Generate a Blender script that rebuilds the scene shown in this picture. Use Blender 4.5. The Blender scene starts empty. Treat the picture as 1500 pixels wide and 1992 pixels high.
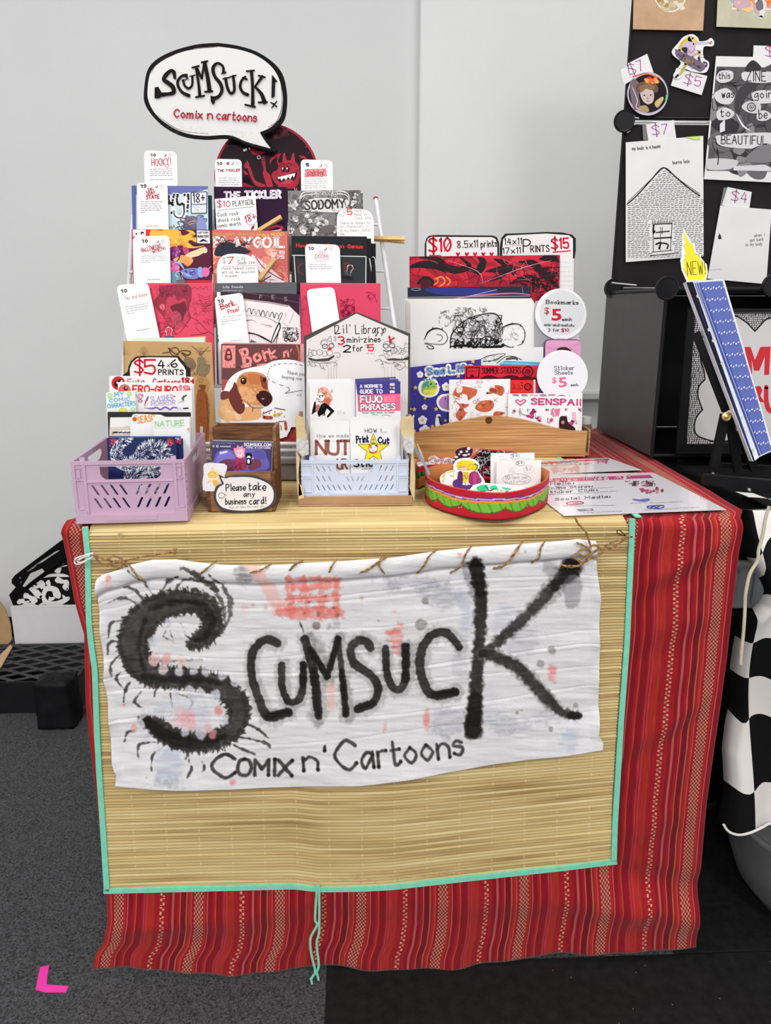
import bpy, math, random
import numpy as np
from mathutils import Vector, Matrix, Euler, noise as mnoise
from mathutils.geometry import tessellate_polygon

random.seed(7)
SC = bpy.context.scene
COL = SC.collection

# ------------------------------------------------------------------ camera
FPX = 1500.0                       # focal length in pixels of the 1500 x 1992 frame
CAM_LOC = Vector((0.0,-0.961,0.9975))
CAM_ROT = Euler((math.radians(75.0),0.0,math.radians(-2.3)),'XYZ')
cam_data = bpy.data.cameras.new('camera')
cam_data.sensor_fit = 'HORIZONTAL'
cam_data.sensor_width = 36.0
cam_data.lens = 36.0 * FPX / 1500.0
cam_data.clip_start = 0.02
cam = bpy.data.objects.new('camera',cam_data)
cam.location = CAM_LOC
cam.rotation_euler = CAM_ROT
COL.objects.link(cam)
SC.camera = cam

# ------------------------------------------------------------------ world, lights, exposure
world = bpy.data.worlds.new('room_light')
SC.world = world
world.use_nodes = True
world.node_tree.nodes['Background'].inputs[0].default_value = (0.93,0.96,1.0,1)
world.node_tree.nodes['Background'].inputs[1].default_value = 1.05
SC.view_settings.view_transform = 'Standard'
SC.view_settings.look = 'None'
SC.view_settings.exposure = 0.0
SC.view_settings.gamma = 1.0
SC.view_settings.use_curve_mapping = False

def area_light(x,y,z,sx,sy,power,color,rot=(0,0,0)):
 l = bpy.data.lights.new('ceiling_panel_light','AREA')
 l.shape = 'RECTANGLE'
 l.size, l.size_y = sx, sy
 l.energy = power
 l.color = color
 o = bpy.data.objects.new('ceiling_panel_light',l)
 o.location = (x,y,z)
 o.rotation_euler = rot
 COL.objects.link(o)

area_light(-0.9,-0.3,2.68,0.6,1.2,19,(1.0,0.985,0.96))
area_light(0.9,-0.3,2.68,0.6,1.2,19,(1.0,0.985,0.96))
area_light(-0.9,-3.2,2.68,0.6,1.2,75,(1.0,0.985,0.96))
area_light(0.9,-3.2,2.68,0.6,1.2,75,(1.0,0.985,0.96))

TZ = 0.74                          # table top height

# ------------------------------------------------------------------ geometry helpers
_R = CAM_ROT.to_matrix()
_Rn = np.array(_R)
_C = np.array(CAM_LOC)

def ray(px,py):
 return _R @ Vector(((px-750.0)/FPX,-(py-996.0)/FPX,-1.0))

def proj(p):
 q = _R.transposed() @ (Vector(p)-CAM_LOC)
 return (750-FPX*q.x/q.z,996+FPX*q.y/q.z)

class Plane:
 """a real plane in the room: point p, outward normal n; hit() finds the place on it seen at a pixel of the frame"""
 def __init__(s,p,n):
  s.p, s.n = Vector(p), Vector(n).normalized()

 def hit(s,px,py,off=0.0):
  d = ray(px,py)
  t = (s.p+s.n*off-CAM_LOC).dot(s.n) / d.dot(s.n)
  return CAM_LOC + d * t

 def hits(s,pts,off):
  """pts (N,2), off (N,) or float -> (N,3)"""
  pts = np.asarray(pts,float)
  d = np.stack([(pts[:,0]-750)/FPX,-(pts[:,1]-996)/FPX,-np.ones(len(pts))],1) @ _Rn.T
  n = np.array(s.n)
  k = (np.array(s.p)-_C) @ n
  t = k / (d @ n)
  return _C + d * t[:,None] + n[None,:] * np.asarray(off).reshape(-1,1)

 def shift(s,off):
  return Plane(s.p+s.n*off,s.n)

def front(y,lean=0.0,yaw=0.0,z=TZ,x=0.0):
 """upright plane whose foot at height z is at depth y, leaning back by lean degrees, turned by yaw degrees"""
 a, b = math.radians(lean), math.radians(yaw)
 n = Matrix.Rotation(b,3,'Z') @ Vector((0,-math.cos(a),math.sin(a)))
 return Plane((x,y,z),n)

def level(z):
 return Plane((0,0,z),(0,0,1))

def side(x):
 return Plane((x,0,0),(-1,0,0))

def srgb(c):
 """0-255 sRGB -> linear rgba"""
 if isinstance(c,str):
  c = tuple(int(c[i:i+2],16) for i in (0,2,4))
 out = []
 for v in c[:3]:
  v /= 255.0
  out.append(v/12.92 if v <= 0.04045 else ((v+0.055)/1.055)**2.4)
 return (out[0],out[1],out[2],1.0)

# ------------------------------------------------------------------ materials
_mats = {}

def mat(name,color=(128,128,128),rough=0.6,metal=0.0,spec=0.3,var=0.06,scale=30.0,bump=0.0,bscale=200.0,
 alpha=None,trans=0.0,stretch=None,sheen=0.0,coat=0.0,var_color=None):
 if name in _mats:
  return _mats[name]
 m = bpy.data.materials.new(name)
 m.use_nodes = True
 nt = m.node_tree
 N, L = nt.nodes, nt.links
 b = N['Principled BSDF']
 b.inputs['Roughness'].default_value = rough
 b.inputs['Metallic'].default_value = metal
 if sum(srgb(color)[:3]) < 0.35:
  spec *= 0.4
 b.inputs['Specular IOR Level'].default_value = spec
 if sheen:
  b.inputs['Sheen Weight'].default_value = sheen
 if coat:
  b.inputs['Coat Weight'].default_value = coat
  b.inputs['Coat Roughness'].default_value = 0.08
 if trans:
  b.inputs['Transmission Weight'].default_value = trans
 if alpha is not None:
  b.inputs['Alpha'].default_value = alpha
 tc = N.new('ShaderNodeTexCoord')
 mp = N.new('ShaderNodeMapping')
 L.new(tc.outputs['Object'],mp.inputs[0])
 if stretch:
  mp.inputs['Scale'].default_value = stretch
 no = N.new('ShaderNodeTexNoise')
 no.inputs['Scale'].default_value = scale
 no.inputs['Detail'].default_value = 4
 L.new(mp.outputs[0],no.inputs[0])
 mx = N.new('ShaderNodeMix')
 mx.data_type = 'RGBA'
 c = srgb(color)
 c2 = srgb(var_color) if var_color else tuple(max(0,v*(1-2.2*var)) for v in c[:3]) + (1,)
 c1 = c if var_color else tuple(min(1,v*(1+2.0*var)) for v in c[:3]) + (1,)
 mx.inputs[6].default_value = c2
 mx.inputs[7].default_value = c1
 rp = N.new('ShaderNodeMapRange')
 rp.inputs[1].default_value, rp.inputs[2].default_value = 0.32, 0.68
 L.new(no.outputs[0],rp.inputs[0])
 L.new(rp.outputs[0],mx.inputs[0])
 L.new(mx.outputs[2],b.inputs['Base Color'])
 if bump:
  n2 = N.new('ShaderNodeTexNoise')
  n2.inputs['Scale'].default_value = bscale
  n2.inputs['Detail'].default_value = 3
  L.new(mp.outputs[0],n2.inputs[0])
  bp = N.new('ShaderNodeBump')
  bp.inputs['Strength'].default_value = min(1,bump)
  bp.inputs['Distance'].default_value = 0.002
  L.new(n2.outputs[0],bp.inputs['Height'])
  L.new(bp.outputs[0],b.inputs['Normal'])
 _mats[name] = m
 return m

def print_mat(name,rough=0.55,spec=0.3,coat=0.0):
 """ink whose colour comes with each printed shape (colour attribute 'ink')"""
 if name in _mats:
  return _mats[name]
 m = bpy.data.materials.new(name)
 m.use_nodes = True
 N, L = m.node_tree.nodes, m.node_tree.links
 b = N['Principled BSDF']
 b.inputs['Roughness'].default_value = rough
 b.inputs['Specular IOR Level'].default_value = spec
 b.inputs['Coat Weight'].default_value = coat
 b.inputs['Coat Roughness'].default_value = 0.1
 a = N.new('ShaderNodeAttribute')
 a.attribute_name = 'ink'
 L.new(a.outputs['Color'],b.inputs['Base Color'])
 _mats[name] = m
 return m

INK = print_mat('printed_ink',0.65,0.06)
GLOSSY_INK = print_mat('glossy_printed_ink',0.4,0.1,0.0)

# ------------------------------------------------------------------ objects
_root_loc = {}

def _tag(o,label=None,cat=None,group=None,kind=None):
 if label:
  o['label'] = label
 if cat:
  o['category'] = cat
 if group:
  o['group'] = group
 if kind:
  o['kind'] = kind
 return o

def thing(name,label,cat,loc,group=None):
 o = bpy.data.objects.new(name,None)
 o.empty_display_size = 0.02
 COL.objects.link(o)
 o.location = loc
 _root_loc[o.name] = np.array(loc,float)
 return _tag(o,label,cat,group)

def mesh(name,verts,faces,material,parent=None,smooth=False,cols=None,uv=None,label=None,cat=None,
 group=None,kind=None,mat_idx=None,loc=None):
 v = np.asarray(verts,float).reshape(-1,3)
 if parent is not None:
  base = _root_loc[parent.name]
 elif loc is not None:
  base = np.array(loc,float)
 else:
  base = np.array([v[:,0].mean(),v[:,1].mean(),v[:,2].min()])
 me = bpy.data.meshes.new(name)
 if isinstance(faces,np.ndarray):
  nf, k = faces.shape
  me.vertices.add(len(v))
  me.vertices.foreach_set('co',(v-base).astype(np.float32).ravel())
  me.loops.add(nf*k)
  me.loops.foreach_set('vertex_index',faces.astype(np.int32).ravel())
  me.polygons.add(nf)
  me.polygons.foreach_set('loop_start',(np.arange(nf)*k).astype(np.int32))
  me.polygons.foreach_set('loop_total',np.full(nf,k,np.int32))
  me.update(calc_edges=True)
 else:
  me.from_pydata([tuple(p) for p in (v-base)],[],faces)
 for m in (material if isinstance(material,(list,tuple)) else [material]):
  me.materials.append(m)
 if mat_idx is not None:
  me.polygons.foreach_set('material_index',np.asarray(mat_idx,np.int32))
 if cols is not None:
  at = me.color_attributes.new('ink','FLOAT_COLOR','POINT')
  at.data.foreach_set('color',np.asarray(cols,np.float32).ravel())
 if uv is not None:
  ul = me.uv_layers.new(name='UVMap')
  li = np.empty(len(me.loops),np.int32)
  me.loops.foreach_get('vertex_index',li)
  ul.data.foreach_set('uv',np.asarray(uv,np.float32)[li].ravel())
 if smooth:
  me.polygons.foreach_set('use_smooth',np.ones(len(me.polygons),bool))
 me.update()
 o = bpy.data.objects.new(name,me)
 COL.objects.link(o)
 if parent is not None:
  o.parent = parent
 else:
  o.location = base
 _root_loc[o.name] = base
 return _tag(o,label,cat,group,kind)

class MB:
 """collects simple solids, in world coordinates, for ONE mesh"""
 def __init__(s):
  s.v, s.f = [], []

 def add(s,vs,fs):
  n = len(s.v)
  s.v += [tuple(p) for p in vs]
  s.f += [tuple(i+n for i in f) for f in fs]
  return s

 def box(s,a,b):
  x0, y0, z0 = a
  x1, y1, z1 = b
  vs = [(x,y,z) for z in (z0,z1) for y in (y0,y1) for x in (x0,x1)]
  return s.hexa(vs)

 def hexa(s,vs):
  return s.add(vs,[(0,2,3,1),(4,5,7,6),(0,1,5,4),(2,6,7,3),(0,4,6,2),(1,3,7,5)])

 def bevbox(s,a,b,r=0.002,k=2):
  """box with rounded edges"""
  x0, y0, z0 = a
  x1, y1, z1 = b
  r = min(r,(x1-x0)/2.01,(y1-y0)/2.01,(z1-z0)/2.01)
  import itertools
  prof = []
  for i in range(k+1):
   t = math.pi / 2 * i / k
   prof.append((r-r*math.sin(t),r-r*math.cos(t)))      # (inset, height)
  rings = [(ins,z0+h) for ins,h in prof[::-1]][::-1]
  rings = [(r-r*math.cos(math.pi/2*i/k) if False else r*(1-math.sin(math.pi/2*i/k)),z0+r*(1-math.cos(math.pi/2*i/k))) for i in range(k+1)]
  rings += [(r*(1-math.cos(math.pi/2*i/k)),z1-r*(1-math.sin(math.pi/2*i/k))) for i in range(k+1)]
  vs, fs = [], []
  m = 4 * (k+1)
  for ins, z in rings:
   for cx, cy, a0 in ((x1-r,y1-r,0),(x0+r,y1-r,90),(x0+r,y0+r,180),(x1-r,y0+r,270)):
    for i in range(k+1):
     t = math.radians(a0+90*i/k)
     vs.append((cx+(r-ins)*math.cos(t),cy+(r-ins)*math.sin(t),z))
  for j in range(len(rings)-1):
   for i in range(m):
    fs.append((j*m+i,j*m+(i+1) % m,(j+1)*m+(i+1) % m,(j+1)*m+i))
  fs.append(tuple(range(m))[::-1])
  fs.append(tuple((len(rings)-1)*m+i for i in range(m)))
  return s.add(vs,fs)

 def tube(s,pts,r,n=8,closed=False,flat=1.0):
  pts = [Vector(p) for p in pts]
  rs = r if isinstance(r,(list,tuple)) else [r] * len(pts)
  vs, fs = [], []
  up = None
  for i, p in enumerate(pts):
   if closed:
    t = pts[(i+1) % len(pts)] - pts[i-1]
   else:
    t = pts[min(i+1,len(pts)-1)] - pts[max(i-1,0)]
   t = t.normalized() if t.length > 1e-9 else Vector((0,0,1))
   if up is None:
    up = Vector((0,0,1)) if abs(t.z) < 0.9 else Vector((0,1,0))
   u = (up-t*up.dot(t))
   u = u.normalized() if u.length > 1e-6 else t.orthogonal().normalized()
   w = t.cross(u)
   up = u
   for j in range(n):
    a = 2 * math.pi * j / n
    vs.append(p+u*(rs[i]*math.cos(a)*flat)+w*(rs[i]*math.sin(a)))
  m = len(pts)
  for i in range(m if closed else m-1):
   for j in range(n):
    a, b = i * n, ((i+1) % m) * n
    fs.append((a+j,a+(j+1) % n,b+(j+1) % n,b+j))
  if not closed:
   fs.append(tuple(range(n))[::-1])
   fs.append(tuple((m-1)*n+j for j in range(n)))
  return s.add(vs,fs)

 def prism(s,poly,back):
  """poly: world points of a planar outline; back: world offset vector"""
  n = len(poly)
  vs = [Vector(p) for p in poly] + [Vector(p)+Vector(back) for p in poly]
  fs = [tuple(range(n)),tuple(range(2*n-1,n-1,-1))]
  for i in range(n):
   j = (i+1) % n
   fs.append((j,i,n+i,n+j))
  return s.add(vs,fs)

 def lathe(s,c,prof,n=24,axis='Z'):
  """prof: (radius, height) list about a vertical axis through c"""
  vs, fs = [], []
  for r, h in prof:
   for j in range(n):
    a = 2 * math.pi * j / n
    if axis == 'Z':
     vs.append((c[0]+r*math.cos(a),c[1]+r*math.sin(a),c[2]+h))
    else:
     vs.append((c[0]+r*math.cos(a),c[1]-h,c[2]+r*math.sin(a)))
  for i in range(len(prof)-1):
   for j in range(n):
    fs.append((i*n+j,i*n+(j+1) % n,(i+1)*n+(j+1) % n,(i+1)*n+j))
  fs.append(tuple(range(n))[::-1])
  fs.append(tuple((len(prof)-1)*n+j for j in range(n)))
  return s.add(vs,fs)

 def build(s,name,m,parent=None,**k):
  return mesh(name,s.v,s.f,m,parent,**k)

def grid_faces(nu,nv):
 """quads of a grid stored row by row (nv rows of nu)"""
 i = np.arange((nv-1)*(nu-1))
 r, c = i // (nu-1), i % (nu-1)
 a = r * nu + c
 return np.stack([a,a+nu,a+nu+1,a+1],1)

def catmull(pts,closed=False,step=None,n=5):
 pts = [np.array(p,float) for p in pts]
 if len(pts) < 3:
  return pts
 m = len(pts)
 out = []
 rng = range(m) if closed else range(m-1)
 for i in rng:
  if closed:
   a, b, c, d = pts[i-1], pts[i], pts[(i+1) % m], pts[(i+2) % m]
  else:
   a, b, c, d = pts[max(i-1,0)], pts[i], pts[i+1], pts[min(i+2,m-1)]
  for k in range(n):
   t = k / n
   out.append(0.5*((2*b)+(c-a)*t+(2*a-5*b+4*c-d)*t*t+(3*b-a-3*c+d)*t**3))
 if not closed:
  out.append(pts[-1])
 return out

# ------------------------------------------------------------------ pen lettering: each glyph is a few pen strokes
# a point is two base-36 digits: x and y+3 (3 = baseline, 9 = x-height, d = capital height); '~' makes a stroke smooth
_G = dict(
 A='033d63 1757',B='030d ~0d3d5b3808 ~0848564303',C='~5b3d1b08153355',D='030d ~0d3d5a563303',E='5d0d0353 0848',
 F='5d0d03 0848',G='~5b3d1b08153355 535838',H='030d 535d 0858',I='131d',J='~4d452305',K='030d 5d0853',
 L='0d0353',M='030d376d63',N='030d535d',O='~3d1c0814335468 ~68_5c3d',P='030d ~0d3d5b3808',Q='~3d1c081433546_85c3d 3663',
 R='030d ~0d3d5b3808 2853',S='~5b3d0b38553304',T='0d6d 3d33',U='~0d052343555d',V='0d336d',W='0d233a536d',
 X='036d 0d63',Y='0d38 6d3833',Z='0d5d0353',
 a='~482906133648 4943',b='0d03 ~0729462304',c='~4829062344',d='~4829061335 4d43',e='~06464829062344',
 f='~3d1c13 0939',g='~4829061436 ~49412001',h='0d03 ~07294743',i='1913 1b1c',j='~191100 1b1c',k='0d03 390633',
 l='1d13',m='0903 ~07293733 ~37596763',n='0903 ~07294743',o='~2906234629',p='0900 ~0729462304',q='~4829061335 4940',
 r='0903 ~071939',s='~381907362304',t='~1c142334 0939',u='~09042346 4943',v='092349',w='0913283349',x='0943 4903',
 y='0925 4900',z='09490343')
_G.update({'0':'~2d0a06234_64a2d','1':'0b1d13','2':'~0b2d4b3803 0343','3':'~0c2d4b3828 ~2847452304','4':'2d0646 3b33',
 '5':'4d0d08 ~0839463304','6':'~3d090523453806','7':'0d4d13','8':'~280b2d4b2805234528','9':'~4b290a2d4b33',
 '$':'~5b3d0b38553304 3f31','!':'1d16 1413',"'":'1d1b',',':'1412','.':'1413','-':'0838','+':'0848 2b25',
 ':':'1413 1817','&':'~4339_0b2d3b0523_45','?':'~0b2d4b2926 2423','/':'023d',' ':'','@':'~3729163638 ~38481_93d_0b_0713_43',
 '<':'3b0838','*':'0b37 3b07','(':'~2d0813_20',')':'~0d28_10'})
_G['O'] = '~3d1c08143354685c3d'
_G['Q'] = '~3d1c08143354685c3d 3663'
_G['0'] = '~2d0a0623464a2d'
_G['&'] = '~430b2d3b0523_45'
_G['@'] = '~47290613364 7'
_G['('] = '~2d0813'
_G[')'] = '~0d2813'
_glyphs = {}

def glyph(c):
 if c not in _glyphs:
  st, wmax = [], 0
  for part in _G.get(c,'0838').replace('_','').split():
   sm = part[0] == '~'
   p = part.lstrip('~')
   pts = [(int(p[i],36),int(p[i+1],36)-3) for i in range(0,len(p)-1,2)]
   if not pts:
    continue
   wmax = max(wmax,max(q[0] for q in pts))
   st.append((pts,sm))
  _glyphs[c] = (st,wmax if st else 3)
 return _glyphs[c]

def text_strokes(s,x0,y0,x1,y1,h,jit=0.25,rng=None,gap=2.2):
 """strokes (px polylines) of S set along the baseline (x0,y0)-(x1,y1), capital height h"""
 rng = rng or random
 adv, total = [], 0.0
 for c in s:
  adv.append(total)
  total += glyph(c)[1] + gap
 total = max(total-gap,1)
 dx, dy = x1 - x0, y1 - y0
 L = math.hypot(dx,dy) or 1
 ux, uy = dx / L, dy / L
 sx = L / total
 out = []
 for c, a in zip(s,adv):
  jy = rng.uniform(-jit,jit)
  js = 1 + rng.uniform(-jit,jit) * 0.15
  for pts, sm in glyph(c)[0]:
   q = []
   for gx, gy in pts:
    X = (a+gx+rng.uniform(-jit,jit)*0.6) * sx
    Y = (gy*js+jy+rng.uniform(-jit,jit)*0.5) * h / 10.0
    q.append((x0+ux*X+uy*Y,y0+uy*X-ux*Y))
   out.append(catmull(q,n=4) if sm else [np.array(p) for p in q])
 return out

def ribbon(pts,w):
 """triangles (N,3,2) of a pen line through pts; w: width or list of widths"""
 P = np.array(pts,float)
 if len(P) == 1:
  P = np.concatenate([P,P+[[0.01,0]]])
 keep = np.concatenate([[True],np.hypot(*(P[1:]-P[:-1]).T) > 1e-4])
 ws = np.full(len(P),w,float) if np.isscalar(w) else np.interp(np.linspace(0,1,len(P)),np.linspace(0,1,len(w)),w)
 P, ws = P[keep], ws[keep]
 if len(P) < 2:
  P = np.concatenate([P,P+[[0.01,0]]])
  ws = np.repeat(ws,2)
 d = P[1:] - P[:-1]
 d /= np.hypot(d[:,0],d[:,1])[:,None] + 1e-9
 n = np.stack([-d[:,1],d[:,0]],1)
 T = []
 # shared offsets where the bend is slight, separate ones plus a disc where it is sharp
 vn = np.concatenate([n[:1],n[1:]+n[:-1],n[-1:]])
 ln = np.hypot(vn[:,0],vn[:,1])
 sharp = np.zeros(len(P),bool)
 sharp[1:-1] = ln[1:-1] < 1.75
 vn = vn / (ln[:,None]+1e-9)
 for i in range(len(P)-1):
  na = n[i] if sharp[i] else vn[i]
  nb = n[i] if sharp[i+1] else vn[i+1]
  a, b, c, e = P[i] + na * ws[i] / 2, P[i] - na * ws[i] / 2, P[i+1] - nb * ws[i+1] / 2, P[i+1] + nb * ws[i+1] / 2
  T += [(a,b,c),(a,c,e)]
 for i in [0,len(P)-1] + list(np.nonzero(sharp)[0]):
  r = ws[i] / 2
  if r < 0.3:
   continue
  k = 6 if r < 3 else 10
  ring = [P[i]+r*np.array([math.cos(2*math.pi*j/k),math.sin(2*math.pi*j/k)]) for j in range(k)]
  T += [(ring[0],ring[j],ring[j+1]) for j in range(1,k-1)]
 return np.array(T)

def tri_poly(pts):
 v = [Vector((p[0],p[1],0)) for p in pts]
 t = tessellate_polygon([v])
 P = np.array([(p[0],p[1]) for p in pts],float)
 return P[np.array(t)] if len(t) else np.zeros((0,3,2))

_font_cache = {}

def font_tris(s,bold=0.0):
 """built-in font outline of S as triangles; unit = em"""
 key = (s,bold)
 if key not in _font_cache:
  cu = bpy.data.curves.new('glyphs','FONT')
  cu.body = s
  cu.offset = bold
  cu.resolution_u = 2
  ob = bpy.data.objects.new('glyphs',cu)
  me = ob.to_mesh()
  me.calc_loop_triangles()
  co = np.empty(len(me.vertices)*3)
  me.vertices.foreach_get('co',co)
  ti = np.empty(len(me.loop_triangles)*3,np.int32)
  me.loop_triangles.foreach_get('vertices',ti)
  T = co.reshape(-1,3)[:,:2][ti].reshape(-1,3,2)
  ob.to_mesh_clear()
  bpy.data.objects.remove(ob)
  bpy.data.curves.remove(cu)
  _font_cache[key] = T
 return _font_cache[key]

def clip_tris(T,poly):
 """clip triangles (N,3,2) to a convex polygon"""
 P = np.array(poly,float)
 area = 0.5 * np.sum(P[:,0]*np.roll(P[:,1],-1)-np.roll(P[:,0],-1)*P[:,1])
 if area < 0:
  P = P[::-1]
 A, B = P, np.roll(P,-1,0)
 E = B - A
 # signed side of each tri vertex for each edge
 s = E[None,None,:,0] * (T[:,:,None,1]-A[None,None,:,1]) - E[None,None,:,1] * (T[:,:,None,0]-A[None,None,:,0])
 inside = (s >=-1e-9).all(2).all(1)
 gone = (s < 0).all(1).any(1)
 out = [T[inside]]
 for t in T[~inside & ~gone]:
  q = [tuple(p) for p in t]
  for a, e in zip(A,E):
   r = []
   for i in range(len(q)):
    p0, p1 = q[i-1], q[i]
    s0 = e[0] * (p0[1]-a[1]) - e[1] * (p0[0]-a[0])
    s1 = e[0] * (p1[1]-a[1]) - e[1] * (p1[0]-a[0])
    if (s0 >= 0) != (s1 >= 0):
     k = s0 / (s0-s1)
     r.append((p0[0]+(p1[0]-p0[0])*k,p0[1]+(p1[1]-p0[1])*k))
    if s1 >= 0:
     r.append(p1)
   q = r
   if len(q) < 3:
    break
  if len(q) >= 3:
   out.append(np.array([(q[0],q[i],q[i+1]) for i in range(1,len(q)-1)]))
 return np.concatenate(out) if out else T[:0]

class Ink:
 """flat print on a surface: shapes given where the photograph shows them, laid on the surface's own plane"""
 def __init__(s,plane,clip=None,seed=1):
  s.plane, s.clip = plane, clip
  s.g, s.n = {}, 0
  s.grp = 'print'
  s.rng = random.Random(seed)
  s.k, s.o = 1.0, np.zeros(2)

 def view(s,k=1.0,ox=0.0,oy=0.0):
  """following shapes are given in an enlarged detail: k times, whose corner lies at (ox, oy)"""
  s.k, s.o = k, np.array((ox,oy),float)
  return s

 def group(s,name):
  s.grp = name
  return s

 def tris(s,T,c,free=False):
  if len(T) == 0:
   return s
  T = np.asarray(T) / s.k + s.o
  if s.clip is not None and not free:
   T = clip_tris(T,s.clip)
   if len(T) == 0:
    return s
  s.n += 1
  s.g.setdefault(s.grp,[]).append((np.asarray(T),srgb(c),s.n))
  return s

 def fill(s,pts,c,smooth=False,closed=True):
  if smooth:
   pts = catmull(pts,closed=closed,n=5)
  return s.tris(tri_poly(pts),c)

 def rect(s,x0,y0,x1,y1,c):
  return s.fill([(x0,y0),(x1,y0),(x1,y1),(x0,y1)],c)

 def disc(s,x,y,r,c,ry=None,n=16,ang=0):
  ry = ry or r
  ca, sa = math.cos(math.radians(ang)), math.sin(math.radians(ang))
  q = [(r*math.cos(2*math.pi*i/n),ry*math.sin(2*math.pi*i/n)) for i in range(n)]
  return s.fill([(x+a*ca-b*sa,y+a*sa+b*ca) for a,b in q],c)

 def ring(s,x,y,r,w,c,ry=None,n=20,ang=0):
  ry = ry or r
  ca, sa = math.cos(math.radians(ang)), math.sin(math.radians(ang))
  q = [(r*math.cos(2*math.pi*i/n),ry*math.sin(2*math.pi*i/n)) for i in range(n+1)]
  return s.tris(ribbon([(x+a*ca-b*sa,y+a*sa+b*ca) for a,b in q],w),c)

 def line(s,pts,w,c,smooth=True,closed=False):
  pts = list(pts)
  if closed:
   pts = pts + [pts[0]]
  if smooth and len(pts) > 2:
   pts = catmull(pts,n=4)
  return s.tris(ribbon(pts,w),c)

 def text(s,t,x0,y0,x1,y1,h,c,w=1.5,jit=0.25,serif=0.0,gap=2.2):
  T = []
  dx, dy = x1 - x0, y1 - y0
  L = math.hypot(dx,dy) or 1
  ux, uy = dx / L, dy / L
  for st in text_strokes(t,x0,y0,x1,y1,h,jit,s.rng,gap):
   T.append(ribbon(st,w))
   if serif:
    for a, b in ((st[0],st[1]),(st[-1],st[-2])):
     d = b - a
     if abs(d[0]*uy*-1+d[1]*ux) > 0.5 * abs(d[0]*ux+d[1]*uy):
      T.append(ribbon([(a[0]-ux*serif,a[1]-uy*serif),(a[0]+ux*serif,a[1]+uy*serif)],max(w*0.55,0.8)))
  if T:
   s.tris(np.concatenate(T),c)
  return s

 def type(s,t,x0,y0,x1,y1,h,c,bold=0.0):
  """printed sans lettering: baseline (x0,y0)-(x1,y1), capital height h"""
  T = font_tris(t,bold).copy()
  if not len(T):
   return s
  w = max(T[:,:,0].max(),1e-3)
  dx, dy = x1 - x0, y1 - y0
  L = math.hypot(dx,dy)
  ux, uy = dx / L, dy / L
  X, Y = T[:,:,0] * L / w, T[:,:,1] * h / 0.72
  return s.tris(np.stack([x0+ux*X+uy*Y,y0+uy*X-ux*Y],2),c)

 def greek(s,x0,y0,x1,y1,h,c,w=0.8,fill=1.0):
  """one line of small handwriting, too small to read"""
  L = math.hypot(x1-x0,y1-y0) * fill
  ux, uy = (x1-x0) / max(L/fill,1e-6), (y1-y0) / max(L/fill,1e-6)
  T, x = [], 0.0
  while x < L:
   wl = s.rng.uniform(2.2,5.5) * h
   e = min(x+wl,L)
   p, k = [], x
   while k < e:
    y = s.rng.uniform(0,h)
    p.append((x0+ux*k+uy*y,y0+uy*k-ux*y))
    k += h * 0.42
   if len(p) > 1:
    T.append(ribbon(p,w))
   x = e + h * 0.7
  if T:
   s.tris(np.concatenate(T),c)
  return s

 def scrib(s,x0,y0,x1,y1,n,c,w=1.2,size=14,turn=0.9):
  """loose curling pen lines inside a box"""
  T = []
  for _ in range(n):
   x, y = s.rng.uniform(x0,x1), s.rng.uniform(y0,y1)
   a, k = s.rng.uniform(0,6.28), s.rng.uniform(-turn,turn)
   p = [(x,y)]
   m = s.rng.randint(3,7)
   for i in range(m):
    a += k + s.rng.uniform(-0.4,0.4)
    x = min(max(x+math.cos(a)*size/m,x0),x1)
    y = min(max(y+math.sin(a)*size/m,y0),y1)
    p.append((x,y))
   T.append(ribbon(catmull(p,n=3),[w*0.4,w*s.rng.uniform(0.7,1.4),w*0.4]))
  return s.tris(np.concatenate(T),c)

 def blobs(s,x0,y0,x1,y1,n,cols,r0,r1):
  for _ in range(n):
   x, y = s.rng.uniform(x0,x1), s.rng.uniform(y0,y1)
   r = s.rng.uniform(r0,r1)
   a0 = s.rng.uniform(0,6)
   k = 7
   p = [(x+r*s.rng.uniform(0.5,1.2)*math.cos(a0+6.283*i/k),y+r*s.rng.uniform(0.5,1.2)*math.sin(a0+6.283*i/k)) for i in range(k)]
   s.fill(p,s.rng.choice(cols),smooth=True)
  return s

 def build(s,parent,material=None,base=0.00012,step=0.000012):
  for name, items in s.g.items():
   T = np.concatenate([t.reshape(-1,2) for t,_,_ in items])
   off = np.concatenate([np.full(len(t)*3,base+step*k) for t,_,k in items])
   cols = np.concatenate([np.tile(np.array(c,float),(len(t)*3,1)) for t,c,_ in items])
   V = s.plane.hits(T,off)
   F = np.arange(len(V)).reshape(-1,3)
   # wind every triangle towards the plane's normal
   nn = np.cross(V[F[:,1]]-V[F[:,0]],V[F[:,2]]-V[F[:,0]]) @ np.array(s.plane.n)
   F[nn < 0] = F[nn < 0][:,::-1]
   mesh(name,V,F,material or INK,parent,cols=cols)
  return s

def rquad(TL,TR,BR,BL,r=0,rb=0,k=5):
 """outline of a four-cornered card with rounded top (r) and bottom (rb) corners, px"""
 C = [np.array(p,float) for p in (TL,TR,BR,BL)]
 R = [r,r,rb,rb]
 out = []
 for i in range(4):
  p, a, b = C[i], C[i-1], C[(i+1) % 4]
  if R[i] <= 0:
   out.append(p)
   continue
  da, db = (a-p) / np.linalg.norm(a-p) * R[i], (b-p) / np.linalg.norm(b-p) * R[i]
  for j in range(k+1):
   t = j / k
   out.append((1-t)**2*(p+da)+2*t*(1-t)*p+t*t*(p+db))
 return [tuple(q) for q in out]

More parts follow.
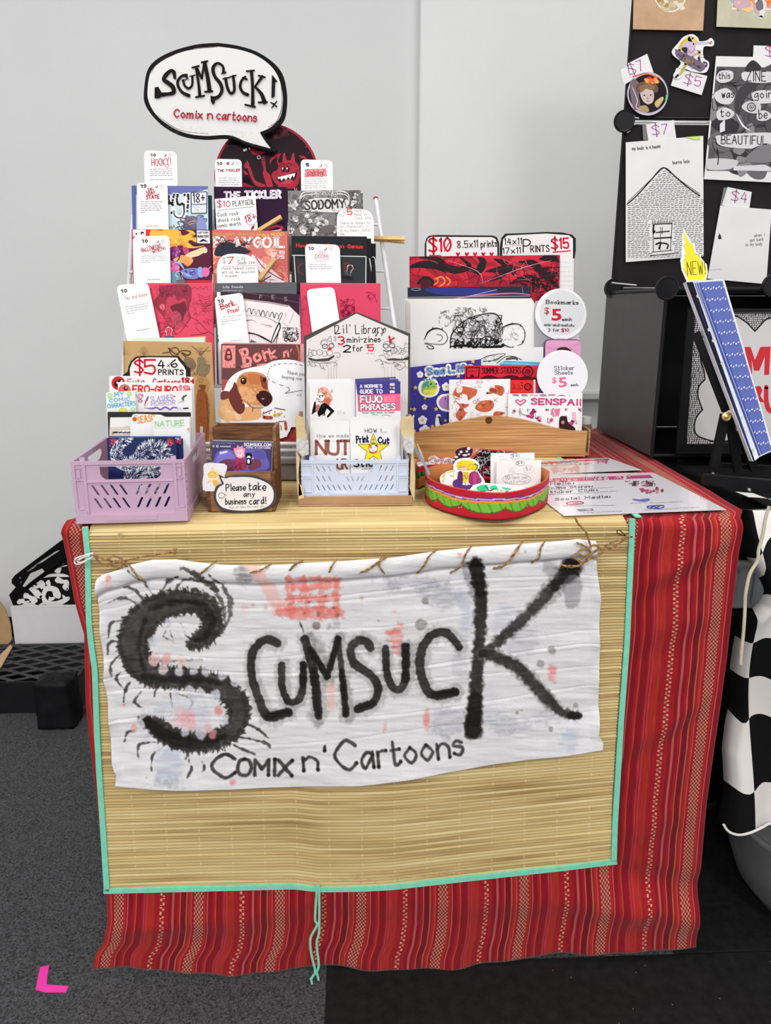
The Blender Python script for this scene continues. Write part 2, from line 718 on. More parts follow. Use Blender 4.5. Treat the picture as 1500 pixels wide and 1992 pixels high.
def card(name,label,cat,outline,plane,thick,material,ink=None,group=None,parent=None,inkmat=None,clip='outline',seed=3,part_label=None):
 """a flat piece of card, paper or board: its own outline (px) on its own plane, real thickness behind; ink(I) prints on it.
    With parent it is a part, else a thing."""
 poly = [plane.hit(x,y) for x,y in outline]
 mb = MB().prism(poly,-plane.n*thick)
 if parent is None:
  o = mb.build(name,material,None,label=label,cat=cat,group=group)
 else:
  o = mb.build(name,material,parent,label=part_label)
 if ink:
  I = Ink(plane,outline if clip == 'outline' else clip,seed)
  ink(I)
  I.build(o,inkmat)
 return o

PAPER = mat('white_paper',(232,230,230),0.6,var=0.015,scale=12)
CARDSTOCK = mat('white_cardstock',(238,237,237),0.45,var=0.01,scale=8)
CREAM = mat('cream_paper',(230,226,214),0.6,var=0.02)
GLOSS = mat('glossy_white_card',(235,234,236),0.25,spec=0.5,var=0.01)

# ------------------------------------------------------------------ the room
WALLM = mat('painted_wall',(227,228,228),0.85,var=0.008,scale=3,bump=0.15,bscale=350,spec=0.15)

def carpet_material():
 m = mat('carpet_pile',(72,72,74),0.95,var=0.34,scale=330,bump=1.0,bscale=420,spec=0.05,sheen=0.1)
 return m

CARPET = carpet_material()
MB().box((-3.0,-4.0,-0.05),(3.2,1.45,0.0)).build('floor',CARPET,kind='structure')
MB().box((-3.0,1.32,0.0),(3.2,1.45,2.7)).build('wall_back',WALLM,kind='structure')
_px = front(1.285).hit(815,300)
MB().bevbox((_px.x,1.285,0.0),(3.2,1.40,2.7),0.006).build('wall_back_bay',mat('painted_bay',(240,241,241),0.85,var=0.008,scale=3,bump=0.15,bscale=350,spec=0.15),kind='structure')
MB().box((-3.1,-4.0,0.0),(-3.0,1.45,2.7)).build('wall_left',WALLM,kind='structure')
MB().box((3.2,-4.0,0.0),(3.3,1.45,2.7)).build('wall_right',WALLM,kind='structure')
MB().box((-3.0,-4.0,2.7),(3.2,1.45,2.78)).build('ceiling',mat('ceiling_paint',(238,238,238),0.9,var=0.01),kind='structure')
MB().bevbox((-3.0,1.305,0.0),(_px.x,1.32,0.062),0.003).build('baseboard_back',mat('dark_rubber_base',(30,29,30),0.5,var=0.05),kind='structure')
# a low white ledge runs along the bay, behind the black cubes
_lz = front(1.25).hit(1155,764).z
MB().bevbox((_px.x+0.35,1.25,_lz-0.02),(2.4,1.285,_lz),0.003).build('trim_ledge',WALLM,kind='structure')

# ------------------------------------------------------------------ folding table under the cloth
XL, XR, YF, YB = -0.334, 0.480, -0.030, 0.655
t = thing('folding_table','folding table hidden under the red striped cloth, carrying the whole comics display','table',(0.06,0.3,0))
MB().bevbox((XL,YF,TZ-0.042),(XR,YB,TZ-0.004),0.008).build('table_top',mat('white_plastic_top',(215,214,210),0.5),t)
for x in (XL+0.06,XR-0.06):
 for y in (YF+0.08,YB-0.07):
  MB().tube([(x,y,0.0),(x,y,TZ-0.0425)],0.012,10).build('leg',mat('grey_steel',(120,121,124),0.4,0.7),t)

# ------------------------------------------------------------------ red striped cloth
def cloth_material():
 m = bpy.data.materials.new('red_striped_weave')
 m.use_nodes = True
 N, L = m.node_tree.nodes, m.node_tree.links
 b = N['Principled BSDF']
 b.inputs['Roughness'].default_value = 0.85
 b.inputs['Specular IOR Level'].default_value = 0.15
 b.inputs['Sheen Weight'].default_value = 0.08
 uv = N.new('ShaderNodeUVMap')
 uv.uv_map = 'UVMap'
 sp = N.new('ShaderNodeSeparateXYZ')
 L.new(uv.outputs[0],sp.inputs[0])

 def M(op,a,c=None,d=None):
  n = N.new('ShaderNodeMath')
  n.operation = op
  for i, x in enumerate((a,c,d)):
   if x is None:
    continue
   if isinstance(x,(int,float)):
    n.inputs[i].default_value = x
   else:
    L.new(x,n.inputs[i])
  return n.outputs[0]
 P = 0.12
 f = M('FRACT',M('DIVIDE',sp.outputs[0],P))
 ramp = N.new('ShaderNodeValToRGB')
 ramp.color_ramp.interpolation = 'CONSTANT'
 base, dark, deep, org = (166,28,38), (144,20,34), (128,16,30), (184,42,38)
 pink, tan, rose = (200,96,92), (186,128,84), (182,60,64)
 stops = [(0.0,(150,34,40)),(0.062,org),(0.085,base),(0.105,pink),(0.115,dark),(0.17,base),(0.195,org),(0.208,(200,84,66)),
 (0.215,dark),(0.29,base),(0.308,rose),(0.322,base),(0.335,rose),(0.352,org),(0.415,(132,76,40)),(0.422,org),
 (0.44,base),(0.62,dark),(0.66,(196,88,88)),(0.685,dark),(0.72,base),(0.757,(204,96,84)),(0.767,deep),(0.835,(176,106,72)),
 (0.85,base),(0.875,org),(0.90,pink),(0.909,base),(0.938,(150,34,40))]
 e = ramp.color_ramp.elements
 e[0].position, e[0].color = stops[0][0], srgb(stops[0][1])
 e[1].position, e[1].color = stops[1][0], srgb(stops[1][1])
 for p, c in stops[2:]:
  q = e.new(p)
  q.color = srgb(c)
 L.new(f,ramp.inputs[0])
 v = sp.outputs[1]
 # basket-weave band around f = 0
 fb = M('ABSOLUTE',M('SUBTRACT',M('FRACT',M('ADD',f,0.5)),0.5))
 inb = M('LESS_THAN',fb,0.058)
 w1 = M('SINE',M('MULTIPLY',sp.outputs[0],2*math.pi/0.0050))
 w2 = M('SINE',M('ADD',M('MULTIPLY',v,2*math.pi/0.0064),M('MULTIPLY',M('GREATER_THAN',w1,0),math.pi)))
 weave = M('MULTIPLY',M('MULTIPLY',inb,M('GREATER_THAN',w2,0.1)),M('GREATER_THAN',M('ABSOLUTE',w1),0.25))
 # zigzag of cream dots around f = 0.54
 fd = M('SUBTRACT',f,0.54)
 sw = M('GREATER_THAN',M('SINE',M('MULTIPLY',v,2*math.pi/0.0074)),0)
 off = M('MULTIPLY',M('SUBTRACT',sw,0.5),0.030)
 dd = M('LESS_THAN',M('ABSOLUTE',M('SUBTRACT',fd,off)),0.0125)
 dv = M('GREATER_THAN',M('ABSOLUTE',M('SINE',M('MULTIPLY',v,2*math.pi/0.0105))),0.42)
 dots = M('MULTIPLY',dd,dv)
 # twill flecks over the thin pale lines
 tw = M('GREATER_THAN',M('SINE',M('MULTIPLY',M('ADD',v,M('MULTIPLY',sp.outputs[0],0.8)),2*math.pi/0.0022)),-0.3)
 light = M('MAXIMUM',M('MULTIPLY',weave,0.72),M('MULTIPLY',dots,0.9))
 mx = N.new('ShaderNodeMix')
 mx.data_type = 'RGBA'
 L.new(light,mx.inputs[0])
 L.new(ramp.outputs[0],mx.inputs[6])
 mx.inputs[7].default_value = srgb((226,176,142))
 no = N.new('ShaderNodeTexNoise')
 no.inputs['Scale'].default_value = 60
 mp = N.new('ShaderNodeMapping')
 mp.inputs['Scale'].default_value = (8,0.6,1)
 L.new(uv.outputs[0],mp.inputs[0])
 L.new(mp.outputs[0],no.inputs[0])
 m2 = N.new('ShaderNodeMix')
 m2.data_type = 'RGBA'
 m2.blend_type = 'MULTIPLY'
 m2.inputs[0].default_value = 1.0
 L.new(mx.outputs[2],m2.inputs[6])
 cr = N.new('ShaderNodeMapRange')
 cr.inputs[1].default_value, cr.inputs[2].default_value = 0.3, 0.7
 cr.inputs[3].default_value, cr.inputs[4].default_value = 0.78, 1.08
 L.new(no.outputs[0],cr.inputs[0])
 L.new(M('MULTIPLY',cr.outputs[0],M('ADD',0.86,M('MULTIPLY',tw,0.14))),m2.inputs[7])
 L.new(m2.outputs[2],b.inputs['Base Color'])
 bp = N.new('ShaderNodeBump')
 bp.inputs['Strength'].default_value = 0.35
 bp.inputs['Distance'].default_value = 0.001
 L.new(M('ADD',light,M('MULTIPLY',tw,0.5)),bp.inputs['Height'])
 L.new(bp.outputs[0],b.inputs['Normal'])
 return m

LEAN = -4.5
DR = front(-0.050,LEAN)           # the cloth's hanging front
MATP = front(-0.062,LEAN)         # the straw mat in front of it
BANP = front(-0.078,LEAN)         # the banner in front of the mat

def tab(pairs):
 a = sorted(pairs)
 xs, ys = [p[0] for p in a], [p[1] for p in a]
 return lambda q: np.interp(q,xs,ys)

def make_tablecloth():
 nu = 331
 f = np.linspace(0,1,nu)
 xl = tab([(1010,124),(1020,120),(1042,116),(1067,118),(1120,129),(1177,141),(1215,153),(1239,161),(1283,163),(1365,165),(1455,174),(1500,180),(1600,190),(1700,203),(1800,208),(1840,200),(1865,182),(1895,178)])
 xr = tab([(1000,1447),(1050,1446),(1100,1437),(1200,1425),(1300,1415),(1400,1402),(1500,1388),(1600,1375),(1700,1367),(1800,1360),(1850,1356)])
 hem = tab([(178,1890),(245,1884),(329,1892),(408,1891),(478,1896),(566,1893),(628,1883),(760,1886),(870,1884),(1000,1870),(1150,1855),(1260,1850),(1358,1846)])
 rows, vs = [], []
 zt = TZ + 0.0015
 # top: from the back to the front edge
 for y in np.linspace(0.66,YF,60):
  xr_ = 0.492 + (y+0.037) / 0.684 * 0.030
  xl_ = -0.356 + 0.018 * np.clip((y+0.03)/0.05,0,1) ** 0.6
  x = xl_ + (xr_-xl_) * f
  # ripples of slack cloth to the right of the mat and the raised selvedge
  k = np.clip((x-0.36)/0.05,0,1) * np.clip((y+0.03)/0.08,0,1)
  z = zt + k * (0.0012*np.sin((x-0.36)*95+2*math.sin(y*7))**2) + 0.004 * np.clip((f-0.985)/0.015,0,1)
  rows.append(np.stack([x,np.full(nu,y),z],1))
  vs.append(-y)
 # drape
 T = np.concatenate([np.linspace(0.004,0.03,5),np.linspace(0.045,1,150)])
 for t in T:
  yp = 1022 + t * 868
  px = xl(yp) + (xr(yp)-xl(yp)) * f
  edge = 1021 + (1004-1021) * (px-118) / 1329
  py = edge + t * (hem(px)-edge)
  P = DR.hits(np.stack([px,py],1),0.0)
  A = 0.004 + 0.006 * t
  u = f * 0.88
  d = A * (0.45*np.sin(u*23+2.2*t+1.0+np.sin(u*7))+0.25*np.sin(u*47-3.1*t+2*np.sin(u*9+1))+0.12*np.sin(u*97+5*t+2))
  # slack sag just under the mat, rising to the right and to the left
  sag = t - (0.93-0.10*np.sin((f-0.05)*3.0+0.3))
  d += 0.011 * np.exp(-(sag/0.035)**2) * np.clip((t-0.8)/0.1,0,1) - 0.008 * np.exp(-((sag+0.07)/0.03)**2)
  # creases that run down from the right-hand corner
  g = f - 0.89 + 0.10 * (t-0.08)
  for c0, sl, w, am in ((0.0,0.55,0.026,0.005),(-0.16,0.30,0.035,0.0035),(-0.36,0.62,0.03,0.004),(-0.62,0.25,0.035,0.003),(-0.78,.5,.03,.003)):
   q = (t+c0-0.06) - sl * (0.97-f) * 1.6
   d += am * np.exp(-(q/w)**2) * np.clip((f-0.83)/0.06,0,1) * np.clip((1.0-f)/0.05,0,1)
   d -= am * 0.8 * np.exp(-((q-w*1.7)/w)**2) * np.clip((f-0.83)/0.06,0,1) * np.clip((1.0-f)/0.05,0,1)
  # the corner at the table's left end turns back round the edge
  kk = np.clip((0.05-f)/0.05,0,1)
  d = d * np.clip(1-kk,0.2,1) - kk ** 1.6 * 0.012 * np.clip(1.25-t*3,0.3,1)
  d *= min(1,t/0.05)
  # it hangs close behind the mat
  under = (f > 0.045) & (f < 0.82)
  d = np.where(under & (t < 0.82),np.minimum(d,0.004),d)
  P = P + np.array(DR.n)[None,:] * d[:,None]
  P[:,2] = np.maximum(P[:,2],0.0056)
  if t < 0.03:
   w = t / 0.03
   P[:,1] = P[:,1] * w + (1-w) * (YF-0.010-0.01*w)
   P[:,2] = np.minimum(P[:,2],zt-0.002-0.008*w)
  rows.append(P)
  vs.append(0.04+t*0.72)
 V = np.concatenate(rows)
 U = np.tile(f*0.88-0.0,len(rows)) + (0.12-(0.88*0.975 % 0.12))
 VV = np.repeat(np.array(vs),nu)
 o = mesh('tablecloth',V,grid_faces(nu,len(rows)),cloth_material(),None,True,uv=np.stack([U,VV],1),
 label='red striped woven tablecloth covering the table and hanging to the floor',cat='tablecloth')
 s = o.modifiers.new('thickness','SOLIDIFY')
 s.thickness = 0.0012
 s.offset = -1
 return o

make_tablecloth()

# ------------------------------------------------------------------ straw mat with mint binding
def straw_material():
 m = bpy.data.materials.new('straw_reed')
 m.use_nodes = True
 N, L = m.node_tree.nodes, m.node_tree.links
 b = N['Principled BSDF']
 b.inputs['Roughness'].default_value = 0.62
 b.inputs['Specular IOR Level'].default_value = 0.25
 uv = N.new('ShaderNodeUVMap')
 uv.uv_map = 'UVMap'
 mp = N.new('ShaderNodeMapping')
 mp.inputs['Scale'].default_value = (0.02,1.0,1)
 L.new(uv.outputs[0],mp.inputs[0])
 n1 = N.new('ShaderNodeTexNoise')
 n1.inputs['Scale'].default_value = 1.0
 n1.inputs['Detail'].default_value = 2
 n1.inputs['Roughness'].default_value = 0.7
 L.new(mp.outputs[0],n1.inputs[0])
 r = N.new('ShaderNodeValToRGB')
 e = r.color_ramp.elements
 e[0].position, e[0].color = 0.30, srgb((158,126,76))
 e[1].position, e[1].color = 0.70, srgb((222,200,148))
 q = e.new(0.5)
 q.color = srgb((204,178,122))
 L.new(n1.outputs[0],r.inputs[0])
 # stitching threads: pale dashes in columns
 sp = N.new('ShaderNodeSeparateXYZ')
 L.new(uv.outputs[0],sp.inputs[0])

 def M(op,a,c=None):
  n = N.new('ShaderNodeMath')
  n.operation = op
  for i, x in enumerate((a,c)):
   if x is None:
    continue
   if isinstance(x,(int,float)):
    n.inputs[i].default_value = x
   else:
    L.new(x,n.inputs[i])
  return n.outputs[0]
 fr = M('FRACT',M('DIVIDE',sp.outputs[0],6.5))
 st = M('MULTIPLY',M('LESS_THAN',fr,0.045),M('GREATER_THAN',M('SINE',M('MULTIPLY',sp.outputs[1],math.pi)),0.2))
 mx = N.new('ShaderNodeMix')
 mx.data_type = 'RGBA'
 L.new(M('MULTIPLY',st,0.35),mx.inputs[0])
 L.new(r.outputs[0],mx.inputs[6])
 mx.inputs[7].default_value = srgb((225,210,170))
 L.new(mx.outputs[2],b.inputs['Base Color'])
 return m

MINT = mat('mint_binding_tape',(134,220,190),0.8,var=0.03,scale=90,bump=0.3,bscale=900,spec=0.1)
m_left = tab([(1018,161),(1077,167),(1130,168),(1200,169),(1245,173),(1300,181),(1400,184),(1500,189),(1600,196),(1700,202),(1731,204)])
m_right = tab([(1000,1233),(1030,1232),(1100,1229),(1250,1222),(1400,1211),(1500,1205),(1600,1199),(1672,1197)])
m_bottom = tab([(203,1730),(335,1727),(500,1723),(570,1721),(620,1727),(700,1726),(760,1723),(900,1707),(1100,1685),(1197,1673)])

def mat_px(f,t):
 """front of the mat: f across, t down -> px"""
 yy = 1019 + t * 690
 xl_, xr_ = m_left(yy), m_right(yy)
 px = xl_ + (xr_-xl_) * f
 edge = 1019.5 + (1003.5-1019.5) * f
 bot = m_bottom(px)
 return px, edge + t * (bot-edge)

def make_mat():
 root = thing('straw_mat','golden straw beach mat with mint green binding draped over the table front','mat',(0.0,-0.03,TZ))
 nf = 90
 f = np.linspace(0.009,0.991,nf)
 n_front, n_top, sub = 120, 150, 4
 rng = np.random.RandomState(5)
 prof = np.array([-0.75,0.72,1.0,0.72])
 rows, uvs = [], []
 # warp so the reeds never run quite parallel
 wob = np.interp(np.arange(n_front+2),np.arange(0,n_front+12,6),rng.uniform(-1,1,len(range(0,n_front+12,6))))
 k = 0
 for i in range(n_top):
  y0 = 0.50 + (YF-0.008-0.50) * i / n_top
  y1 = 0.50 + (YF-0.008-0.50) * (i+1) / n_top
  h = rng.uniform(0.0006,0.0012)
  for j in range(sub):
   y = y0 + (y1-y0) * j / sub
   x = -0.334 + (0.3525+0.334) * f
   z = TZ + 0.0036 + max(prof[j],-.4) * h * .8 + 0.0002 * np.sin(x*40+i)
   rows.append(np.stack([x,np.full(nf,y),z],1))
   uvs.append(np.stack([x*150,np.full(nf,(i+j/sub)*1.0)],1))
 for i in range(n_front):
  h = rng.uniform(0.0009,0.0017)
  if rng.rand() < 0.08:
   h = 0.0026
  shade = rng.uniform(-0.2,0.2)
  ph = rng.uniform(0,6,3)
  for j in range(sub+(1 if i == n_front-1 else 0)):
   tt = (i+min(j,sub)/sub) / n_front
   dt = 0.0016 * (np.sin(f*7+ph[0])*0.6+0.6*np.sin(f*17+ph[1])) * math.sin(min(1,tt*8)*1.57) * (0.3 if tt < .9 else 0.1)
   px, py = mat_px(f,np.clip(tt+dt,0,1))
   hh = h * (0.45+0.55*(1-tt)**.7+0.5*np.abs(2*f-1)**3)
   P = MATP.hits(np.stack([px,py],1),0.0008+prof[j % sub]*hh+0.0009*np.sin(f*11+tt*9))
   if tt < 0.03:
    w = tt / 0.03
    P[:,1] = P[:,1] * w + (1-w) * (YF-0.012-0.012*w)
    P[:,2] = np.minimum(P[:,2],TZ+0.0035-0.010*w)
   rows.append(P)
   uvs.append(np.stack([f*103,np.full(nf,200+i*2.7+0.1*j/sub+shade)],1))
 V = np.concatenate(rows)
 mesh('reeds',V,grid_faces(nf,len(rows)),straw_material(),root,True,uv=np.concatenate(uvs),kind='stuff')
 # binding tapes
 def tape(pts_px,width,nm='binding_tape'):
  a = [np.array(p) for p in pts_px]
  n = len(a)
  vs, fs = [], []
  for i, p in enumerate(a):
   d = a[min(i+1,n-1)] - a[max(i-1,0)]
   d = d / np.linalg.norm(d)
   q = np.array([-d[1],d[0]])
   for s_, off in ((0,0.0012),(0,0.0046),(1,0.0046),(1,0.0012)):
    vs.append(tuple(MATP.hits([p+q*width*s_],off)[0]))
  for i in range(n-1):
   for j in range(4):
    fs.append((i*4+j,i*4+(j+1) % 4,(i+1)*4+(j+1) % 4,(i+1)*4+j))
  fs += [(0,1,2,3),tuple((n-1)*4+j for j in (3,2,1,0))]
  return vs, fs
 ys = np.linspace(1024,1730,40)
 for side_ in (0,1):
  pts = []
  for y in (ys if side_ == 0 else np.linspace(1008,1672,40)):
   pts.append((float(m_left(y)),y) if side_ == 0 else (float(m_right(y))+1.0,y))
  w = -11 if side_ == 0 else 10.5
  vs, fs = tape(pts,w)
  # the same tape runs on over the table top
  x0, x1 = (-0.3365,-0.3290) if side_ == 0 else (0.3465,0.3545)
  nb = len(vs)
  mb = MB()
  mb.v, mb.f = vs, fs
  mb.box((x0,YF-0.022,TZ+0.0032),(x1,0.50 if side_ == 0 else 0.335,TZ+0.0048))
  mb.build('binding_tape',MINT,root)
 xs = np.linspace(203,1198,60)
 vs, fs = tape([(x,float(m_bottom(x))-4.5) for x in xs],8.5)
 mesh('binding_tape',vs,fs,MINT,root)
 # loose tie hanging from the bottom binding
 P2 = MATP.shift(0.006)
 for pts in ([(617,1722),(613,1786),(617,1799),(604,1826),(606,1857),(613,1890),(606,1905),(611,1931),(620,1969)],
 [(621,1722),(621,1808),(616,1835),(620,1879),(611,1896),(604,1905)],
 [(612,1884),(617,1895),(620,1907)]):
  q = catmull(pts,n=6)
  MB().tube([P2.hit(*p) for p in q],0.0019,6,flat=0.5).build('tie_string',MINT,root)
 # frayed warp threads over the bottom binding
 mb = MB()
 r = random.Random(4)
 for i in range(34):
  x = r.uniform(545,900)
  y = float(m_bottom(x)) - r.uniform(8,14)
  q = [(x,y),(x+r.uniform(-12,12),y-r.uniform(-4,12)),(x+r.uniform(-22,22),y+r.uniform(-6,6))]
  mb.tube([MATP.hit(a,b,0.0045) for a,b in catmull(q,n=4)],0.00025,4)
 mb.build('frayed_thread',mat('pale_thread',(216,186,140),0.8),root,kind='stuff')

make_mat()

# ------------------------------------------------------------------ painted banner
def value_noise(h,w,cell,seed,aspect=1.0,octaves=3):
 rng = np.random.RandomState(seed)
 out, amp, tot = np.zeros((h,w)), 1.0, 0.0
 for o in range(octaves):
  cy, cx = max(cell/aspect,1.0), max(cell*aspect,1.0)
  gh, gw = int(h/cy) + 3, int(w/cx) + 3
  g = rng.rand(gh,gw)
  yy, xx = np.arange(h) / cy, np.arange(w) / cx
  y0, x0 = yy.astype(int), xx.astype(int)
  fy, fx = yy - y0, xx - x0
  fy, fx = fy * fy * (3-2*fy), fx * fx * (3-2*fx)
  fy, fx = fy[:,None], fx[None,:]
  a = g[y0][:,x0] * (1-fx) + g[y0][:,x0+1] * fx
  b = g[y0+1][:,x0] * (1-fx) + g[y0+1][:,x0+1] * fx
  out += amp * (a*(1-fy)+b*fy)
  tot += amp
  amp *= 0.5
  cell /= 2.0
 return out / tot

class Canvas:
 """brush painting on cloth: a grid of pigment over the frame area x0..x1, y0..y1"""
 def __init__(s,x0,y0,x1,y1,base):
  s.x0, s.y0, s.w, s.h = x0, y0, x1 - x0, y1 - y0
  s.a = np.tile(np.array(base,float),(s.h,s.w,1))
  s.n1 = value_noise(s.h,s.w,7,1)
  s.n2 = value_noise(s.h,s.w,26,2)
  s.n3 = value_noise(s.h,s.w,10,3,aspect=2.6)

 def brush(s,pts,r,c,alpha=0.9,soft=1.5,rough=2.0,dry=0.0,smooth=True):
  P = np.array(catmull(pts,n=8) if smooth and len(pts) > 2 else pts,float) - [s.x0,s.y0]
  if len(P) == 1:
   P = np.concatenate([P,P+0.01])
  R = np.full(len(P),r,float) if np.isscalar(r) else np.interp(np.linspace(0,1,len(P)),np.linspace(0,1,len(r)),r)
  m = R.max() + soft + rough + 2
  xa, xb = int(max(P[:,0].min()-m,0)), int(min(P[:,0].max()+m,s.w))
  ya, yb = int(max(P[:,1].min()-m,0)), int(min(P[:,1].max()+m,s.h))
  if xb <= xa or yb <= ya:
   return s
  Y, X = np.mgrid[ya:yb,xa:xb].astype(float)
  sd = np.full(X.shape,1e9)
  for i in range(len(P)-1):
   a, d = P[i], P[i+1] - P[i]
   L2 = max(d @ d,1e-9)
   t = np.clip(((X-a[0])*d[0]+(Y-a[1])*d[1])/L2,0,1)
   q = np.hypot(X-a[0]-d[0]*t,Y-a[1]-d[1]*t) - (R[i]+(R[i+1]-R[i])*t)
   sd = np.minimum(sd,q)
  sl = (slice(ya,yb),slice(xa,xb))
  sd = sd + rough * (s.n1[sl]-0.5) * 3.2
  k = np.clip(0.5-sd/(2*soft),0,1) * alpha
  k = k * (1-0.45*dry*np.clip((s.n1[sl]-0.5)*6,0,1))
  # pigment pools unevenly in the weave
  k = k * (0.86+0.28*(s.n2[sl]-0.3))
  k = np.clip(k,0,1)[...,None]
  s.a[sl] = s.a[sl] * (1-k) + np.array(c,float) * k
  return s

 def blot(s,x,y,r,c,alpha=0.5,soft=None,ry=None,rough=4.0,dry=0.3):
  ry = ry or r
  soft = soft or r * 0.5
  m = max(r,ry) + soft + rough * 2
  X0, Y0 = x - s.x0, y - s.y0
  xa, xb = int(max(X0-m,0)), int(min(X0+m,s.w))
  ya, yb = int(max(Y0-m,0)), int(min(Y0+m,s.h))
  if xb <= xa or yb <= ya:
   return s
  Y, X = np.mgrid[ya:yb,xa:xb].astype(float)
  sl = (slice(ya,yb),slice(xa,xb))
  sd = (np.hypot((X-X0)/r,(Y-Y0)/ry)-1) * min(r,ry) + rough * (s.n1[sl]-0.5) * 3.5 + rough * (s.n2[sl]-0.5) * 3
  k = np.clip(0.5-sd/(2*soft),0,1) * alpha * (1-dry*np.clip((s.n3[sl]-0.45)*5,0,1))
  k = k[...,None]
  s.a[sl] = s.a[sl] * (1-k) + np.array(c,float) * k
  return s

 def sample(s,px,py):
  """sRGB colours at px coordinates (bilinear)"""
  x = np.clip(px-s.x0,0,s.w-1.001)
  y = np.clip(py-s.y0,0,s.h-1.001)
  x0, y0 = x.astype(int), y.astype(int)
  fx, fy = (x-x0)[:,None], (y-y0)[:,None]
  A = s.a
  return (A[y0,x0]*(1-fx)+A[y0,x0+1]*fx) * (1-fy) + (A[y0+1,x0]*(1-fx)+A[y0+1,x0+1]*fx) * fy

def lin(a):
 a = np.clip(a/255.0,0,1)
 return np.where(a <= 0.04045,a/12.92,((a+0.055)/1.055)**2.4)

def paint_banner():
 cv = Canvas(165,1025,1185,1545,(228,225,226))
 cv.a += (cv.n2[...,None]-0.5) * 10
 rnd = random.Random(11)
 BK, GR, LG = (28,26,25), (118,114,114), (168,168,176)
 BL, PK, RD = (190,194,210), (240,188,180), (232,120,108)

 def zz(x,y,k=2.885,ox=180,oy=1040):      # from the enlarged detail back to the frame
  return (ox+x/k,oy+y/k)

 def z7(x,y):
  return zz(x,y,2.679,680,1000)
 # pale washes first
 for x, y, r, ry, c, al in ((860,1160,40,26,LG,.55),(800,1130,60,10,LG,.7),(905,1180,16,60,BL,.6),(985,1200,26,34,BL,.45),
 (1010,1245,40,26,LG,.4),(880,1400,36,26,LG,.55),(985,1405,40,16,LG,.45),(1108,1428,18,26,BL,.6),
 (950,1380,30,40,BL,.3),(895,1300,14,50,LG,.35),(330,1475,26,38,BL,.8),(330,1515,30,10,LG,.5),
 (345,1395,60,36,BL,.6),(480,1110,26,14,GR,.5),(470,1115,14,24,GR,.35),(1030,1395,50,8,LG,.4),(870,1420,22,10,LG,.4)):
  cv.blot(x,y,r,c,al,soft=6,ry=ry,rough=6,dry=0.6)
 # coral marks
 cv.brush([zz(900,165),zz(960,240),zz(1010,330),zz(1060,400)],[8,11,12,14],PK,.85,2.5,3,.35)
 cv.brush([zz(870,170),zz(960,190)],[4,7],PK,.7,3,3,.4)
 for y0, y1 in ((235,235),(290,275),(350,345),(410,415)):
  cv.brush([zz(1100,y0),zz(1380,y1)],6.5,RD,.75,2,3.5,.5)
 for x0 in (1110,1190,1280,1360):
  cv.brush([zz(x0,225),zz(x0+10,440)],6,RD,.6,2,3.5,.5)
 cv.brush([zz(1050,420),zz(1200,440),zz(1390,430)],10,RD,.65,2.5,4,.4)
 for x, y, r in ((855,403,7),(975,403,6),(905,390,4),(105,265,9),(105,225,6),(315,1340,4),(790,1370,5),(180,945,4),(310,640,3)):
  cv.blot(*zz(x,y),r*.8,PK if r > 6 else RD,.6,soft=2,rough=2)
 for x, y, rx, ry in ((240,640,13,26),(215,605,12,6),(270,570,10,7),(245,700,10,12),(1055,820,8,22),(400,1060,6,18),(185,1095,4,8),(65,430,4,4),(230,500,4,3),(860,175,6,5),(567,190,3,3)):
  cv.blot(*z7(x,y),rx,RD,.62,soft=3,ry=ry*.8,rough=3,dry=.5)
 cv.blot(*zz(1340,880),8,PK,.8,soft=4,ry=26,rough=4)

 # feathery ticks of the big S, then its body
 body = [zz(*p) for p in ((545,600),(600,590),(660,540),(680,470),(640,400),(560,368),(450,375),(340,425),(255,510),(235,620),(262,710),(340,775),(460,800),(600,800),(730,850),(810,930),(815,1030),(760,1110),(680,1150),(560,1150),(440,1120),(350,1060),(275,1030))]
 rad = [6,12,16,17,18,19,23,27,29,28,24,21,19,18,20,20,18,16,15,15,17,14,5]
 B = np.array(catmull(body,n=6))
 Rr = np.interp(np.linspace(0,1,len(B)),np.linspace(0,1,len(rad)),rad)
 for i in range(2,len(B)-1):
  d = B[min(i+1,len(B)-1)] - B[i-1]
  d /= np.linalg.norm(d) + 1e-9
  nrm = np.array([-d[1],d[0]])
  for sgn in (-1,1):
   for _ in range(2):
    a = B[i] + nrm * sgn * (Rr[i]-4) + d * rnd.uniform(-4,4)
    Lk = rnd.uniform(4,13)
    e = a + nrm * sgn * Lk + d * rnd.uniform(-8,8)
    cv.brush([a,(a+e)/2+d*rnd.uniform(-2,2),e],[3.4,2.2,0.7],(52,48,46),.85,1.0,1.2,.2)
 cv.brush(body,[r+2 for r in rad],(62,58,56),.88,1.0,3.4,.15)
 cv.brush(body,[r-4 for r in rad],(44,41,40),.6,4,3,.3)
 cv.brush([zz(300,470),zz(265,600),zz(290,740)],[4,5,4],BK,.7,3,2,.1)
 cv.brush([zz(330,410),zz(480,365),zz(620,390),zz(675,470),zz(640,560),zz(580,590)],[4,6,7,8,6,4],BK,.85,3,2,.2)
 cv.brush([zz(290,785),zz(450,805),zz(620,800),zz(720,830)],[6,8,7,4],BK,.8,3,2,.1)
 cv.brush([zz(300,1020),zz(380,1090),zz(500,1150),zz(640,1150),zz(740,1120)],[7,12,13,10,5],BK,.92,3,2.5,.1)
 cv.brush([zz(190,690),zz(430,700),zz(620,690)],[1.5,2,1],BK,.5,2,2,.3)
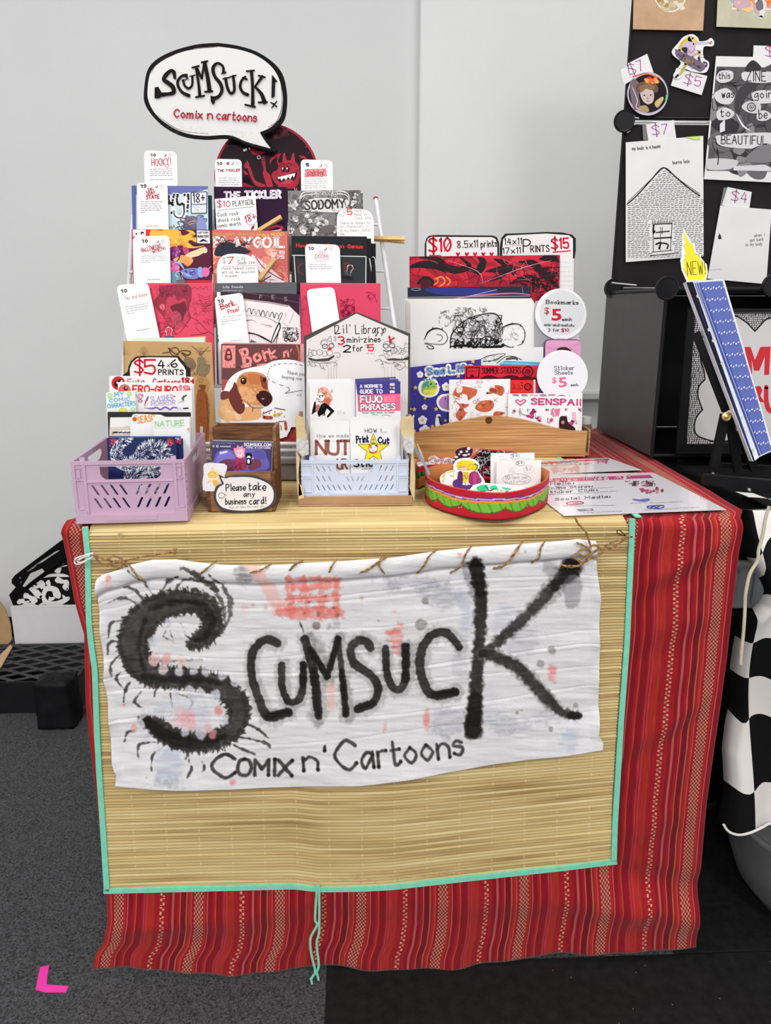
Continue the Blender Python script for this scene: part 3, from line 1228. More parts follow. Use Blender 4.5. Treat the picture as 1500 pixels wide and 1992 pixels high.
 # second outline strands over the S's crown
 for pts in (((500,160),(590,200),(660,260),(700,320),(740,400),(745,480)),((560,180),(620,230)),((660,200),(740,290),(775,370),(770,460),(720,540)),
 ((460,300),(540,240),(640,260),(700,310)),((500,215),(430,250)),((560,300),(640,330),(700,380))):
  cv.brush([zz(*p) for p in pts],[1.4,4.5,5,4,3.5,2][:max(2,len(pts))],(70,66,64),.85,1.2,3.2,.35)
 legs = (((180,290),(240,300),(295,365)),((210,180),(280,240),(300,270),(345,330)),((95,375),(150,350),(220,360),(260,410)),((170,475),(110,490),(95,570)),
 ((150,585),(100,600),(90,660)),((160,665),(110,720),(115,790)),((165,760),(140,800),(190,870)),((215,820),(190,860),(180,930)),((280,870),(240,930),(300,970)),
 ((355,870),(350,900)),((440,880),(455,980)),((480,880),(560,920),(545,975)),((250,1090),(200,1100),(185,1150)),((370,1150),(280,1160),(260,1190),(265,1240)),
 ((400,1180),(345,1220),(340,1300)),((500,1180),(540,1200),(525,1250)),((560,1180),(640,1170)),((560,1280),(560,1300),(540,1340)),((620,1260),(635,1290),(620,1310)),
 ((845,1045),(930,1080),(990,1130)),((820,1125),(910,1140)),((920,1145),(980,1160),(1000,1185)),((770,1160),(860,1200),(915,1220)),((400,560),(470,600)),((430,500),(400,560)),
 ((500,490),(530,560)),((440,530),(465,600)),((430,250),(500,210)),((400,300),(420,260)),((540,1190),(550,1260)),((1165,480),(1185,540)))
 for q in legs:
  cv.brush([zz(*p) for p in q],[1.0,2.9,0.9],(58,54,52),.9,1.0,1.6,.15)
 # white and pink petals lying on the S
 for x, y, r, c in ((340,600,9,(214,214,220)),(430,490,7,(216,216,220)),(350,690,10,(236,190,190)),(400,745,9,(225,205,205)),(420,690,9,(236,170,165)),(490,760,8,(222,222,226)),
 (570,750,8,(222,222,226)),(640,760,8,(222,222,226)),(730,775,9,(222,222,226)),(545,870,9,(216,216,222)),(610,880,8,(216,216,222)),(470,880,8,(216,216,222)),
 (690,900,10,(214,214,222)),(560,940,14,(214,214,222)),(480,1010,16,(236,200,204)),(540,1030,16,(238,180,184)),(620,1010,16,(216,214,222)),(710,980,8,(232,150,140)),
 (740,1030,9,(220,220,226)),(610,1100,10,(216,216,222)),(520,1090,8,(216,216,222)),(680,1110,7,(226,140,140)),(270,1060,10,(222,222,226)),(300,1120,10,(222,222,226)),
 (290,990,9,(222,222,226)),(800,820,8,(222,222,228)),(380,1190,9,(222,222,226)),(240,1070,6,(236,180,170)),(650,1070,8,(232,190,190)),(450,600,8,(232,225,226)),(520,520,9,(230,228,228)),(500,700,9,(238,205,200)),(440,990,10,(225,225,230))):
  cv.blot(*zz(x,y),r*1.0,c,.85,soft=1.6,ry=r*1.25,rough=1.6,dry=.12)
  cv.brush([zz(x-8,y-14),zz(x+10,y),zz(x-4,y+16)],.6,(150,140,145),.35,.8,.4)
 # letter halos and strokes: c u m s u c
 words_ = [
 ([(540,1248),(515,1242),(493,1265),(490,1305),(503,1352),(522,1390),(560,1382)],[9,8,8,8,8,9,10]),
 ([(549,1290),(550,1335),(563,1362),(582,1356),(590,1330),(590,1290)],[7,7,7,7,7,7]),
 ([(593,1240),(610,1300),(620,1390)],[8,9,8]),
 ([(605,1262),(637,1312)],[7,7]),
 ([(637,1312),(658,1240)],[6,7]),
 ([(657,1240),(665,1300),(673,1385)],[6,6,7]),
 ([z7(110,690),z7(85,655),z7(40,655),z7(5,700),z7(25,770),z7(110,830),z7(150,900),z7(120,975),z7(45,1005)],[8,8,8,8,8,8,8,8,9]),
 ([z7(188,690),z7(192,800),z7(215,880),z7(255,905),z7(290,850),z7(292,685)],[7,7,7,7,8,8]),
 ([z7(570,685),z7(510,615),z7(440,615),z7(380,690),z7(365,780),z7(390,880),z7(440,935),z7(545,920)],[7,8,8,9,9,9,9,9])]
 for pts, r in words_:
  cv.brush([(x+2,y+1) for x,y in pts],[q+7 for q in r],(150,147,147),.52,3.5,4.5,.4)
 cv.brush([(605,1235),(625,1262),(640,1290)],[10,10,6],(120,118,118),.5,5,4,.4)
 cv.brush([(610,1390),(618,1402)],[13,8],(130,128,128),.5,4,4,.3)
 cv.brush([(672,1330),(676,1390)],[9,13],(150,148,148),.45,4,4,.3)
 cv.brush([z7(330,690),z7(300,700),z7(300,780)],[14,12,6],(140,138,138),.5,5,4,.4)
 cv.blot(640,1215,6,GR,.6,soft=3)
 cv.blot(655,1212,9,GR,.5,soft=4,ry=12)
 for pts, r in words_:
  cv.brush(pts,r,(34,31,30),.95,1.0,1.3,.1)
  cv.brush(pts[-2:],[q*.75 for q in r[-2:]],BK,.85,2.5,1.2,0,smooth=False)
 # K
 stem = [z7(650,245),z7(680,400),z7(678,600),z7(664,800),z7(655,950),z7(640,1115)]
 cv.brush([(x-14,y+4) for x,y in stem[:2]],[10,8],(120,118,118),.55,4,5,.4)
 cv.brush(stem,[17,14,13,14,15,19],(88,84,82),.7,2.5,4,.3)
 cv.brush(stem,[13,11.5,10,11,12,15],(36,33,32),.9,2,2.4,.2)
 cv.brush(stem[:2],[15,10],BK,.95,3,4,.1,smooth=False)
 cv.brush(stem[-2:],[12,16],BK,.95,3,2,.1,smooth=False)
 arm = [z7(1150,280),z7(1060,370),z7(960,480),z7(850,590),z7(720,700)]
 cv.brush(arm,[21,18,15,12,9],(120,116,115),.62,4,5,.45)
 cv.brush(arm,[17,11,9,10,8],(42,38,38),.88,2.5,3,.3)
 cv.brush(arm[:2],[19,9],BK,.93,3,3,.1,smooth=False)
 cv.brush([z7(1160,360),z7(1155,440)],[18,16],(132,131,134),.62,2.5,2,.2)
 cv.brush([z7(1040,270),z7(1060,300)],[16,10],(130,128,130),.5,4,4,.3)
 leg = [z7(690,720),z7(780,745),z7(880,800),z7(960,880),z7(1040,970),z7(1110,1025),z7(1175,1040)]
 cv.brush(leg,[13,14,15,15,14,10,9],(110,106,105),.6,3,4,.4)
 cv.brush(leg,[8,11,11,11,10,7,8],(38,35,34),.9,2,2.4,.25)
 cv.brush([z7(1150,1040),z7(1185,1040)],8,BK,.95,1.5,1.5)
 for x, y, r in ((370,568,10),(1050,702,7),(990,770,7),(1045,1107,4),(870,1025,3),(1173,992,4),(150,547,2),(395,447,7),(905,177,2),(895,1012,2),(730,80,0)):
  if r:
   cv.blot(*z7(x,y),r*1.1,(128,126,122),.7,soft=1.5,rough=1.2)
 for x, y, r in ((1258,503,8),(1305,337,3),(1375,445,4),(1355,402,3),(1215,370,2),(1190,433,2),(1268,437,4)):
  cv.blot(*zz(x,y),r,(120,100,98),.75,soft=1.2,rough=1)
 # Comix n' Cartoons
 bar = random.Random(3)
 def letters(s_,x0,y0,x1,y1,h,w):
  for st in text_strokes(s_,x0,y0,x1,y1,h,0.18,bar,1.6):
   cv.brush([tuple(p) for p in st],w,(44,42,41),.93,1.1,.8,0,smooth=False)
   cv.brush([tuple(st[-1])],w*1.15,BK,.9,1.2,.5,smooth=False)
 letters('C',414,1506,458,1506,44,3.3)
 letters('OMIX',463,1503,568,1505,30,3.4)
 letters("n'",592,1494,636,1489,42,3.0)
 letters('C',655,1492,695,1488,56,3.1)
 letters('artoons',705,1487,900,1463,46,2.9)
 return cv

def make_banner():
 cv = paint_banner()
 nx, ny = 860, 400
 top = tab([(192,1121),(203,1112),(235,1103),(262,1092),(300,1084),(345,1083),(400,1090),(430,1093),(500,1096),(560,1093),(600,1090),(655,1088),(700,1084),(760,1080),(850,1067),(917,1060),(1015,1053),(1060,1050),(1120,1044),(1156,1047)])
 bot = tab([(229,1522),(260,1524),(340,1527),(450,1529),(560,1528),(640,1523),(700,1519),(800,1506),(900,1492),(1000,1478),(1100,1462),(1168,1448)])
 left = tab([(0,192),(0.1,193),(0.3,199),(0.45,206),(0.5,204),(0.6,212),(0.75,216),(0.9,222),(0.95,229),(1,227)])
 right = tab([(0,1155),(0.06,1156),(0.15,1160),(0.3,1166),(0.45,1163),(0.55,1165),(0.7,1162),(0.85,1163),(0.93,1160),(0.97,1169),(1,1167)])
 s = np.linspace(0,1,nx)
 t = np.concatenate([np.linspace(0,0.09,44),np.linspace(0.0925,1,ny-44)])
 n_cre = value_noise(520,1020,44,21,aspect=2.4,octaves=3)
 n_fin = value_noise(520,1020,12,22,aspect=2.2,octaves=3)
 S, T = np.meshgrid(s,t)
 PX = left(T) + (right(T)-left(T)) * S
 PY = top(PX) + (bot(PX)-top(PX)) * T
 cx, cy = np.clip((PX-165).astype(int),0,1019), np.clip((PY-1025).astype(int),0,519)
 d = 0.0042 + 0.0026 * (n_cre[cy,cx]-0.5) + 0.00035 * (n_fin[cy,cx]-0.5)
 # rod pocket along the top, laced tight at the hem line
 roll = np.where(T < 0.085,0.0075*np.sqrt(np.clip(1-((T-0.04)/0.045)**2,0,1)),0)
 d = d + roll - 0.0022 * np.exp(-((T-0.1)/0.008)**2)
 # sharp horizontal creases where it was folded
 rr = np.random.RandomState(2)
 for tc, am in ((0.155,.0007),(0.19,.0004),(0.30,.0003),(0.42,.0004),(0.50,.0007),(0.585,.0004),(0.70,.0004),(0.80,.0003)):
  w = tc + 0.012 * np.sin(S*9+tc*30) + 0.02 * (S-.5)
  d -= am * np.exp(-((T-w)/0.0035)**2)
  d += am * .7 * np.exp(-((T-w-0.012)/0.006)**2)
 # it lifts from the mat along the lower hem
 d += 0.004 * np.clip((T-0.8)/0.2,0,1) * (1+np.sin(S*14))
 d += 0.004 * np.clip((0.02-np.minimum(S,1-S))/0.02,0,1) * (0.5+0.5*np.sin(T*30))
 px, py = PX.ravel(), PY.ravel()
 V = BANP.hits(np.stack([px,py],1),d.ravel())
 C = lin(cv.sample(px,py))
 C = np.concatenate([C,np.ones((len(C),1))],1)
 pm = print_mat('painted_banner_cloth',0.75,0.15)
 nt = pm.node_tree
 nz = nt.nodes.new('ShaderNodeTexNoise')
 nz.inputs['Scale'].default_value = 260
 tc_ = nt.nodes.new('ShaderNodeTexCoord')
 bp = nt.nodes.new('ShaderNodeBump')
 bp.inputs['Strength'].default_value = 0.25
 bp.inputs['Distance'].default_value = 0.0008
 nt.links.new(tc_.outputs['Object'],nz.inputs[0])
 nt.links.new(nz.outputs[0],bp.inputs['Height'])
 nt.links.new(bp.outputs[0],nt.nodes['Principled BSDF'].inputs['Normal'])
 root = thing('painted_banner','white hand painted paper banner with huge black inked lettering hung on the straw mat','banner',tuple(BANP.hit(680,1080)))
 o = mesh('banner_sheet',V,grid_faces(nx,len(t)),pm,root,True,cols=C)
 m = o.modifiers.new('thickness','SOLIDIFY')
 m.thickness, m.offset = 0.0008, -1
 # rod inside the pocket
 rod = [BANP.hit(x,float(top(x))+16,0.0035) for x in (196,300,450,600,760,900,1050,1152)]
 MB().tube(rod,0.0030,8).build('hanging_rod',mat('thin_dowel',(190,150,100),0.6),root)
 TW = mat('jute_twine',(176,138,92),0.9,var=0.2,scale=260,bump=1,bscale=900,spec=0.1)
 rt = random.Random(8)

 def twine(pts,r=0.0011,off=0.0145,name='lacing_twine',under=False):
  """two plies twisted about each other"""
  q = catmull(pts,n=7)
  n = len(q)
  base = []
  for i, p in enumerate(q):
   o_ = off if np.isscalar(off) else np.interp(i/(n-1),np.linspace(0,1,len(off)),off)
   base.append(BANP.hit(p[0],p[1],float(o_)))
  mb = MB()
  for ph in (0,math.pi):
   pl = []
   for i, p in enumerate(base):
    d_ = (base[min(i+1,n-1)]-base[max(i-1,0)]).normalized()
    u = d_.orthogonal().normalized()
    w = d_.cross(u)
    a = i * 0.9 + ph
    pl.append(p+(u*math.cos(a)+w*math.sin(a))*r*0.6)
   mb.tube(pl,r*0.7,5)
  # stray fibres
  for i in range(0,n,2):
   p = base[i]
   mb.tube([p,p+Vector((rt.uniform(-1,1),-0.3,rt.uniform(-1,1)))*0.003],0.00012,3)
  mb.build(name,TW,root)
 lashes = [[(251,1098),(266,1120),(284,1134)],[(384,1121),(400,1108),(421,1091)],[(482,1114),(505,1110),(528,1097)],
 [(561,1113),(572,1100),(590,1090)],[(639,1118),(645,1102),(655,1088)],[(687,1116),(712,1110),(733,1096),(757,1080)],
 [(742,1084),(738,1100),(748,1116)],[(812,1115),(825,1100),(835,1082),(852,1067)],[(876,1114),(896,1102),(906,1078),(919,1060)],
 [(960,1106),(985,1098),(1000,1078),(1016,1053)],[(1034,1094),(1048,1086),(1052,1066),(1062,1050)]]
 for i, l in enumerate(lashes):
  twine(l,0.0011+0.0003*(i in (5,9,3)),off=[0.006,0.0155,0.0165,0.010])
 # left knot and loose ends
 for pts in ([(181,1077),(200,1088),(225,1092),(248,1102)],[(181,1078),(196,1096),(214,1100),(240,1104)],[(205,1090),(222,1082),(245,1094),(232,1106)],
 [(225,1096),(262,1086),(300,1079),(343,1073)],[(210,1086),(228,1104),(252,1098)],[(340,1078),(344,1070),(338,1068)]):
  twine(pts,0.0012,off=0.014)
 # right knot, run out to the pin and up under the leaflet
 for pts in ([(1224,1042),(1190,1056),(1160,1071),(1130,1088)],[(1226,1044),(1196,1062),(1166,1078),(1140,1092)],[(1150,1066),(1130,1070),(1118,1084),(1136,1094),(1152,1080)],
 [(1106,1101),(1128,1100),(1142,1086),(1126,1078)],[(1090,1098),(1110,1103),(1135,1098)],[(1149,1062),(1140,1036),(1126,1020),(1118,1006)],[(1122,1056),(1140,1064),(1150,1076)],
 [(1140,1070),(1156,1060),(1170,1070)]):
  twine(pts,0.0012,off=0.0165)
 # paper clip through the mat's left binding
 clip = [(177,1081),(160,1085),(151,1089),(147,1093),(150,1097),(158,1094),(181,1087),(182,1080),(176,1076),(168,1080),(153,1086),(149,1090)]
 clip = [(183,1079),(176,1077),(172,1081),(158,1086),(152,1090),(152,1094),(158,1094),(178,1085),(183,1080),(181,1076),(166,1080),(150,1085),(145,1091),(147,1097),(155,1097),(168,1091)]
 MB().tube([BANP.hit(a,b,0.006+0.001*math.sin(i)) for i,(a,b) in enumerate(catmull(clip,n=4))],0.0009,6).build(
 'paper_clip',mat('white_coated_wire',(236,234,238),0.35),None,label="white paper clip on the mint edge of the mat's left side",cat='paper clip')
 pin = [(1231,1044),(1222,1047),(1218,1043),(1206,1032),(1201,1032),(1201,1037),(1212,1042),(1230,1044)]
 MB().tube([BANP.hit(a,b,0.008) for a,b in catmull(pin,n=4)],0.0006,6).build(
 'safety_pin',mat('dark_wire',(40,36,34),0.35,0.8),None,label="small dark safety pin holding the twine at the mat's mint edge",cat='pin')

make_banner()
# tiny knotted thread on the mat
_q = [(238,1036),(232,1040),(229,1043),(233,1034),(236,1046)]
MB().tube([MATP.hit(a,b,0.0062) for a,b in catmull(_q,n=3)],0.0006,5).build('thread_knot',mat('pale_thread',(216,186,140),0.8),None,
 label="small pale thread knot on the straw mat below the mauve crate",cat='thread')

def vw(k,ox,oy):
 return lambda pts: [(ox+x/k,oy+y/k) for x,y in pts]

# ------------------------------------------------------------------ wire rack with comics
ROW_Z = {4:0.797,3:0.880,2:0.968,1:1.050,0:1.062}
ROW_Y = {4:0.195,3:0.245,2:0.297,1:0.345,0:0.375}

def rp(r,fwd=0.0,lean=12,yaw=0):
 return front(ROW_Y[r]-fwd,lean,yaw,ROW_Z[r])

def tall(TL,TR,plane,zb,r=0,slide=(0,0)):
 """outline of a card from its top corners down to height zb on its plane"""
 out = []
 up = Vector((1,0,0)).cross(plane.n)
 up = -up if up.z < 0 else up
 for (x,y), s_ in ((TR,slide[1]),(TL,slide[0])):
  p = plane.hit(x,y)
  q = p - up * ((p.z-zb)/up.z) + Vector((s_,0,0))
  out.append(proj(q))
 return rquad(TL,TR,out[0],out[1],r)

def booklet(label,TL,TR,r,color,ink=None,fwd=0.0,thick=0.003,name='comic_booklet',cat='comic',group='comics on the wire rack',rc=0,slide=(0,0),seed=3,m=None,zb=None,var=0.03,inkmat=None):
 pl = rp(r,fwd)
 o = tall(TL,TR,pl,zb or ROW_Z[r]+0.001,rc,slide)
 mt = m or mat('cover_'+'_'.join(map(str,color)),color,0.45,spec=0.15,var=var,scale=14)
 return card(name,label,cat,o,pl,thick,mt,ink,group,seed=seed,inkmat=inkmat)

SER = dict(serif=6,w=4.5,jit=0.1)
BLK, REDI, WHT = (16,14,16), (176,40,54), (240,238,240)

def price(I,t,x,y,h,w,ang=0.0):
 """small slab numerals of the printed label cards"""
 ca, sa = math.cos(ang), math.sin(ang)
 I.text("'",x-h*.28,y-h*.2,x-h*.18,y-h*.2,h*.8,BLK,w*.8,0)
 n = len(t)
 I.text(t,x+h*0.25,y,x+h*0.25+w*0+n*h*.8*ca,y+n*h*.8*sa,h,BLK,w,0.05,serif=w*0.75,gap=4)

def chilli(I,x,y,s,c=(150,30,44)):
 I.line([(x-s,y+s*.8),(x,y+s*.55),(x+s*.6,y-s*.2),(x+s*.7,y-s)],[s*.15,s*.5,s*.5,s*.25],c)

def badge(I,x,y,s):
 I.ring(x,y,s,s*.12,(200,160,165))
 I.line([(x-s*.4,y-s*.5),(x+s*.3,y+s*.5)],s*.18,(190,140,150))
 I.line([(x+s*.4,y-s*.4),(x,y+s*.1)],s*.15,(190,140,150))

def label_card(label,TL,TR,r,ink,fwd=0.006,rc=9,slide=(0,0),name='price_label_card',zb=None,seed=5,group='price label cards on the wire rack'):
 pl = rp(r,fwd)
 o = tall(TL,TR,pl,zb or ROW_Z[r]+0.002,rc,slide)
 return card(name,label,'label',o,pl,0.0006,CARDSTOCK,ink,group,seed=seed)

def make_rack():
 W_ = mat('white_coated_rack_wire',(226,226,230),0.35,spec=0.5,var=0.02)
 t = thing('wire_rack','white wire display rack holding three columns of comic booklets','rack',(-0.15,0.26,TZ+0.052))
 P = front(0.215,30,0,0.79)
 dn = lambda x, y: P.hit(x,y)
 top_r = dn(731,388)
 foot_r = Vector((P.hit(768,640).x+0.012,0,0))
 a = P.hit(768,640)
 d = (a-top_r).normalized()
 foot = top_r + d * ((top_r.z-(TZ+0.0445))/-d.z)
 MB().tube([top_r,a,foot],0.0038,10).build('side_rail',W_,t)
 MB().tube([top_r+Vector((0,0,0.0)),top_r-d*0.003],0.0042,10).build('rail_cap',mat('red_plastic_cap',(150,60,62),0.5),t)
 topl = P.hit(259,420)
 footl = Vector((topl.x+0.005,foot.y,foot.z))
 MB().tube([topl,footl],0.0038,10).build('side_rail',W_,t)
 for px_, dark in ((414,0),(571,0)):
  b = P.hit(px_,450)
  bt = Vector((b.x,foot.y+0.0,foot.z))
  MB().tube([b+Vector((0,0.02,0.035)),bt],0.0024,8).build('middle_rail',W_,t)
 # rungs and book shelves of each row
 for y in (437,528,600):
  q = P.hit(731,y)
  w = (q.z-foot.z) / (top_r.z-foot.z)
  xr_ = foot.x + (top_r.x-foot.x) * w
  xl_ = footl.x + (topl.x-footl.x) * w
  MB().tube([(xl_,q.y,q.z),(xr_,q.y,q.z)],0.0020,8).build('rung',W_,t)
 for r in (4,3,2,1):
  z, y = ROW_Z[r] - 0.002, ROW_Y[r]
  yr = 0.215 + (z-0.79) * math.tan(math.radians(30))
  for dy in (-0.010,0.004):
   MB().tube([(footl.x+0.004,y+dy,z),(foot.x-0.02 if r == 4 else 0.0,y+dy,z)],0.0019,8).build('shelf_wire',W_,t)
  for x in (footl.x+0.01,-0.20,-0.12,-0.02):
   MB().tube([(x,y-0.010,z),(x,max(yr,y+0.006),z)],0.0017,6).build('shelf_bracket',W_,t)
 # the front lip that shows below the lowest row
 Pf = front(ROW_Y[4]-0.016,0,0,0.79)
 for y0 in (863,876):
  q0, q1 = Pf.hit(388,y0), Pf.hit(622,y0)
  MB().tube([q0,q1],0.0027,8).build('front_lip_wire',W_,t)
 for x in (392,592):
  q0, q1 = Pf.hit(x,830), Pf.hit(x,873)
  MB().tube([q1,q0],0.0022,8).build('front_upright',W_,t)
  MB().tube([q1,(q1.x,q1.y,TZ+0.0403)],0.0022,8).build('foot',W_,t)
 return P

RACKP = make_rack()
# grey box under the rack
_a, _b = level(TZ).hit(388,944), level(TZ).hit(606,943)
_h = front(_a.y).hit(400,884).z
t = thing('riser_box','plain grey riser box under the wire rack, behind the card holder','box',(_a.x+.1,_a.y+.1,TZ+.005))
MB().bevbox((_a.x-0.06,_a.y+0.002,TZ+0.0052),(_b.x+0.06,0.40,TZ+0.030),0.003).build('box_body',mat('grey_board',(150,146,148),0.6),t)
MB().bevbox((_a.x-0.062,_a.y,TZ+0.0302),(_b.x+0.062,0.402,TZ+0.040),0.002).build('lid',mat('grey_board_lid',(160,156,158),0.6),t)

# ---- row 1 (top), behind it the round print and the speech-bubble sign
def ink_circle(I):
 I.view(4.69,400,230)
 I.group('print')
 I.disc(555,520,476,(170,34,52),n=64).disc(555,520,455,(34,14,24),n=64)
 I.blobs(600,100,740,240,8,[(96,40,52),(74,30,42),(60,24,34)],14,40)
 R, D = (176,40,60), (34,14,24)
 # head of the grinning horned figure
 I.fill([(600,360),(640,330),(690,318),(660,380),(668,410),(700,400),(706,330),(722,312),(740,385),(775,385),(790,330),(806,312),(818,400),(850,430),(862,520),(850,600),(800,640),(700,640),(640,600),(605,540),(604,510),(650,480),(668,440),(650,400),(655,350),(610,380),(590,420),(582,385)],R)
 I.fill([(610,500),(650,478),(660,520),(640,545),(606,540)],R,True)
 I.line([(630,520),(655,500),(640,490)],5,D)
 for x in (708,748):
  I.disc(x,465,20,D,ry=30).disc(x-3,462,13,(196,60,78),ry=21).disc(x+4,470,11,D,ry=17).disc(x-4,460,6,WHT,ry=8)
 I.line([(680,430),(705,415),(728,430)],5,D).line([(738,425),(765,412),(790,432)],5,D)
 I.fill([(648,540),(740,520),(830,490),(815,560),(760,590),(700,590),(665,570)],D,True)
 I.fill([(655,540),(820,500),(806,545),(790,520),(775,560),(752,535),(735,566),(712,545),(695,572),(680,550),(664,556)],WHT)
 I.fill([(690,585),(750,560),(800,570),(760,600),(710,600)],(196,60,78),True)
 I.line([(825,478),(845,480)],5,D)
 # guitar neck and arms
 I.fill([(505,360),(535,350),(545,400),(552,480),(590,520),(622,640),(560,640),(540,560),(520,500),(530,470),(510,400)],R)
 for y in range(370,470,24):
  I.line([(500,y),(535,y-6)],4,D)
 I.fill([(350,430),(380,385),(400,420),(395,455),(360,460)],R).fill([(385,460),(410,450),(450,560),(520,600),(545,610),(540,632),(470,620),(430,580)],R,True)
 I.scrib(390,460,460,580,10,D,3,40)
 I.fill([(345,470),(380,500),(390,520),(350,510)],R)
 I.fill([(345,590),(380,600),(440,632),(345,640)],R,True)
 I.fill([(405,285),(450,285),(500,300),(545,310),(500,330),(450,338),(420,320)],R,True).line([(440,300),(475,295),(490,315),(465,328),(455,312)],6,D)
 I.fill([(340,290),(370,272),(382,290),(350,306)],WHT).disc(400,278,12,(236,120,130)).disc(398,276,6,WHT)
 I.ring(486,358,14,5,WHT).ring(822,648,10,5,(220,200,205)).disc(918,262,5,(200,90,100)).disc(940,320,5,(160,60,70))
 I.fill([(850,340),(900,345),(935,380),(900,370),(870,365)],R)
 I.fill([(660,640),(700,600),(780,620),(850,640)],R,True)
 for i in range(14):
  I.line([(640+i*16,400+(i % 3)*10),(650+i*16,430+(i % 4)*8)],2.5,(130,24,42))

_pl = front(0.440,9,0,1.06)
card('round_print','round black and red print of a grinning horned figure behind the speech bubble sign','print',
 [(518+101.5*math.cos(a),341+101.5*math.sin(a)) for a in np.linspace(0,2*math.pi,64,endpoint=False)],_pl,0.003,
 mat('red_print_edge',(206,196,198),0.5),ink_circle,inkmat=GLOSSY_INK,clip=None)

# speech-bubble sign
_Z = vw(3.19,230,60)
_out = _Z(catmull([(620,75),(740,92),(860,130),(960,195),(1020,270),(1045,370),(1046,470),(1025,560),(955,620),(905,640)],n=6)) + _Z([(905,642),(940,690),(988,738),(975,752),(930,745)]) + \
 _Z(catmull([(930,745),(800,708),(690,668),(540,672),(410,655),(300,605),(215,530),(165,450),(160,370),(180,250),(235,180),(340,125),(470,88),(560,77)],n=6))
_in = _Z(catmull([(620,98),(740,115),(850,150),(940,212),(992,285),(1018,380),(1020,465),(1000,545),(940,602),(880,628)],n=6)) + _Z([(883,640),(915,690),(945,728)]) + \
 _Z(catmull([(945,730),(800,690),(690,648),(540,652),(420,635),(320,590),(235,520),(190,440),(182,370),(200,262),(255,200),(350,148),(470,112),(560,100)],n=6))

def ink_bubble(I):
 I.group('border_print').fill(_out,(26,23,24))
 I.group('print').fill(_in,(226,223,222))
 I.view(3.19,230,60)
 I.group('border_print')
 for o_ in (0,14):
  I.line([(205,250+o_),(240,200),(300,160+o_*.6),(400,122+o_*.4),(520,104+o_*.3),(620,100)],[2,6,5,3,2],(40,36,36))
 I.line([(1010,330),(1016,400),(1014,480),(985,560),(930,600)],[2,4,5,3],(40,36,36))
 I.line([(240,520),(330,590),(420,625),(560,640)],[2,4,3,2],(50,46,46))
 for i in range(240):
  x = I.rng.uniform(300,900)
  y = 590 + (x-300) * .13 + I.rng.uniform(-25,55) - max(0,420-x) * .2
  if y < 640 + max(0,x-660) * .45:
   I.disc(x,y,I.rng.uniform(.8,2.0),(140,136,136),n=5)
 I.group('lettering')
 K = (26,22,23)
 S1 = [(350,262),(330,250),(300,275),(285,305),(310,325),(340,350),(345,385),(310,395),(250,400)]
 I.line(S1,[22,20,26,24,26,28,26,20,30],K)
 I.fill([(228,355),(250,350),(275,392),(260,420),(228,422)],K).fill([(330,245),(360,262),(362,305),(345,300),(340,275)],K)
 I.line([(425,278),(395,285),(372,315),(375,350),(400,385),(440,405)],[18,16,17,17,18,22],K).fill([(400,270),(428,276),(440,305),(425,300)],K)
 I.line([(405,310),(415,345),(440,360),(460,340),(462,290)],[14,14,15,14,14],K).line([(398,312),(425,306)],7,K).line([(448,286),(478,278)],8,K)
 I.line([(485,232),(500,330),(508,405)],[16,16,20],K).line([(462,232),(502,222)],12,K).line([(484,415),(536,406)],12,K)
 I.line([(492,240),(520,300),(536,200)],[18,13,14],K,smooth=False)
 I.line([(538,200),(558,300),(568,375)],[22,24,26],K).line([(520,200),(556,192)],12,K).line([(540,382),(586,378)],12,K)
 I.line([(655,262),(650,222),(615,205),(590,235),(600,285),(635,330),(645,375),(625,410),(590,425)],[18,14,16,22,20,22,20,20,26],K)
 I.line([(645,268),(668,262)],10,K).fill([(574,405),(600,412),(602,448),(588,462),(576,440)],K)
 I.line([(668,300),(680,360),(700,390),(722,372),(715,285)],[18,18,18,17,17],K).line([(652,302),(690,293)],9,K).line([(695,290),(732,280)],9,K)
 I.line([(790,290),(768,310),(758,350),(775,385),(805,400)],[15,15,17,18,20],K).line([(775,295),(800,305)],12,K)
 I.line([(828,255),(835,350),(836,460)],[20,18,22],K).line([(798,255),(845,250)],11,K).line([(790,462),(850,476)],12,K)
 I.line([(895,288),(850,350)],[20,12],K).line([(872,282),(912,292)],11,K).line([(850,350),(890,395),(908,445)],[12,22,28],K).line([(872,448),(924,446)],12,K)
 I.fill([(955,275),(990,318),(975,322),(972,412),(952,422)],K)
 I.line([(948,448),(985,474)],8,K).line([(985,442),(955,480)],8,K).line([(955,452),(975,455)],5,K)
 I.text('Comix',348,538,522,548,50,(176,44,66),9,.3).text('n',556,548,585,548,55,(176,44,66),9,.3).text('cartoons',612,552,858,568,54,(176,44,66),8.5,.35)

_bp = front(0.426,8,0,1.06)
_sign = card('speech_bubble_sign','large white speech bubble shop sign with thick black outline above the comics rack','sign',_out,_bp,0.004,mat('black_foam_edge',(30,28,30),0.5),
 ink_bubble,clip=None)
# the wooden stick that holds it up, behind the round print
_q = front(0.458,9,0,1.06)
_st = [_q.hit(512,262),_q.hit(515,452)]
MB().tube([_st[0],_st[1]],0.0035,8).build('support_stick',mat('pine_stick',(200,165,115),0.6),_sign)

def ink_hooky_label(I):
 I.view(8.82,250,285).group('lettering')
 price(I,'10',385,168,42,13)
 chilli(I,630,150,26)
 badge(I,715,145,32)
 I.text('HOOKY!',405,335,725,310,115,(196,90,98),13,.4)
 I.ring(665,330,30,8,(196,90,98))
 for i in range(4):
  I.greek(370,400+i*35,755,395+i*35,15,(120,112,116),5)
 I.greek(370,575,760,565,12,(130,122,126),5)

label_card("white label card titled HOOKY! in red, standing up highest at the rack's left column",(280,292),(344,295),0,ink_hooky_label,fwd=-0.005,rc=11)

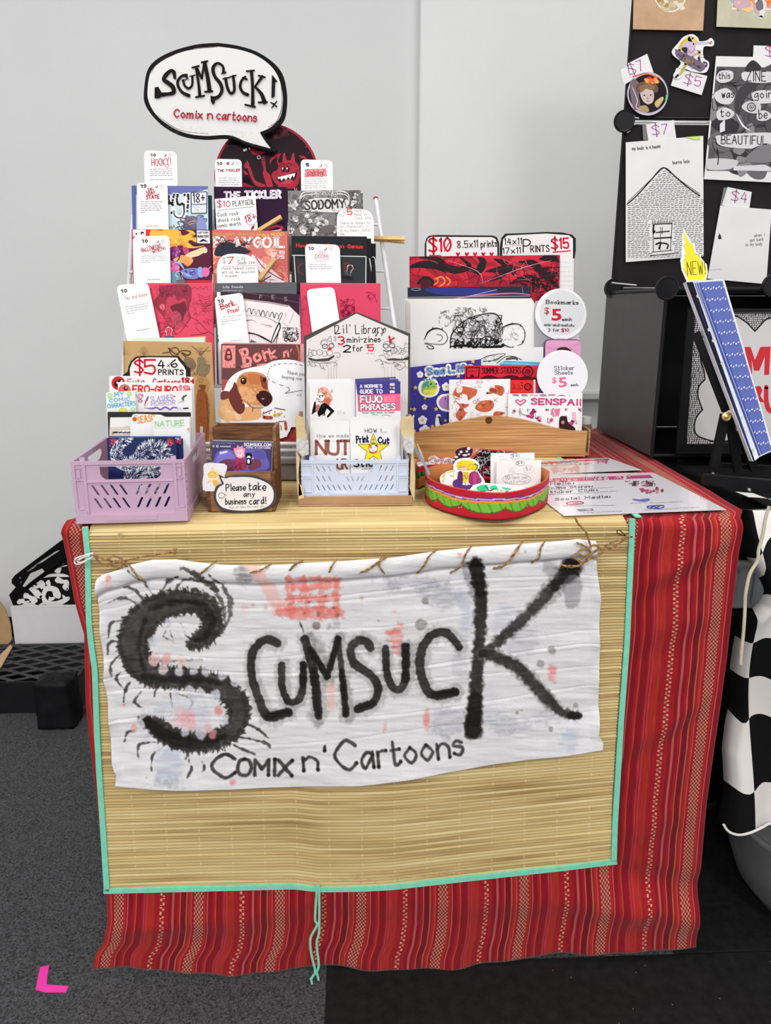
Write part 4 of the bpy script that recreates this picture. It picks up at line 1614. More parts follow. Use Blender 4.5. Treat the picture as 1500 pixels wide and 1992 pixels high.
def ink_blue(I):
 I.view(8.82,250,285)
 I.fill([(0,830),(800,830),(1040,790),(1370,750),(1370,1500),(0,1500)],(196,220,228))
 I.rect(55,660,130,1500,(92,100,160))
 I.fill([(1370,690),(1350,740),(1180,780),(1380,800)],(226,232,240))
 for p in ([(690,850),(700,950),(760,990)],[(780,830),(750,960),(680,980)],[(760,1000),(745,1140)],[(840,830),(830,940),(870,1000),(930,980)],[(960,830),(950,1000),(955,1130),(930,1200),(860,1225),(790,1180),(785,1100)],[(1020,830),(1025,900),(1015,1050)]):
  I.line(p,70,(240,242,240))
 for p in ([(690,850),(700,950),(760,990)],[(780,830),(750,960),(680,980)],[(760,1000),(745,1140)],[(840,830),(830,940),(870,1000),(930,980)],[(960,830),(950,1000)],[(1020,830),(1025,900),(1015,1050)]):
  for q in catmull(p,n=3):
   I.disc(q[0]+I.rng.uniform(-6,6),q[1],22,(44,42,46),n=7)
 I.line([(950,1000),(955,1130),(930,1200),(860,1225),(790,1180),(785,1100)],[30,22,12,20,22,6],(44,42,46))
 I.disc(1012,1108,16,(44,42,46))
 I.disc(875,1120,32,(200,204,206),ry=40)
 I.group('adults_only_stamp')
 I.fill(rquad((1068,785),(1352,768),(1348,1152),(1072,1156),20,20),(60,62,92)).fill(rquad((1084,802),(1336,786),(1334,980),(1088,990),14,4),(236,240,242)).fill(rquad((1086,1004),(1334,996),(1332,1136),(1088,1142),4,14),(236,240,242))
 I.text('18+',1120,965,1310,955,150,(50,52,66),20,.2).text('ADULTS',1105,1060,1315,1045,48,(178,188,196),8).text('ONLY!',1120,1120,1290,1115,48,(178,188,196),8)
 I.group('print')
 I.disc(1090,1340,150,(112,104,122),ry=150,n=20).blobs(960,1230,1200,1430,20,[(96,90,108),(132,118,128),(120,110,122),(86,92,130)],25,60)
 I.fill([(1190,1230),(1290,1220),(1340,1380),(1300,1500),(1180,1500)],(142,152,200),True)
 I.line([(1020,1320),(1100,1280),(1160,1290)],14,(180,160,160)).line([(1040,1345),(1120,1320)],12,(196,170,164))
 for p in ([(1000,1240),(930,1230),(890,1260),(930,1285)],[(960,1310),(880,1290),(845,1310),(880,1340)],[(1170,1200),(1240,1180),(1290,1200),(1240,1215)],[(1290,1250),(1340,1240),(1330,1290)],[(820,1400),(880,1370),(930,1420)]):
  I.line(p,13,(70,66,84))
 I.scrib(680,1360,960,1440,14,(96,80,100),9,70)
 I.rect(680,1200,690,1215,(150,150,170))

booklet('pale blue comic with an 18+ stamp and black dripping letters, topmost in first column',(256,361),(404,362),1,(104,112,172),ink_blue,name='comic_booklet')

def ink_satan(I):
 I.view(8.82,250,285).group('lettering')
 price(I,'10',215,700,46,15)
 chilli(I,478,690,28)
 badge(I,570,690,34)
 C = (186,52,66)
 I.text('THE',330,745,405,735,26,C,8).text('LAST',305,785,440,775,36,C,9).text('SAINT',310,826,465,815,40,C,10).text('STATE',305,905,530,890,62,C,15,.3)
 for i, f in enumerate((1,.85,.9,.95,.85,.2)):
  I.greek(205,955+i*37,595,950+i*37,16,(110,104,110),5,f)
 I.greek(300,1372,520,1372,13,(90,86,90),5)

label_card('white label card with a red title shaped like a mountain, over the pale blue comic',(266,355),(326,358),1,ink_satan,rc=9)

def ink_tickler(I):
 I.view(4.69,400,230)
 I.group('lettering')
 I.text('THE',172,728,312,728,54,(240,232,240),17,.1).text('TICKLER',362,730,684,724,62,(244,238,244),21,.15)
 I.group('print').rect(60,620,96,1078,(12,8,14))
 I.line([(560,1020),(640,985),(700,1000),(640,1040)],20,(200,60,90)).line([(600,1030),(690,1020)],12,(230,190,200)).line([(640,965),(720,1010)],8,(150,30,60))

booklet('dark purple comic titled THE TICKLER in white letters, below the round print',(416,363),(558,364),1,(46,22,50),ink_tickler,inkmat=GLOSSY_INK)

def ink_tick_label(I):
 I.view(4.69,400,230).group('lettering')
 price(I,'10',105,425,23,7)
 I.disc(203,412,14,(150,40,54)).disc(198,410,3.5,WHT,n=8).disc(209,410,3.5,WHT,n=8)
 chilli(I,246,412,13)
 badge(I,293,410,17)
 I.text('THE TICKLER',110,490,314,484,21,(170,38,54),5,.3)
 for i, f in enumerate((.9,.95,1,.95)):
  I.greek(118,553+i*20,318,548+i*20,9,(120,112,116),2.6,f)

label_card('white label card for THE TICKLER, propped in front of the round print',(418,309),(470,310),0,ink_tick_label,fwd=-0.005,rc=9)

def ink_sod_label(I):
 I.view(4.69,400,230).group('lettering')
 price(I,'5',915,437,24,8)
 chilli(I,1050,434,13)
 badge(I,1098,435,17)
 I.fill([(905,465),(1100,458),(1108,530),(910,538)],(226,150,154)).scrib(905,462,1105,535,26,(180,60,70),4,30)
 I.text('SODOMY',925,528,1080,520,34,(178,52,62),5,.4)
 for i in range(5):
  I.greek(905,560+i*20,1110,556+i*20,9,(160,156,160),2.4)

label_card('white label card with a red framed title, above the grey ink comic',(585,310),(647,312),0,ink_sod_label,fwd=-0.005,rc=9)

def ink_grey(I):
 I.view(7.32,555,360)
 G1, G2, LT = (134,128,130), (108,102,104), (224,219,219)
 I.rect(0,60,1200,760,G1).blobs(40,90,1080,720,60,[G2,(138,132,134),(110,104,106)],30,90)
 for y0 in (0,40):
  I.line([(200,200+y0),(260,110+y0),(420,95+y0),(620,100+y0),(800,90+y0),(900,140+y0),(900,240+y0)],[10,22,12,10,18,16,8],LT)
 I.fill([(250,370),(300,330),(260,260),(400,195),(760,190),(900,230),(860,330),(760,390),(500,385)],LT,True)
 I.text('SAVAGE',420,190,740,185,70,(224,218,218),20,.4).text('SAVAGE',425,188,735,183,60,(70,66,68),7,.4)
 I.text('SODOMY',290,352,850,320,118,(74,68,70),24,.35)
 for cx, cy, r in ((110,310,75),(140,470,60),(500,510,80),(300,480,80),(250,620,90),(560,560,60),(420,670,70),(90,660,50),(980,260,60),(1000,160,50),(700,640,50)):
  I.blobs(cx-r*.6,cy-r*.6,cx+r*.6,cy+r*.6,5,[LT,(232,228,228),(196,190,190)],r*.3,r*.6)
  I.scrib(cx-r,cy-r,cx+r,cy+r,12,(62,58,60),5,r*1.1)
 I.scrib(60,90,1080,720,90,(64,60,62),5,90).scrib(60,90,1080,720,40,LT,6,80)
 I.fill([(520,600),(640,570),(720,620),(640,690),(500,690)],G2,True)

booklet('grey ink-wash comic crowded with figures, topmost in the third column',(560,371),(702,370),1,(120,114,116),ink_grey,thick=0.004)
booklet('copy of the grey ink-wash comic peeping out behind the front one',(566,375),(706,376),1,(112,108,110),lambda I:I.view(7.32,555,360).scrib(1000,60,1110,300,26,(220,214,214),7,60),fwd=-0.0065,thick=0.002)
booklet('dark spare comic standing behind the pale blue one',(300,381),(412,380),1,(40,62,66),None,fwd=-0.006,thick=0.002)

def ink_5label(I):
 I.view(7.32,555,360).group('lettering')
 I.text('5',890,425,950,420,78,(226,84,60),16,.2).text('$',815,400,850,398,50,(206,202,200),5)
 for x0, y0, x1, s_ in ((990,385,1130,'Heavy'),(980,440,1170,'Metal inc'),(990,490,1220,'Comic zine'),(780,560,1215,'Character designs for'),(780,610,1180,'my characters in'),(780,665,1210,'in my heavy metal'),(780,715,840,'zine')):
  I.text(s_,x0,y0,x1,y0-6,42,(176,170,168),4,.4)
 I.text('11x',775,450,840,446,34,(184,178,176),4)

label_card('white rounded label card with an orange 5, over the grey ink-wash comic',(655,404),(727,408),1,ink_5label,rc=24,fwd=0.007)

# row 0/1 handwritten card clipped to THE TICKLER

def ink_playgoil_label(I):
 I.view(4.69,400,230).group('lettering')
 I.text('$10',106,812,222,808,56,(196,44,84),7,.3).text('PLAYGOIL',250,803,447,786,46,(40,36,38),5,.3)
 I.line([(120,840),(440,806)],3,(60,56,58))
 I.text('Cock rock',110,900,298,880,34,(44,40,42),4,.4).text('shock rock',112,948,315,930,34,(44,40,42),4,.4).text('comic shorts.',108,998,330,974,34,(44,40,42),4,.4)
 I.text('18+',372,950,462,925,58,(196,44,84),8,.2).ring(414,922,56,3,(60,56,60),ry=52)
 I.group('print').line([(415,1025),(432,995),(440,985)],[6,26,12],(176,34,46)).line([(440,985),(446,968)],5,(60,70,50))

label_card('square hand-lettered card reading PLAYGOIL in black ink, held by a clothespin',(418,387),(497,380),1,ink_playgoil_label,rc=1,fwd=0.008,slide=(0.004,0.006))

# ---- row 2
def ink_flame(I):
 I.view(8.82,250,440)
 I.rect(0,0,1440,1015,(84,22,50)).fill([(50,30),(620,40),(420,200),(60,1015)],(206,46,62))
 Y1, Y2 = (250,182,70), (244,150,60)
 I.fill([(370,100),(430,60),(560,80),(640,50),(840,60),(930,160),(1050,110),(980,70),(1100,80),(1150,150),(1080,190),(1170,200),(1160,280),(1080,240),(1030,260),(1120,350),(1300,330),(1150,375),(980,370),(900,330),(760,350),(640,420),(500,330),(380,220)],Y1,True)
 I.blobs(600,90,960,330,16,[Y2,(252,196,92)],25,60)
 for p in ([(940,150),(1010,130),(1030,90)],[(1000,270),(1070,300),(1110,330)],[(1060,130),(1130,160),(1160,130)]):
  I.line(p,[4,16,4],(110,30,50))
 I.fill([(720,380),(800,345),(870,420),(880,500),(800,560),(730,520)],(120,40,120),True).blobs(740,380,880,530,10,[(160,70,150),(196,110,170),(96,30,100)],16,40)
 I.ring(905,358,32,12,(150,50,110)).fill([(930,370),(1000,360),(1040,430),(1000,490),(950,460)],(190,70,110),True)
 I.line([(880,610),(1060,500),(1180,460),(1300,400)],[60,100,110,90],(246,208,168)).disc(1310,420,46,(246,208,168)).disc(1240,425,50,(246,208,168))
 I.fill([(900,500),(1000,520),(1100,560),(1100,620),(1020,690),(940,640),(880,600)],(246,160,96),True).line([(990,600),(1060,640)],8,(214,90,60)).line([(960,640),(1010,680)],8,(214,90,60))
 I.fill([(770,570),(860,530),(840,590),(790,600)],(244,170,100),True)
 I.fill([(720,600),(790,620),(870,680),(860,780),(780,830),(710,780)],(222,96,160),True).blobs(720,640,850,800,8,[(236,130,180),(200,60,130)],18,40)
 I.line([(780,615),(880,640),(950,730)],[20,40,20],(150,180,230))
 I.fill([(920,750),(1200,730),(1200,880),(1100,910),(960,880)],(120,130,190),True).text('UB',1010,850,1150,830,90,(90,60,150),14).blobs(930,760,1080,880,8,[(96,70,160),(140,180,220)],14,34)
 I.fill([(1190,730),(1260,710),(1280,870),(1200,860)],(124,176,224),True).disc(1320,790,74,(222,110,170),ry=84).line([(1370,740),(1425,690)],16,(236,150,160))
 I.fill([(700,850),(860,780),(900,1015),(690,1015)],(110,150,180),True)
 I.rect(900,930,1440,1015,(196,34,60))
 I.group('title_panel').fill(rquad((75,60),(300,62),(300,180),(80,180),10),(236,230,230)).disc(240,125,30,(40,30,36)).disc(246,140,16,WHT).disc(138,135,16,(60,50,56))
 I.fill(rquad((1160,62),(1400,68),(1410,310),(1170,306),12,12),(40,26,36)).fill(rquad((1172,74),(1392,80),(1400,300),(1180,296),12,12),(234,228,226))
 I.text('CARTOONS',1195,130,1370,128,30,(60,50,56),7,.3).text('MONSTERS',1190,200,1378,195,36,(50,40,46),9,.3).fill([(1210,270),(1260,230),(1290,222),(1340,250),(1375,282),(1300,262),(1240,275)],(44,36,42))

booklet('comic with orange flames and a guitar on its cover, second down in the first column',(256,446),(410,447),2,(200,44,60),ink_flame,inkmat=GLOSSY_INK)

def ink_hal_label(I):
 I.view(8.82,250,440).group('lettering')
 price(I,'10',238,278,46,15)
 chilli(I,502,265,26)
 badge(I,595,262,34)
 C = (200,92,100)
 I.text('HALLOWEENS',228,450,565,370,70,C,11,.6).text('WHEN!',420,470,635,395,55,C,11,.6)
 for i, f in enumerate((1,1,1,.35)):
  I.greek(232,522+i*35,640,520+i*35,15,(150,146,150),4.5,f)
 I.greek(335,920,560,918,13,(120,114,118),5)

label_card('white label card with a scratchy red slanted title, over the flame comic',(258,460),(330,458),2,ink_hal_label,rc=10,fwd=0.007)

def ink_playgoil(I):
 I.view(3.75,220,340)
 I.rect(480,395,1280,790,(206,110,102)).blobs(700,480,1250,780,26,[(226,138,120),(196,96,92),(236,160,140),(214,120,108)],25,80)
 I.group('lettering').text("EXCLUSIVE",728,446,890,446,18,(226,170,96),4.5,.1).text('PHOTOS',915,446,1030,444,18,(226,170,96),4.5,.1).text('Angus NUDE!',1045,448,1245,446,22,(236,190,110),5,.1)
 I.text('PLAYGOIL',740,526,1248,528,68,(242,232,228),17,.08,serif=12)
 I.text('PLAY WITH',1152,580,1250,580,26,(240,228,222),4.5,.05).text('THE BAND:',1152,612,1250,612,26,(240,228,222),4.5,.05)
 I.group('print')
 I.fill([(745,590),(760,520),(830,490),(930,520),(1000,560),(960,580),(850,590)],(40,40,58),True)
 I.scrib(745,480,1010,590,40,(36,34,50),5,70)
 I.line([(780,480),(790,455),(815,470),(800,500)],6,(60,40,50)).line([(890,470),(920,500),(900,520)],16,(236,200,200))
 I.fill([(1010,590),(1060,610),(1250,780),(1140,780),(1050,680)],(238,214,220),True).line([(1040,600),(1110,690),(1240,770)],7,(90,50,60)).line([(1060,740),(1130,780)],14,(240,226,230)).line([(1100,770),(1150,740)],8,(30,24,30))
 I.scrib(1080,560,1270,770,20,(190,96,90),4,60)
 I.scrib(1180,640,1210,720,6,(210,160,90),3,24)

booklet('salmon pink magazine-style comic titled PLAYGOIL, second down in the middle column',(413,448),(559,450),2,(206,112,104),ink_playgoil,inkmat=GLOSSY_INK)
booklet('copy of the salmon comic behind the front one',(417,446),(562,450),2,(196,104,98),None,fwd=-0.0065)

def ink_7(I):
 I.view(3.75,220,340).group('lettering')
 I.text('$',800,645,822,643,36,(170,160,156),3.5).text('7',836,650,880,648,48,(236,92,40),8,.1)
 I.text('Lily',915,625,965,620,30,(150,146,146),3).text('Seeds zine',905,655,1035,650,28,(150,146,146),3,.3)
 I.line([(800,666),(1050,662)],2,(150,146,146))
 for i, s_ in enumerate(('Home helped comic','art at an auction','I made')):
  I.text(s_,795,692+i*28,1035 if i < 2 else 900,688+i*28,20,(140,136,138),2.4,.5)

label_card('white card with a half-round top and an orange 7, clipped over the salmon comic',(421,492),(502,495),2,ink_7,rc=34,fwd=0.007)

def ink_black(I):
 I.view(7.32,555,360)
 I.group('lettering').text('Hooked on Demon Genus',158,882,1100,900,50,(222,62,48),12,.1,serif=9)
 I.group('print')
 for a, b in (((100,1000),(1150,1018)),((1150,1018),(1145,1400)),((125,1000),(150,1400))):
  I.line([a,b],14,(206,208,208),smooth=False)
 I.fill([(150,1040),(1130,1030),(1130,1400),(170,1400)],(44,46,50))
 I.line([(260,1110),(190,1150),(190,1230),(260,1270)],18,(120,44,40)).line([(840,1110),(850,1280)],20,(120,44,40)).line([(820,1120),(900,1120),(900,1170),(850,1190)],16,(120,44,40)).line([(900,1240),(1000,1200)],8,(110,40,38))

booklet('black comic with a red title and pale frame lines, second down in the third column',(567,459),(714,460),2,(38,37,40),ink_black,inkmat=GLOSSY_INK)
booklet('second copy of the black comic, shifted behind the first',(580,463),(722,464),2,(34,33,36),lambda I:I.line([(719,503),(727,550)],2,(206,208,208)),fwd=-0.006)
booklet('third copy of the black comic, hindmost of its pile',(590,466),(731,474),2,(30,30,33),lambda I:I.line([(724,500),(730,505),(733,552)],1.6,(206,208,208)),fwd=-0.0115)

def ink_om(I):
 I.view(7.32,555,360).group('lettering')
 price(I,'10',335,920,36,11)
 chilli(I,570,910,24)
 badge(I,648,905,30)
 C = (226,170,176)
 I.text('OM',480,985,560,980,34,C,6).text('DOOM!',435,1040,610,1040,50,(220,150,156),8,.4).line([(420,1000),(430,1060),(600,1060),(620,1040)],5,C)
 I.greek(440,1090,605,1088,10,(190,184,188),3.5)
 for i in range(3):
  I.greek(350,1138+i*30,(590,680,660)[i],1136+i*30,13,(150,144,148),4.5)

label_card('white label card with a faint pink crest title, over the black comic',(593,474),(661,476),2,ink_om,rc=12,fwd=0.007,slide=(0.003,0.003))

# ---- row 3
def ink_red(I):
 I.view(7.5,225,545)
 I.rect(480,20,1480,980,(222,72,98))
 I.fill([(660,90),(1060,70),(1110,250),(1070,420),(1100,560),(1000,660),(880,720),(760,660),(700,540),(600,420),(560,300),(640,200)],(150,44,66),True)
 I.fill([(760,260),(860,220),(900,300),(1000,260),(1040,330),(1060,420),(1060,600),(940,700),(830,690),(720,560),(730,380)],(196,62,84),True)
 I.fill([(800,380),(950,330),(1010,310),(1040,420),(1000,520),(960,600),(850,620),(830,460)],(112,30,50),True)
 I.fill([(820,480),(900,450),(960,540),(940,660),(880,680),(830,600)],(186,70,96),True)
 I.fill([(640,380),(690,345),(720,400),(680,440)],(230,110,130),True).line([(660,370),(690,400),(670,430)],7,(110,30,50))
 I.scrib(600,80,1060,240,70,(110,30,50),7,60).scrib(720,330,1060,680,34,(120,34,54),6,110,.5)
 for i in range(7):
  I.line([(1200+i*8,200+i*34),(1300,250+i*34),(1400,220+i*36)],7,(150,40,62))
 I.line([(1060,90),(1100,130),(1160,100),(1190,140),(1240,90),(1270,140),(1330,90),(1350,150)],7,(150,40,62),smooth=False)
 I.line([(1060,520),(1200,600),(1320,720),(1460,820)],8,(130,34,56)).line([(1060,600),(940,760),(830,790)],8,(130,34,56)).line([(1170,690),(1250,770),(1350,760),(1250,790),(1100,800)],8,(130,34,56))
 I.scrib(1100,280,1420,650,40,(160,44,66),7,90).scrib(620,560,860,780,26,(140,38,58),7,120,.4).scrib(500,60,660,380,20,(180,50,74),6,60)
 I.line([(490,30),(1380,28),(1410,60),(1430,260)],9,(240,130,150))

booklet('crimson comic with a shouting bearded face, third down in the first column',(252,551),(414,550),3,(214,66,92),ink_red,thick=0.005,inkmat=GLOSSY_INK)

def ink_spy_label(I):
 I.view(7.5,225,545).group('lettering')
 price(I,'10',85,180,42,12,-0.12)
 I.text('Say and Wisme',135,290,465,225,50,(226,170,174),7,.3)
 for i, f in enumerate((1,.95,.9,.4)):
  I.greek(145+i*6,400+i*34,495,340+i*34,13,(150,144,150),4.2,f)
 I.greek(315,745,510,710,12,(120,114,118),4.5)
 I.line([(235,795),(620,715)],2,(210,206,210))

_pl = rp(3,0.010)
card('price_label_card','tilted white label card sticking out past the left side of the crimson comic','label',rquad((226,555),(288,549),(314,672),(251,684),11),_pl,0.0006,CARDSTOCK,ink_spy_label,
 'price label cards on the wire rack')

def ink_lily(I):
 I.view(7.89,410,540).group('lettering')
 I.type('Lily Seeds',182,160,495,160,38,(220,222,224)).type('production art',186,205,488,207,22,(190,192,196))

booklet('charcoal booklet titled Lily Seeds, third down in the middle column behind the ink drawing',(418,551),(577,549),3,(92,92,96),ink_lily)

def ink_score(I):
 I.view(7.89,410,540)
 I.rect(0,200,1360,1105,(236,226,226)).fill([(150,210),(480,205),(1365,250),(1365,590),(1200,430),(900,380),(500,330),(150,330)],(64,40,54))
 I.fill([(480,320),(900,370),(1200,425),(1180,450),(880,395),(480,345)],(176,150,150))
 I.line([(550,235),(800,270),(1100,325),(1350,390)],3,(150,130,140),smooth=False)
 for x, y, c_ in ((770,300,'F'),(960,300,'E'),(1150,330,'S')):
  I.text(c_,x-20,y+30,x+20,y+30,60,(190,170,178),6)
 p = [(520,470),(550,525)]
 for i in range(7):
  x, y = 580 + i * 70, 480 + i * 12
  p += [(x,y),(x+25,y),(x+45,y+80)]
 I.line(p,[5,12,6,14,6,13,6],(30,26,30),smooth=True)
 I.line([(1040,690),(1100,560),(1070,550),(1030,640)],10,(30,26,30)).line([(1080,720),(1150,600),(1140,540)],3,(60,56,60))
 I.line([(550,580),(800,600),(960,660),(1010,700)],[3,6,9],(30,26,30)).line([(550,660),(640,655),(710,695)],[14,6,2],(30,26,30))
 I.line([(770,710),(900,740),(950,760)],[3,7,3],(30,26,30)).line([(840,745),(920,725)],[3,8,2],(30,26,30)).line([(870,770),(940,750)],[2,8,3],(30,26,30))
 I.line([(580,850),(690,870),(800,920),(940,1000)],[22,18,26,16],(30,26,30)).line([(930,980),(980,840),(1050,700),(1060,790),(960,990)],[14,20,16],(30,26,30)).line([(1050,800),(1000,1010)],12,(30,26,30))
 for i in range(12):
  I.line([(600+i*27,830+i*10),(590+i*27,870+i*11)],4,(30,26,30))
 I.fill([(600,995),(620,950),(715,995)],(90,110,130))
 I.scrib(1110,770,1350,980,60,(40,34,38),9,90).scrib(80,600,150,1000,26,(60,50,56),9,60)
 I.line([(1280,520),(1210,700)],4,(80,74,80)).line([(1120,700),(1190,750)],4,(90,84,90))

booklet('white ink-drawing comic with a dark banner top, third down in the middle column',(422,568),(583,572),3,(232,222,222),ink_score,fwd=0.005)

def ink_bork_label(I):
 I.view(7.89,410,540).group('lettering')
 price(I,'10',115,385,44,13,-0.08)
 C = (216,84,84)
 I.text('Bork',165,490,360,425,80,C,18,.2).text("n'",375,440,440,415,50,C,7).text('Pnusl',275,555,435,510,66,C,11,.3)
 for i, f in enumerate((1,.65,.9,.3)):
  I.greek(165,615+i*36,495,580+i*32,14,(150,144,150),4.2,f)
 I.greek(310,980,510,962,12,(120,114,118),4.5)

_pl = rp(3,0.012)
card('price_label_card','white label card with a red bubbly title, over the ink-drawing comic in the middle column','label',rquad((417,577),(472,569),(486,676),(428,684),9),_pl,0.0006,CARDSTOCK,ink_bork_label,
 'price label cards on the wire rack')

def ink_pink(I):
 I.view(4.167,500,340)
 D = (150,24,60)
 I.scrib(680,1010,790,1150,44,D,7,60).line([(680,1010),(720,1060),(700,1140)],6,D).line([(740,1000),(730,1060),(780,1050)],6,D)
 I.line([(880,955),(900,950),(930,965),(960,1000),(970,1040)],4,D).ring(925,985,22,4,D,ry=18).scrib(890,950,965,1030,14,D,4,26)
 I.scrib(370,980,400,1240,8,(196,44,84),4,60)
 I.line([(355,890),(995,885)],4,(236,110,140))

booklet('plain bright pink comic with a small thorny crest, third down in the third column',(584,550),(740,551),3,(216,62,96),ink_pink,fwd=-0.002)
_pl = rp(3,0.004)
card('blank_label_card','blank bright white label card on the bright pink comic','label',rquad((596,563),(650,558),(668,670),(612,680),11),_pl,0.0006,mat('bright_white_card',(252,252,252),0.3,var=0.0),None,
 'price label cards on the wire rack')

# ---- row 4
def ink_kraft(I):
 I.view(4.2857,130,640)
 D = (96,72,50)
 for x in (470,640,1110):
  for i in range(7):
   a = -2.6 + i * .4
   I.line([(x,220),(x+45*math.cos(a),220+75*math.sin(a))],3,(130,100,70))
 I.line([(800,200),(860,190),(850,160),(910,210),(960,180),(1030,190),(1010,220),(960,200),(1010,250)],[6,12,8,14,10],D)
 I.ring(900,190,36,8,D)
 I.fill([(980,250),(1040,240),(1075,290),(1060,340),(1000,350)],(132,108,84),True)
 I.fill([(1090,240),(1140,235),(1170,290),(1195,300),(1180,370),(1130,400),(1080,360),(1090,300)],(138,118,90),True)
 I.scrib(980,240,1190,400,30,D,3,40)
 I.line([(1130,235),(1100,190),(1040,140)],4,D).line([(1125,210),(1180,150)],4,D).line([(1110,190),(1200,180)],3,D)
 I.fill([(1085,410),(1150,400),(1190,440),(1180,500),(1140,530),(1085,500)],(180,134,84),True).fill([(1100,470),(1160,470),(1140,515)],(120,76,46),True).ring(1120,430,16,4,D)
 I.fill([(1085,540),(1150,520),(1180,600),(1185,900),(1150,960),(1085,930)],(160,92,52),True).line([(1160,560),(1178,760),(1160,900)],5,D)
 I.scrib(1085,480,1190,900,26,(110,64,36),3,60)
 I.line([(480,120),(476,700)],3,(150,120,84))

booklet('brown kraft-paper comic with inked leaves and a creature, fourth down in the first column',(239,663),(412,666),4,(190,152,102),ink_kraft,thick=0.002,slide=(0.0,0.004))
booklet('pale green leaflet peeping above the brown kraft comic',(258,657),(398,657),4,(206,226,206),None,fwd=-0.004,thick=0.0012,name='leaflet',cat='leaflet')
booklet('tan leaflet peeping above the brown kraft comic, behind the green one',(300,660),(400,654),4,(214,184,144),None,fwd=-0.0062,thick=0.0012,name='leaflet',cat='leaflet')

def ink_bork(I):
 I.view(5.2417,380,640)
 I.rect(240,130,1110,1200,(108,68,68)).rect(1070,150,1120,1200,(232,156,156)).rect(240,150,262,1200,(160,90,86))
 I.fill([(240,510),(420,520),(420,700),(240,700)],(176,84,80)).line([(250,390),(1060,400)],8,(90,54,56))
 I.rect(275,168,408,396,(236,150,146)).scrib(280,172,404,240,22,(170,80,80),4,24).scrib(280,330,404,392,22,(170,80,80),4,24)
 I.fill([(312,225),(340,195),(365,225),(372,315),(302,315)],(110,56,60),True).disc(340,240,14,(236,160,150)).disc(340,285,18,(220,130,126))
 I.group('lettering')
 C, L_ = (176,76,78), (238,150,146)
 for c_, w in ((C,46),(L_,34)):
  I.line([(460,220),(490,280),(500,360)],w,c_).line([(455,220),(520,205),(530,260),(490,280),(555,300),(560,350),(500,365)],w*.75,c_)
  I.line([(640,250),(600,280),(620,330),(665,300),(640,250)],w*.75,c_).line([(690,230),(715,320)],w*.75,c_).line([(695,260),(725,235),(750,245)],w*.6,c_)
  I.line([(750,210),(775,300)],w*.75,c_).line([(810,225),(770,270),(820,290)],w*.7,c_)
  I.line([(905,240),(905,285)],w*.6,c_).line([(905,250),(935,225),(950,280)],w*.6,c_).line([(980,210),(972,225)],w*.5,c_)
 I.line([(480,385),(560,372)],30,L_).line([(640,372),(740,362)],26,L_)
 I.group('print')
 I.line([(1030,150),(1060,260),(1050,330)],20,(190,110,84)).scrib(1000,150,1060,320,10,(170,96,80),3,60)
 I.rect(985,718,1100,1200,(172,76,72)).rect(1075,718,1125,1200,(226,124,126)).scrib(985,730,1070,1130,20,(110,50,50),6,60)
 for y in range(745,900,22):
  I.line([(990,y),(1068,y+4)],8,(130,56,54))
 I.fill([(850,1130),(950,1080),(1020,980),(1080,1080),(1080,1220),(850,1220)],(206,84,74),True).scrib(870,1060,1060,1210,18,(140,50,46),5,80)
 # thank-you card art is a separate cut-out

booklet('comic with pink balloon lettering Bork n on brown, fourth down in the middle column',(430,669),(592,670),4,(112,70,70),ink_bork,thick=0.005)
_pl = rp(4,-0.009)
card('comic_booklet','pale pink copy edge behind the comic with balloon lettering','comic',tall((434,666),(602,669),_pl,ROW_Z[4]+.001),_pl,0.002,mat('cover_pale_pink',(228,150,150),0.5),None,'comics on the wire rack')

